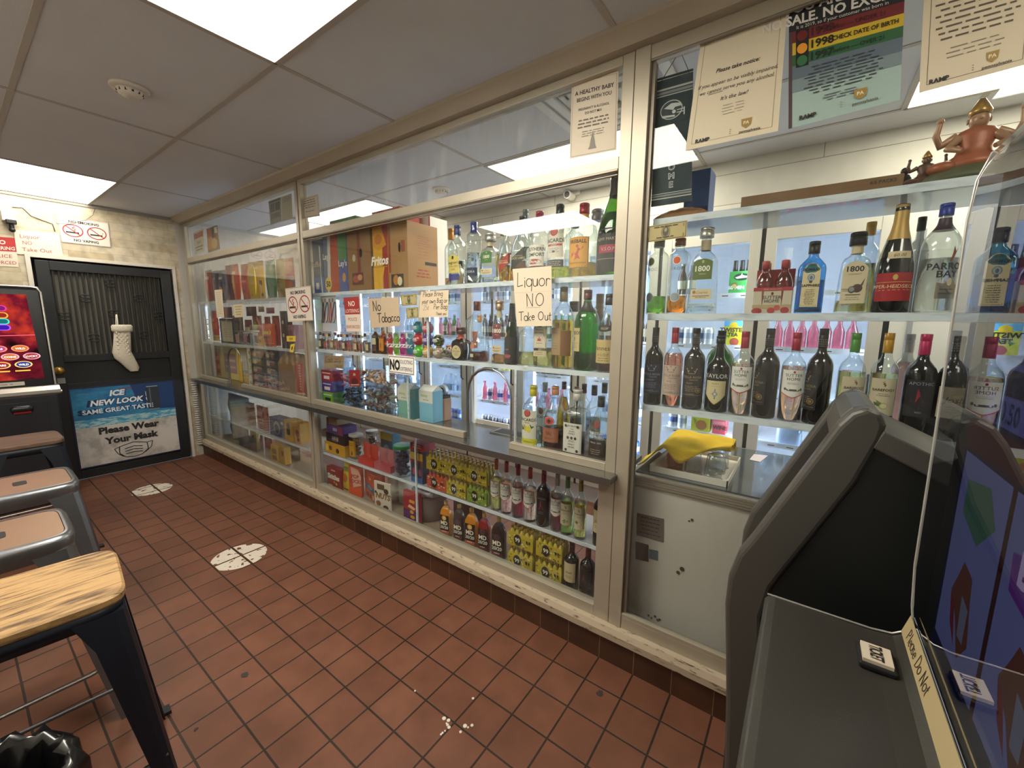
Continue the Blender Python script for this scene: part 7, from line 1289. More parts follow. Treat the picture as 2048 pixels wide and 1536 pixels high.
cool_carton('bright green beer carton with a white fish emblem on the top cooler shelf', 1455, 1500, 4, .15, '#3fae4e', [('d', .1, .74, .7, .16, '#1f3a2a'), ('p', [(-.5, .72), (.1, .82), (.7, .76), (.5, .70), (.0, .68), (-.3, .66)], '#e4ece8'), ('p', [(0, .8), (.1, .92), (.2, .78)], '#e4ece8'), ('t', '60 MIN IPA', .1, .2, .16, 1.5, '#e8f0e4', dict(bold=.05)), ('d', -.5, .34, .35, .16, '#8a7a3a'), ('d', -.5, .34, .2, .09, '#c9b86a')], tops='#1d1f1c')
cool_carton('yellow and sky blue iced tea carton on the second highest cooler shelf', 1453, 1491, 3, .17, '#d8d522', [('r', -1, 1, .78, 1, '#58b0d8'), ('d', .0, .8, .45, .16, '#e8c81e'), ('t', 'TWISTED', 0, .56, .17, 1.7, '#2c2c1c', dict(bold=.04)), ('t', 'TEA', 0, .38, .15, .8, '#2c2c1c', dict(bold=.04)), ('d', .2, .16, .5, .16, '#b0503a'), ('p', [(-.7, .4), (-.3, .46), (-.4, .3)], '#5a8a2a')])
cool_carton('yellow iced tea carton on the second lowest cooler shelf behind the towel', 1401, 1440, 1, .17, '#cfcf2a', [('t', 'TWISTED TEA', 0, .66, .14, 1.8, '#3a3a20', dict(bold=.04)), ('d', .1, .3, .6, .22, '#b0723a'), ('p', [(-.8, .6), (-.4, .5), (-.6, .3)], '#8aa03a')])
cool_carton('red drink carton beside the yellow iced tea carton on the second lowest shelf', 1446, 1474, 1, .16, '#d8485a', [('t', 'RED', .1, .72, .12, 1.2, '#7a1c2a', dict(bold=.04)), ('t', 'WINE', .1, .24, .16, 1.4, '#3a1c20', dict(bold=.05)), ('r', -.9, .9, .45, .6, '#e88a94')])
def jug(label, u, col, capc):
    x = AY(u, 900, YC + .15).x; t = thing('milk_jug', label, 'jug', (x, YC + .16, SH[1] + .0006)); m_ = P(col, .35)
    MB().loft([(.07, .07, 0, 5), (.072, .072, .01, 5), (.072, .072, .16, 5), (.06, .06, .21, 3), (.03, .03, .24, 2), (.024, .024, .255, 2)], m_, 32).obj('jug_body', t); MB().lathe([(.027, .25), (.027, .272), (.022, .275)], P(capc, .4), 18).obj('cap', t)
    MB().tube([(.03, -.02, .215), (.06, -.055, .21), (.068, -.07, .17), (.068, -.075, .12), (.06, -.07, .09)], .012, m_, 8).obj('handle', t)
jug('pale blue milk jug in the right cooler door behind the freezer', 1575, '#b5cdf0', '#4a70c0'); jug('pale yellow green milk jug in the right cooler door behind the freezer', 1655, '#d3e6a0', '#8ab04a')
t = thing('cooler_lamp', 'round grey lamp hanging under the roof of the right cooler', 'lamp', (AY(1578, 495, YC + .4).x, YC + .4, 1.86)); MB().lathe([(.11, 0), (.1, -.03), (.06, -.06), (.01, -.07)], P('#8f9698', .5), 28).obj('shade', t); MB().cyl((0, 0, 0), .025, .2, M_white).obj('stem', t)
t = thing('security_camera', 'small white camera on the white boards above the coolers', 'camera', (AY(1148, 385, YC - .02).x, YC, AY(1148, 385, YC - .02).z))
MB().box(-.05, .05, -.02, -.001, -.02, .06, M_white).obj('wall_plate', t, bev=.004); MB().cyl((-.02, -.10, -.03), .03, .09, M_white, 20, 'y').obj('camera_body', t); MB().cyl((-.02, -.104, -.03), .024, .006, M_black, 20, 'y').obj('lens', t)
t = thing('paper_towel_knife', 'white handled knife hanging behind the middle window shelf', 'knife', tuple(AY(985, 590, .3).xy) + (S1 - .03,))
MB().box(-.008, .008, -.004, .004, -.16, -.04, M_steel).obj('blade', t, bev=.002); MB().box(-.012, .012, -.008, .008, -.04, .005, M_white).obj('handle', t, bev=.004)
# ================================================================== the door
XD = XL
dm = P('#1b1c1e', .45, spec=.5, var=.2, vscale=5); dm2 = P('#131415', .5)
t = struct(bpy.data.objects.new('door_1', None)); COL.objects.link(t)
f = MB(); yl, yr = -1.085, -.145
f.box(XD - .05, XD + .012, yl, yl + .085, .01, DZ - .02, dm); f.box(XD - .05, XD + .012, yr - .085, yr, .01, DZ - .02, dm)
ya, yb = yl + .085, yr - .085
for za, zb_ in ((1.955, DZ - .02), (1.13, 1.195), (.88, .93), (.01, .09)): f.box(XD - .05, XD + .012, ya, yb, za, zb_, dm)
f.obj('door_frame', t, bev=.003)
MB().box(XD - .045, XD - .01, yl + .08, yr - .08, .05, 1.14, dm2).obj('lower_panel', t)
MB().box(XD - .045, XD - .035, yl + .08, yr - .08, 1.19, 1.96, P('#6f6a60', .8, var=.25, vscale=6)).obj('screen_panel', t)
n = 21
for k in range(n):
    y = yl + .1 + (yr - yl - .2) * k / (n - 1)
    b = MB(); b.box(XD - .022, XD - .004, y - .0065, y + .0065, 1.19, 1.96, P('#171614', .5))
    b.obj('grille_bar', t)
for (y, z) in ((-.62, 1.87), (-.80, 1.72), (-.42, 1.74), (-.95, 1.55), (-.62, 1.58), (-.28, 1.57), (-.78, 1.35), (-.42, 1.37)):
    b = MB()
    for sy in (-1, 1):
        for sz in (-1, 1):
            b.tube([(XD + .001, y + sy * (.006 + .03 * math.sin(a)), z + sz * (.002 + .026 * (1 - math.cos(a)) * .6)) for a in [i * .5 for i in range(9)]], .004, dm2, 6)
    b.obj('scroll', t)
b = MB(); b.box(XD - .002, XD + .006, yl + .02, yl + .075, 1.0, 1.12, dm2); b.obj('lock_plate', t); kz = 1.06
MB().cyl((XD + .012, yl + .045, kz), .034, .006, M_gold, 24, 'x').ball((XD + .05, yl + .045, kz), .03, M_gold, 18, 12, .8).cyl((XD + .012, yl + .045, kz), .014, .03, M_gold, 16, 'x').obj('door_knob', t)
MB().box(XD + .012, XD + .0135, yl + .025, yl + .075, .94, .99, P('#a39e96', .5)).obj('paper_label', t)
fr = MB(); wt = P('#d5cdc0', .5, var=.1)
fr.box(XD - .06, XD + .015, DY0 - .03, DY0 + .0, 0, DZ + .03, wt); fr.box(XD - .06, XD + .015, DY1, DY1 + .025, 0, DZ + .03, wt); fr.box(XD - .06, XD + .015, DY0, DY1, DZ, DZ + .03, wt); struct(fr.obj('trim_5'))
struct(MB().box(XD - .08, XD - .062, DY0 - .02, DY1 + .02, 0, DZ + .03, P('#1a1918', .9)).obj('wall_outside'))
# corrugated strip beside the door
b = MB(); M_cor = P('#b3ada3', .5)
for k in range(30): z = .13 + .025 * k; b.lathe([(.004, z), (.026, z + .004), (.028, z + .012), (.022, z + .02), (.004, z + .025)], M_cor, 14)
tag(b.obj('vent_hose', None, (XL + .035, -.05, 0)), 'ribbed grey plastic hose standing in the corner beside the door', 'hose')
# door poster
py0, py1, pz0, pz1 = -.995, -.232, .115, .878
t = thing('door_poster', 'blue and white please wear your mask poster framed on the lower door', 'poster', (0, 0, 0)); c = [Vector((XD + .0155, py0, pz1)), Vector((XD + .0155, py1, pz1)), Vector((XD + .0155, py1, pz0)), Vector((XD + .0155, py0, pz0))]
S = Flat(c, (1, 0, 0)); mb = sheet_mesh(S, '#c4bcb1', .0025)
sand = worn('poster_sand', '#cdc5ba', '#a8a097', 5, .45, .62, .8); sea = worn('poster_sea', '#1f5f8e', '#3a93b8', 3, .4, .65, .6, (1, 1, 3)); foam = worn('poster_foam', '#3f93b0', '#a8c8cc', 16, .45, .55, .7, (1, 1, 4))
W_, H_ = S.W / 2, S.Hh
def prect(x0, x1, z0, z1, m_, off): mb.add([S(x0 * W_, z0 * H_, off), S(x1 * W_, z0 * H_, off), S(x1 * W_, z1 * H_, off), S(x0 * W_, z1 * H_, off)], [(0, 1, 2, 3)], m_)
prect(-1, 1, 0, .56, sand, .0004); prect(-1, 1, .52, 1, sea, .0005); prect(-1, 1, .5, .6, foam, .0006)
mb.add([S(x * W_, z * H_, .0007) for x, z in ((.1, 1), (1, 1), (1, .62), (.55, .64), (.2, .8))], [(0, 1, 2, 3, 4)], P('#173a6a', .6))
I_ = dict(bold=.05, shear=.22)
printing(mb, S, 0, 0, W_, H_, [('t', 'ICE', -.14, .872, .075, .5, '#22375c', I_), ('t', 'ICE', -.16, .876, .07, .46, '#e6ecf0', I_), ('r', -.12, .14, .955, .965, '#8e2a34'), ('t', 'NEW LOOK', -.17, .765, .075, .72, '#173058', dict(bold=.08, shear=.22)), ('t', 'NEW LOOK', -.17, .768, .068, .68, '#eef2f4', dict(bold=.04, shear=.22)), ('t', 'SAME GREAT TASTE', -.16, .665, .062, 1.06, '#173058', dict(bold=.07)), ('t', 'SAME GREAT TASTE', -.16, .668, .056, 1.02, '#dfe8ee', dict(bold=.03)),
 ('p', [(.42, .95), (.66, .95), (.68, .92), (.68, .66), (.64, .63), (.46, .63), (.42, .66), (.40, .92)], '#2b3138'), ('r', .42, .66, .945, .955, '#a8b0b8'), ('r', .44, .65, .632, .642, '#8a929a'), ('r', .47, .5, .66, .93, '#586068'),
 ('t', 'Please Wear', 0, .395, .085, 1.72, '#23211f', dict(bold=.05)), ('t', 'Your Mask', .02, .255, .085, 1.5, '#23211f', dict(bold=.05))], .0010)
vs, fs, a0, a1, _, _ = tmesh('ICE', bold=.05, shear=.2); k_ = .2 * H_ / (a1 - a0)
mb.add([S(.585 * W_ - q * k_ * 1.05, (.69 * H_ + (p - a0) * k_), .0019) for p, q in vs], fs, P('#dfe6ea', .6))
def stroke(pts, w, col='#23211f'):
    for a, b in zip(pts, pts[1:]): bar(mb, S, (a[0] * W_, a[1] * H_), (b[0] * W_, b[1] * H_), w, col, .0021)
stroke([(-.26, .19), (.02, .225), (.3, .19), (.31, .1), (.18, .04), (.02, .025), (-.16, .04), (-.27, .1), (-.26, .19)], .008)
stroke([(-.16, .15), (.02, .17), (.2, .15)], .008); stroke([(-.16, .115), (.02, .13), (.2, .115)], .008); stroke([(-.15, .08), (.02, .09), (.19, .08)], .008)
stroke([(-.26, .19), (-.36, .17), (-.30, .1), (-.2, .05)], .007); stroke([(.3, .19), (.42, .2), (.38, .12), (.24, .06)], .007)
mb.obj('printed_sheet', t)
fr = MB(); dk = P('#1c1c38', .5)
fr.box(XD + .013, XD + .019, py0 - .012, py0, pz0 - .012, pz1 + .012, dk); fr.box(XD + .013, XD + .019, py1, py1 + .012, pz0 - .012, pz1 + .012, dk); fr.box(XD + .013, XD + .019, py0, py1, pz1, pz1 + .012, dk); fr.box(XD + .013, XD + .019, py0, py1, pz0 - .012, pz0, dk); fr.obj('poster_frame', t)
# stocking
t = thing('stocking', 'white knitted christmas stocking hanging on the door grille', 'stocking', (XD + .045, -.603, 0)); mk = P('#ddd3bf', .95, var=.12, vscale=30, bump=1.0, bscale=110)
b = MB(); pts = [(0, .02, 1.425, .062), (0, .015, 1.36, .064), (0, .005, 1.28, .066), (0, -.004, 1.21, .07), (0, .01, 1.15, .075), (0, .04, 1.095, .06), (0, .062, 1.045, .05), (0, .07, 1.012, .03)]
v = []; fc = []; n = 20
for (x, y, z, r) in pts:
    for k in range(n): a = 2 * PI * k / n; v.append((x + r * .42 * math.cos(a), y + r * math.sin(a), z))
for j in range(len(pts) - 1):
    for k in range(n): a = j * n + k; q = j * n + (k + 1) % n; fc.append((a, a + n, q + n, q))
b.add(v, fc, mk, True); b.add(v[-n:], [tuple(range(n))], mk)
for sy in (-.03, 0, .03):
    for k in range(14): b.ball((.024, sy + .008 + .014 * (1 if k % 2 else -1) * .5, 1.40 - k * .02), .009, mk, 8, 5, .6, 1, 1.3)
b.obj('knitted_foot', t)
b = MB(); b.loft([(.035, .072, 1.405, 2), (.04, .08, 1.42, 2), (.04, .08, 1.46, 2), (.034, .07, 1.475, 2)], mk, 20, 0, .02); o = b.obj('cuff', t); 
MB().tube([(0, -.02, 1.47), (-.02, -.012, 1.52), (-.035, -.005, 1.57), (-.03, .0, 1.575), (-.018, -.002, 1.52), (0, -.008, 1.47)], .004, P('#e6dfd0', .9), 6).obj('loop', t)
# camera and cable on the tiled wall
p = AX(20, 435, XL + .04); t = thing('security_camera', 'white security camera with black lens on the tiled wall above the game terminal', 'camera', (XL, p.y, p.z))
MB().box(.0, .05, -.045, .03, -.03, .055, M_white).obj('camera_housing', t, bev=.008); MB().box(.03, .085, -.03, .03, -.055, -.02, M_black).obj('lens_block', t, bev=.006); MB().cyl((.05, 0, -.09), .016, .04, M_black, 14).ball((.05, 0, -.1), .02, M_black, 12, 8).obj('swivel_mount', t)
q = [AX(u, v, XL + .008) for u, v in ((24, 414), (45, 416), (62, 432), (85, 441), (105, 448), (110, 463))]; tag(MB().tube(q, .0035, M_blk_t, 6).obj('camera_cable'), 'thin black cable running from the wall camera to the no smoking sign', 'cable')
q = [AX(u, v, XL + .012) for u, v in ((190, 417), (186, 430), (172, 440), (140, 448), (112, 447))]; tag(MB().tube(q, .0016, M_blk_t, 5).obj('hanging_wire'), 'hair thin wire drooping from the ceiling over the no smoking sign', 'wire')
# ================================================================== floor
def sticker(u, v, r, label):
    mt, nt, N, L = newmat('worn_sticker'); b = N['Principled BSDF']; b.inputs['Base Color'].default_value = srgb('#d6cbbb'); b.inputs['Roughness'].default_value = .6
    ge = N.new('ShaderNodeNewGeometry'); nz = N.new('ShaderNodeTexNoise'); nz.inputs['Scale'].default_value = 24; nz.inputs['Detail'].default_value = 6; L.new(ge.outputs['Position'], nz.inputs['Vector'])
    sp = N.new('ShaderNodeSeparateXYZ'); L.new(ge.outputs['Position'], sp.inputs[0]); ms = []
    for ax in 'XY':
        a = N.new('ShaderNodeMath'); a.operation = 'PINGPONG'; a.inputs[1].default_value = .08; L.new(sp.outputs[ax], a.inputs[0]); c_ = N.new('ShaderNodeMath'); c_.operation = 'GREATER_THAN'; c_.inputs[1].default_value = .0075; L.new(a.outputs[0], c_.inputs[0]); ms.append(c_)
    g_ = N.new('ShaderNodeMath'); g_.operation = 'LESS_THAN'; g_.inputs[1].default_value = .585; L.new(nz.outputs['Fac'], g_.inputs[0])
    m1 = N.new('ShaderNodeMath'); m1.operation = 'MULTIPLY'; L.new(ms[0].outputs[0], m1.inputs[0]); L.new(ms[1].outputs[0], m1.inputs[1]); m2 = N.new('ShaderNodeMath'); m2.operation = 'MULTIPLY'; L.new(m1.outputs[0], m2.inputs[0]); L.new(g_.outputs[0], m2.inputs[1]); L.new(m2.outputs[0], b.inputs['Alpha'])
    p = AZ(u, v, 0); o = MB().cyl((0, 0, 0), r, .0012, mt, 48).obj('floor_sticker', None, (p.x, p.y, .0003)); tag(o, label, 'sticker', 'worn round stickers on the floor')
sticker(304, 979, .145, 'worn white round floor sticker nearest the door'); sticker(479, 1113, .155, 'worn white round floor sticker with flaked right side, nearer the camera')
for k, (u, v, r, lab) in enumerate(((490, 1350, .016, 'dark gum spot on the floor left of the middle'), (1200, 1387, .017, 'dark gum spot on the floor near the baseboard on the right'), (392, 1459, .008, 'small dark gum spot on the floor near the front stool'))):
    p = AZ(u, v, 0); rn = random.Random(k); n = 14; pts = [(r * (.7 + .5 * rn.random()) * math.cos(2 * PI * i / n), r * (.6 + .4 * rn.random()) * math.sin(2 * PI * i / n)) for i in range(n)]
    tag(MB().prism(pts, 'z', 0, .0015, P('#352c28', .7)).obj('gum_spot', None, (p.x, p.y, .0003), (0, 0, k)), lab, 'gum')
mb = MB(); rn = random.Random(8)
for u, v in ((830, 1382), (888, 1437), (893, 1447), (898, 1455), (890, 1462), (885, 1466), (930, 1452), (936, 1455), (944, 1451), (921, 1464), (946, 1397), (895, 1450), (882, 1469), (897, 1441)):
    p = AZ(u, v, 0); s = .003 + .005 * rn.random(); mb.cyl((p.x, p.y, .0003), s, .0012, P('#d9cfc4', .7), 7)
tag(mb.obj('paint_flecks'), 'scatter of white paint flecks on the tiles in the foreground', 'paint flecks', kind='stuff')
# ================================================================== stools
def stool(cx, cy_, rz, label, mleg, mseat, wood, h=.765):
    t = thing('bar_stool', label, 'stool', (cx, cy_, 0), rz, 'row of bar stools'); a = .178
    if wood:
        MB().loft([(a, a, h - .026, 7), (a + .002, a + .002, h - .02, 7), (a + .002, a + .002, h - .006, 7), (a - .004, a - .004, h, 7)], mseat, 48, smooth=False).obj('seat', t)
        MB().loft([(a - .012, a - .012, h - .075, 7), (a - .004, a - .004, h - .028, 7)], mleg, 48, smooth=True).obj('seat_frame', t)
    else:
        MB().loft([(a - .02, a - .02, h - .006, 7), (a - .022, a - .022, h, 7)], mseat, 48, smooth=False).obj('seat', t)
        MB().loft([(a - .01, a - .01, h - .075, 7), (a, a, h - .045, 7), (a + .003, a + .003, h - .015, 7), (a - .006, a - .006, h + .002, 7), (a - .02, a - .02, h + .001, 7)], mleg, 48, caps=False).obj('seat_frame', t)
        b = MB(); b.loft([(.034, .022, h + .0003, 5), (.034, .022, h + .0015, 5)], P('#17171b', .6), 24); b.obj('hand_hole', t)
    for sx in (-1, 1):
        for sy in (-1, 1):
            b = MB(); v = []; rows_ = 8; fc = []
            for j in range(rows_ + 1):
                q = j / rows_; z = (h - .05) * (1 - q); w = .088 * (1 - q) + .036 * q if q > .12 else .11 - .022 * q / .12; off = a - .004 + .075 * q
                o_ = (sx * off, sy * off); e = .012 + .004 * (1 - q)
                sec = [(o_[0] - sx * w, o_[1]), (o_[0] - sx * e * 1.6, o_[1]), (o_[0] - sx * e * .5, o_[1] - sy * e * .5), (o_[0], o_[1] - sy * e * 1.6), (o_[0], o_[1] - sy * w), (o_[0] - sx * .004, o_[1] - sy * w), (o_[0] - sx * .006, o_[1] - sy * e * 2), (o_[0] - sx * e * 2, o_[1] - sy * .006), (o_[0] - sx * w, o_[1] - sy * .004)]
                for p in sec: v.append((p[0], p[1], z))
            ns = 9
            for j in range(rows_):
                for k in range(ns): i0 = j * ns + k; i1 = j * ns + (k + 1) % ns; fc.append((i0, i1, i1 + ns, i0 + ns))
            fc.append(tuple(range(ns))); fc.append(tuple(range(rows_ * ns, rows_ * ns + ns))); b.add(v, fc, mleg, False); lg = b.obj('leg', t)
            fx = a + .071; MB().box(sx * fx - .02, sx * fx + .02 - sx * .002, sy * fx - .02, sy * fx + .02, 0, .014, M_blk_t).obj('rubber_foot', lg)
    zf = .2; o_ = a - .004 + .075 * (1 - zf / (h - .05)) - .012
    for k, (p, q) in enumerate((((-o_, -o_), (o_, -o_)), ((o_, -o_), (o_, o_)), ((o_, o_), (-o_, o_)), ((-o_, o_), (-o_, -o_)))):
        b = MB(); d = .02 if k % 2 else 0; b.tube([(p[0], p[1], zf + d + .01), (p[0] * .86 + q[0] * .14, p[1] * .86 + q[1] * .14, zf + d), (p[0] * .14 + q[0] * .86, p[1] * .14 + q[1] * .86, zf + d), (q[0], q[1], zf + d + .01)], .0065, M_steel if mleg is not M_darkleg else P('#6a6c72', .3, .8), 8); b.obj('footrest_bar', t)
    return t
def woodmat(name, c1, c2, sc=(26, 2.4, 8)):
    mt, nt, N, L = newmat(name); b = N['Principled BSDF']; b.inputs['Roughness'].default_value = .5
    tc = N.new('ShaderNodeTexCoord'); mp = N.new('ShaderNodeMapping'); mp.inputs['Scale'].default_value = sc; mp.inputs['Rotation'].default_value = (0, 0, .12)
    nz = N.new('ShaderNodeTexNoise'); nz.inputs['Scale'].default_value = 2.2; nz.inputs['Detail'].default_value = 9; nz.inputs['Roughness'].default_value = .65; nz.inputs['Distortion'].default_value = .6
    L.new(tc.outputs['Object'], mp.inputs[0]); L.new(mp.outputs[0], nz.inputs['Vector']); cr = N.new('ShaderNodeValToRGB'); L.new(nz.outputs['Fac'], cr.inputs[0])
    cr.color_ramp.elements[0].position = .36; cr.color_ramp.elements[0].color = srgb(c2); cr.color_ramp.elements[1].position = .53; cr.color_ramp.elements[1].color = srgb(c1); L.new(cr.outputs[0], b.inputs['Base Color'])
    bp = N.new('ShaderNodeBump'); bp.inputs['Strength'].default_value = .5; bp.inputs['Distance'].default_value = .003; L.new(nz.outputs['Fac'], bp.inputs['Height']); L.new(bp.outputs[0], b.inputs['Normal'])
    return mt
M_darkleg = P('#2b303c', .38, .6, var=.3, vscale=9); M_galv = P('#8f9094', .3, .85, var=.35, vscale=7); M_seatw = woodmat('seat_wood', '#a88556', '#4a331e'); M_seatb = P('#94745c', .4, .35, var=.3, vscale=5); M_seatr = P('#9a7a62', .35, .3, var=.35, vscale=4); M_dseat = woodmat('seat_wood_dark', '#6e5444', '#4a362a')
stool(.235, -1.562, -.11, 'front bar stool with cracked light wood seat and dark blue steel legs', M_darkleg, M_seatw, True)
stool(-.335, -1.598, -.03, 'galvanised steel bar stool with tan seat right behind the wooden one', M_galv, M_seatb, False)
stool(-1.0, -1.495, -.02, 'galvanised steel bar stool with golden tan seat, third from the camera', M_galv, M_seatr, False)
stool(-2.08, -1.415, .0, 'dark bar stool with brown wooden seat in front of the lit game terminal', P('#22262e', .45, .5), M_dseat, True)
# ================================================================== rubbish bin with black liner
bx_, by_ = .70, -1.725
t = thing('trash_bin', 'round bin with a black plastic liner at the lower left corner', 'bin', (bx_, by_, 0)); MB().lathe([(.12, 0), (.125, .01), (.155, .57), (.16, .58), (.15, .58), (.12, .02)], P('#2a2a2c', .5), 28, caps=False).lathe([(.12, 0), (.119, .002)], P('#2a2a2c', .5), 28).obj('bin_body', t)
b = MB(); v = []; fc = []; n = 44; prof_ = [(.172, .36), (.178, .46), (.176, .57), (.168, .598), (.155, .6), (.143, .585), (.135, .48), (.11, .38), (.03, .34)]
for j, (r, z) in enumerate(prof_):
    for k in range(n): a = 2 * PI * k / n; q = 1 + .035 * math.sin(k * 3.1 + j) + .03 * math.sin(k * 1.7 - j * 2); v.append((r * q * math.cos(a), r * q * math.sin(a), z + .012 * math.sin(k * 2.3 + j * 1.1)))
for j in range(len(prof_) - 1):
    for k in range(n): fc.append((j * n + k, j * n + (k + 1) % n, (j + 1) * n + (k + 1) % n, (j + 1) * n + k))
b.add(v, fc, P('#0d0d0e', .22, spec=.7), True); b.obj('bin_liner', t)
# ================================================================== lit game terminal beside the door
gx = -3.06
t = thing('game_terminal', 'tall game terminal with a red glowing screen beside the door', 'game machine', (0, 0, 0)); gy0, gy1 = -1.75, -1.125; gm_ = P('#26272c', .45, .2, var=.1)
MB().prism([(XL + .03, .0), (gx, .0), (gx, .92), (XL + .03, .92)], 'y', gy0, gy1, gm_).obj('lower_cabinet', t, bev=.01)
MB().prism([(gx - .0, .915), (gx + .02, .93), (gx + .02, .955), (gx - .02, .985), (XL + .2, .99), (XL + .2, .915)], 'y', gy0 - .005, gy1 + .02, P('#b9b4ac', .35, .6)).obj('ledge', t)
MB().prism([(gx - .06, .985), (gx - .10, 1.765), (gx - .13, 1.785), (gx - .2, 1.785), (gx - .2, .985)], 'y', gy0, gy1 + .005, P('#131417', .3)).obj('monitor', t, bev=.012)
b = MB(); b.tube([(gx - .055, gy1 + .004, .99), (gx - .094, gy1 + .004, 1.74), (gx - .103, gy1 - .012, 1.772), (gx - .104, gy1 - .05, 1.778), (gx - .104, gy0 + .05, 1.778), (gx - .103, gy0 + .012, 1.772), (gx - .094, gy0, 1.74), (gx - .055, gy0, .99)], .007, P('#b9b6b0', .3, .7), 8); b.obj('bezel_trim', t)
def scr(y, z): return Vector((gx - .06 - .04 * (z - .985) / .78 + .0025, y, z))
c = [scr(gy0 + .05, 1.715), scr(gy1 - .075, 1.715), scr(gy1 - .05, 1.045), scr(gy0 + .05, 1.045)]; S = Flat(c, (1, 0, 0)); mb = MB()
mt, nt, N, L = newmat('game_screen'); N.remove(N['Principled BSDF']); em = N.new('ShaderNodeEmission'); em.inputs[1].default_value = .75; tc = N.new('ShaderNodeTexCoord'); nz = N.new('ShaderNodeTexNoise'); nz.inputs['Scale'].default_value = 5; nz.inputs['Detail'].default_value = 4; L.new(tc.outputs['Object'], nz.inputs['Vector']); cr = N.new('ShaderNodeValToRGB'); L.new(nz.outputs['Fac'], cr.inputs[0]); cr.color_ramp.elements[0].position = .38; cr.color_ramp.elements[0].color = srgb('#1c0a0e'); cr.color_ramp.elements[1].position = .68; cr.color_ramp.elements[1].color = srgb('#c23a22'); e2 = cr.color_ramp.elements.new(.52); e2.color = srgb('#6a1624'); L.new(cr.outputs[0], em.inputs[0]); L.new(em.outputs[0], N['Material Output'].inputs[0])
sheet_mesh(S, '', .002, mb, mt); W_, H_ = S.W / 2, S.Hh
def epoly(pts, col, e, off): mb.add([S(x * W_, z * H_, off) for x, z in pts], [tuple(range(len(pts)))], EM(col, e))
def pill(x0, x1, z, h, col, e, off):
    r = h * H_ / W_; pts = [(x0, z - h)] + [(x1 - r + r * math.cos(a), z + h * math.sin(a)) for a in [-PI / 2 + PI * i / 8 for i in range(9)]] + [(x0, z + h)]; epoly(pts, col, e, off)
def etext(txt, x, z, hh, col, e=1.0, **kw):
    vs, fs, a, b_, _, _ = tmesh(txt, **kw); s_ = hh * H_ / .73; mb.add([S(x * W_ + (p - (a + b_) / 2) * s_, z * H_ + q * s_, .004) for p, q in vs], fs, EM(col, e))
for z, c1_, c2_, tx_ in ((.835, '#c03a8a', '#7a1c66', '$78.32'), (.755, '#e0a03a', '#8e2a1c', '$12.05'), (.685, '#3ac8b8', '#1c6a6a', '$247.61'), (.615, '#a04ae0', '#3a1c9a', '$48.45')):
    pill(-1, .55, z, .034, c1_, .9, .0012); pill(-1, .52, z, .026, c2_, .7, .0018); etext(tx_, -.1, z - .013, .026, '#f0e8f0', 1.1, bold=.03)
epoly([(-.6, .95), (-.1, .97), (.3, .94), (-.1, .92)], '#e8a04a', .9, .0012); etext('TO GET ANY JACKPOT', -.1, .545, .018, '#e8e0e0', 1.0)
epoly([(-1, .515), (1, .53), (1, .522), (-1, .507)], '#e05a6a', .9, .0012)
for r_, z in enumerate((.37, .275, .18)):
    for k in range(4):
        x = -.65 + .43 * k + (.2 if r_ == 1 else 0)
        if x > .85: continue
        for q, (cc_, rr_) in enumerate(((['#e08a6a', '#e0a0b0', '#e8c06a'][r_], 1.0), (['#8e2a2c', '#2c3a7a', '#a83a7a', '#b5622a'][(k + r_) % 4], .82))): epoly([(x + .18 * rr_ * math.cos(a), z + .04 * rr_ * math.sin(a)) for a in [2 * PI * i / 20 for i in range(20)]], cc_, .85, .0012 + .0006 * q)
        etext(['COINS', 'LUCKY', 'BARS', 'WILD'][(k + 2 * r_) % 4], x, z - .012, .022, '#f0e4d4', 1.0, bold=.03)
for k in range(4): epoly([(-.75 + .4 * k, .1), (-.45 + .4 * k, .1), (-.45 + .4 * k, .115), (-.75 + .4 * k, .115)], '#d8b04a', .8, .0012)
mb.obj('screen', t)
S = Flat([scr(gy0 + .06, 1.03), scr(gy1 - .16, 1.03), scr(gy1 - .16, 1.0), scr(gy0 + .06, 1.0)], (1, 0, 0)); mb = sheet_mesh(S, '#cdc8ba', .001); printing(mb, S, 0, 0, S.W / 2, S.Hh, [('g', .4, 1, .1, .8, .2, '#8a857a')], .0004); mb.obj('paper_strip', t)
MB().box(gx, gx + .004, gy1 - .33, gy1 - .06, .60, .87, P('#1f2025', .4)).obj('cash_door', t, bev=.002); MB().box(gx, gx + .004, gy0 + .05, gy1 - .36, .60, .87, P('#1f2025', .4)).obj('access_door', t, bev=.002)
b = MB(); b.loft([(.02, .055, 0, 4), (.03, .06, .03, 4), (.012, .045, .05, 4)], P('#3c3c40', .3, .6), 24); b.obj('bill_acceptor', t, (gx + .012, gy1 - .2, .80)); MB().box(gx + .004, gx + .02, gy1 - .245, gy1 - .155, .785, .797, EM('#7a1c1c', .4)).obj('bill_slot', t)
MB().cyl((gx, gy0 + .2, .83), .012, .006, M_steel, 14, 'x').obj('lock', t); MB().cyl((gx - .03, gy1 + .012, .93), .014, .02, M_steel, 12, 'y').obj('hinge', t)
# ================================================================== grey slanted game cabinet at the counter
ky0, ky1 = -.50, -.15; M_kg = P('#57544f', .38, .35, var=.12, vscale=4); M_kd = P('#131615', .5, var=.1)
t = thing('game_cabinet', 'grey slanted game cabinet standing against the right window', 'game machine', (0, 0, 0))
out = [(1.872, .0), (1.838, .55), (1.816, .80), (1.818, .88), (1.835, .95), (1.86, 1.0), (2.0, 1.315), (2.02, 1.345), (2.045, 1.36), (2.07, 1.35), (2.08, 1.325), (2.075, 1.29)]
def offs(k): return k
inn = [(1.955, .0), (1.925, .55), (1.902, .76), (1.902, .82), (1.915, .88), (1.94, .94), (2.05, 1.20), (2.075, 1.29)]
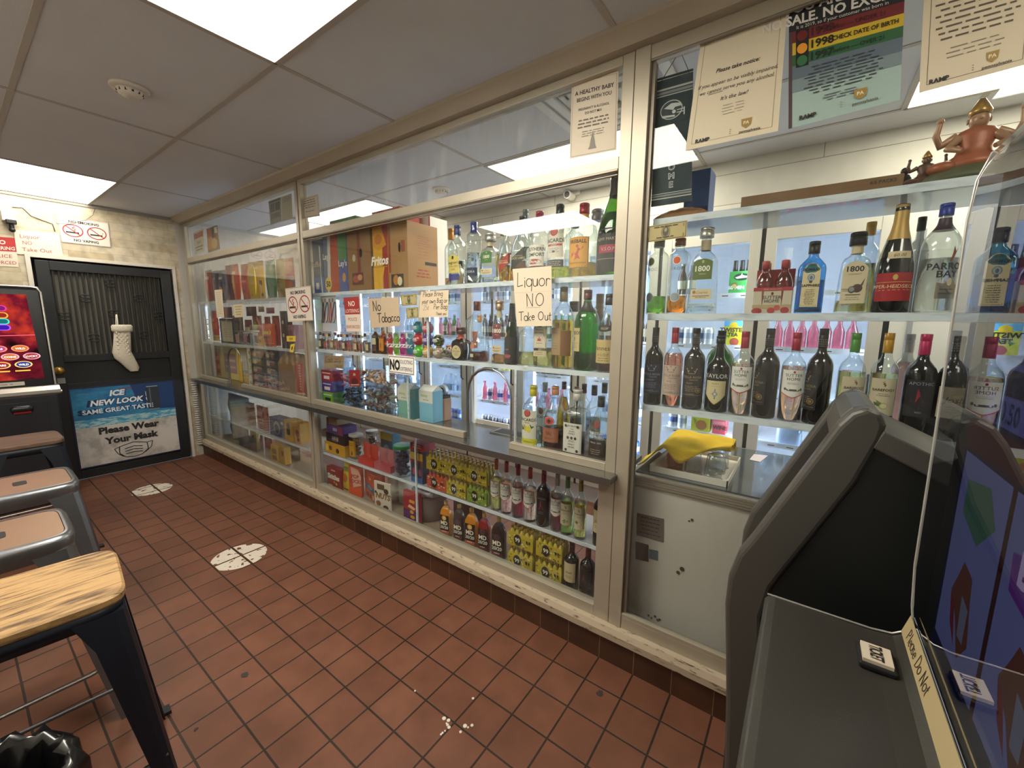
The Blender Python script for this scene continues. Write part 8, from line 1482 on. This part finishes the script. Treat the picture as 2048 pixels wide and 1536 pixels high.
# side frames: bezel band on the near and far sides
def band(y0, y1, name):
    b = MB(); lo = [(1.872, .0), (1.838, .55), (1.816, .80), (1.955, .80), (1.925, .55), (1.955, 0)]
    poly_ = out[:-1] + [(2.075, 1.29), (2.045, 1.19), (1.94, .945), (1.915, .885), (1.902, .80), (1.925, .50), (1.955, .0)]
    b.prism(poly_, 'y', y0, y1, M_kg); return b.obj(name, t, bev=.012, seg=3)
band(ky0, ky0 + .055, 'near_bezel'); band(ky1 - .055, ky1, 'far_bezel')
MB().prism([(1.99, 1.27), (2.005, 1.325), (2.025, 1.35), (2.05, 1.357), (2.07, 1.348), (2.08, 1.32), (2.072, 1.285), (2.04, 1.25)], 'y', ky0 + .05, ky1 - .05, M_kg).obj('top_bezel', t, bev=.006)
MB().prism([(1.85, .80), (1.855, .90), (1.885, .96), (1.93, .94), (1.90, .80)], 'y', ky0 + .05, ky1 - .05, M_kg).obj('bottom_bezel', t, bev=.006)
MB().prism([(1.90, .95), (2.02, 1.28), (2.05, 1.27), (1.93, .94)], 'y', ky0 + .05, ky1 - .05, P('#0c0d10', .12, spec=.6, coat=.4)).obj('screen', t)
for k in range(9):
    s = .16 + .05 * k; x = 1.90 + .12 * s - .0; z = .95 + .33 * s; MB().box(x - .012, x + .002, ky0 + .055, ky0 + .068, z, z + .011, P('#3a3a3c', .3, .5)).obj('speaker_slot', t)
side = [(1.90, .02), (1.918, .5), (1.904, .80), (1.915, .885), (1.94, .945), (2.045, 1.19), (2.07, 1.28), (2.52, 1.06), (2.52, .02)]
MB().prism(side, 'y', ky0 + .008, ky1 - .008, M_kd).obj('cabinet_body', t)
MB().prism([(2.06, 1.275), (2.075, 1.315), (2.53, 1.095), (2.53, 1.05)], 'y', ky0 + .001, ky1 - .004, P('#5a5853', .45, .3)).obj('top_cover', t, bev=.004)
MB().prism([(1.85, .0), (1.845, .3), (1.846, .55), (1.828, .78), (1.86, .80), (1.93, .80), (1.96, 0)], 'y', ky0 + .05, ky1 - .05, M_kg).obj('front_panel', t)
MB().cyl((1.842, ky0 + .03, .62), .012, .008, M_steel, 16, 'x').obj('lock', t)
# ================================================================== nearest machine: curved deck and glass screen
t = thing('game_machine', 'dark game machine with ticket button deck and tall glossy screen at the right edge', 'game machine', (0, 0, 0))
ny0, ny1 = -1.32, -.645; M_dk = P('#44413c', .33, .3, var=.12, vscale=5, bump=.1, bscale=300)
MB().prism([(1.93, .0), (1.925, .60), (1.912, .945), (1.918, .952), (2.50, .952), (2.50, .0)], 'y', ny0, ny1 - .004, P('#232220', .5)).obj('lower_cabinet', t)
mb = MB(); pr = [(1.908, .90), (1.906, .945), (1.911, .953), (1.925, .955), (2.08, .953), (2.11, .957), (2.128, .97), (2.135, .985), (2.135, .935), (1.92, .93)]
mb.prism(pr, 'y', ny0, ny1, M_dk); mb.obj('button_deck', t, bev=.003)
MB().tube([(1.91, ny1, .955), (2.08, ny1, .955), (2.11, ny1, .959), (2.13, ny1, .975)], .0022, P('#b8b4ae', .3, .6), 6).obj('deck_edge_trim', t)
MB().tube([(2.132, ny1 + .002, .978), (2.134, ny1 - .1, .977), (2.134, ny0, .977)], .0045, P('#e8e6dc', .15, .5, emit=.25), 6).obj('deck_light_strip', t)
b = MB(); z0 = .955; b.box(2.052, 2.102, -.775, -.714, z0, z0 + .010, P('#141416', .5)); b.obj('button_base', t, bev=.003)
b = MB(); b.box(2.057, 2.097, -.769, -.721, z0 + .008, z0 + .016, P('#d8c9b4', .4)); S = Flat([Vector((2.097, -.721, z0 + .0162)), Vector((2.097, -.769, z0 + .0162)), Vector((2.057, -.769, z0 + .0162)), Vector((2.057, -.721, z0 + .0162))], (0, 0, 1))
printing(b, S, 0, 0, .024, .04, [('t', 'TICKET', 0, .28, .44, .84, '#1d1b18', dict(bold=.03), 'fit')], .0003); b.obj('ticket_button', t)
# screen: one tall curved glass sheet
sx0 = 2.138; glass_pr = [(2.138, .978), (2.132, 1.02), (2.127, 1.10), (2.125, 1.35), (2.121, 1.70), (2.124, 1.76), (2.136, 1.80), (2.17, 1.825)]
mb = MB(); v = []; fc = []
for (x, z) in glass_pr: v += [(x, ny1 + .012, z), (x, ny0, z)]
for k in range(len(glass_pr) - 1): fc.append((2 * k, 2 * k + 1, 2 * k + 3, 2 * k + 2))
mb.add(v, fc, GL('#a9adbd', None, base=.05, power=3.2, gmax=.9), True); mb.obj('screen_glass', t)
MB().tube([(x, ny1 + .012, z) for x, z in glass_pr], .0022, P('#c9c8c2', .25, .5), 6).obj('glass_rim', t)
MB().prism([(2.15, .98), (2.15, 1.80), (2.19, 1.83), (2.50, 1.83), (2.50, .98)], 'y', ny0, ny1 + .004, P('#14151a', .4)).obj('monitor_housing', t)
MB().prism([(2.1405, 1.765), (2.152, 1.812), (2.19, 1.832), (2.2, 1.765)], 'y', ny0, ny1 + .006, P('#3a2c20', .5)).obj('marquee', t)
MB().box(2.1315, 2.1335, ny0, ny1 + .011, .995, .9975, P('#a8aab0', .3)).obj('glass_seam', t)
xs = 2.1485
def ssheet(name, y0, y1, z0, z1, build):
    S = Flat([Vector((xs, y1, z1)), Vector((xs, y0, z1)), Vector((xs, y0, z0)), Vector((xs, y1, z0))], (-1, 0, 0)); mb = MB(); build(mb, S); return mb.obj(name, t)
def reel(mb, S):
    W_, H_ = S.W / 2, S.Hh
    def ep(pts, col, e, off): mb.add([S(x * W_, z * H_, off) for x, z in pts], [tuple(range(len(pts)))], EM(col, e * .42))
    def tx(s_, x, z, hh, wmax, col, e, off, **kw):
        vs, fs, a, b_, _, _ = tmesh(s_, **kw); s1 = hh * H_ / .73; s2 = min(s1, wmax * 2 * W_ / (b_ - a)); mb.add([S(x * W_ + (p - (a + b_) / 2) * s2, z * H_ + q * s1, off) for p, q in vs], fs, EM(col, e * .42))
    ep([(-1, 0), (1, 0), (1, 1), (-1, 1)], '#1b1f45', .55, 0)
    ep([(-1, .46), (1, .46), (1, .52), (-1, .52)], '#5a1c2c', .5, .0004); ep([(-1, .70), (1, .70), (1, .735), (-1, .735)], '#6a2430', .5, .0004)
    for z, s_ in ((.94, '$125.00'), (.86, '$25.00'), (.775, '$7.50'), (.655, '$2.50'), (.555, '$0.50')):
        for x in (-.55, .1, .7): ep([(x - .26, z - .025), (x + .26, z - .025), (x + .26, z + .03), (x - .26, z + .03)], '#6a6cae', .55, .0004); tx(s_, x, z - .015, .036, .22, '#25285e', .5, .0008, bold=.02)
    for k in range(3):
        x0 = -.96 + .655 * k; ep([(x0, .04), (x0 + .61, .04), (x0 + .61, .45), (x0, .45)], '#8084b4', .62, .0004); ep([(x0 + .61, .02), (x0 + .655, .02), (x0 + .655, .46), (x0 + .61, .46)], '#4a2426', .5, .0004); xc = x0 + .305
        if k == 1: ep([(xc - .24, .36), (xc + .2, .40), (xc + .26, .34), (xc + .1, .28), (xc - .22, .30)], '#7a3a94', .6, .0008); tx('BAR', xc, .325, .05, .2, '#d8c0e4', .7, .0012, bold=.05)
        elif k == 0: ep([(xc - .2, .40), (xc + .1, .42), (xc + .22, .36), (xc + .05, .30), (xc - .2, .33)], '#5c8a6c', .5, .0008)
        else: ep([(xc + .2 * math.cos(a), .35 + .06 * math.sin(a)) for a in [2 * PI * i / 16 for i in range(16)]], '#8e3a44', .6, .0008)
        ep([(xc - .05, .25), (xc + .08, .24), (xc + .1, .2), (xc + .16, .12), (xc + .06, .07), (xc - .04, .13), (xc - .16, .17), (xc - .1, .21)], '#7a4436', .55, .0008); ep([(xc, .19), (xc + .1, .18), (xc + .1, .11), (xc + .02, .11)], '#8a8c9c', .55, .0012); ep([(xc - .16, .17), (xc - .08, .15), (xc - .0, .08), (xc - .1, .11)], '#8e2c34', .55, .0012)
ssheet('display', ny0 + .02, ny1 - .05, 1.0, 1.755, reel)
S = Flat([Vector((2.127, -.66, 1.014)), Vector((2.127, -1.02, 1.012)), Vector((2.118, -1.02, .976)), Vector((2.118, -.66, .978))], (-1, 0, .3))
mb = sheet_mesh(S, '#a8966e', .0006); scrawl(mb, S, 'Please Do Not', -.15, .009, .021, '#3a3026', .0018, .05, 4); tag(mb.obj('handwritten_note'), 'narrow handwritten note leaning on the glossy screen behind the button deck', 'note')
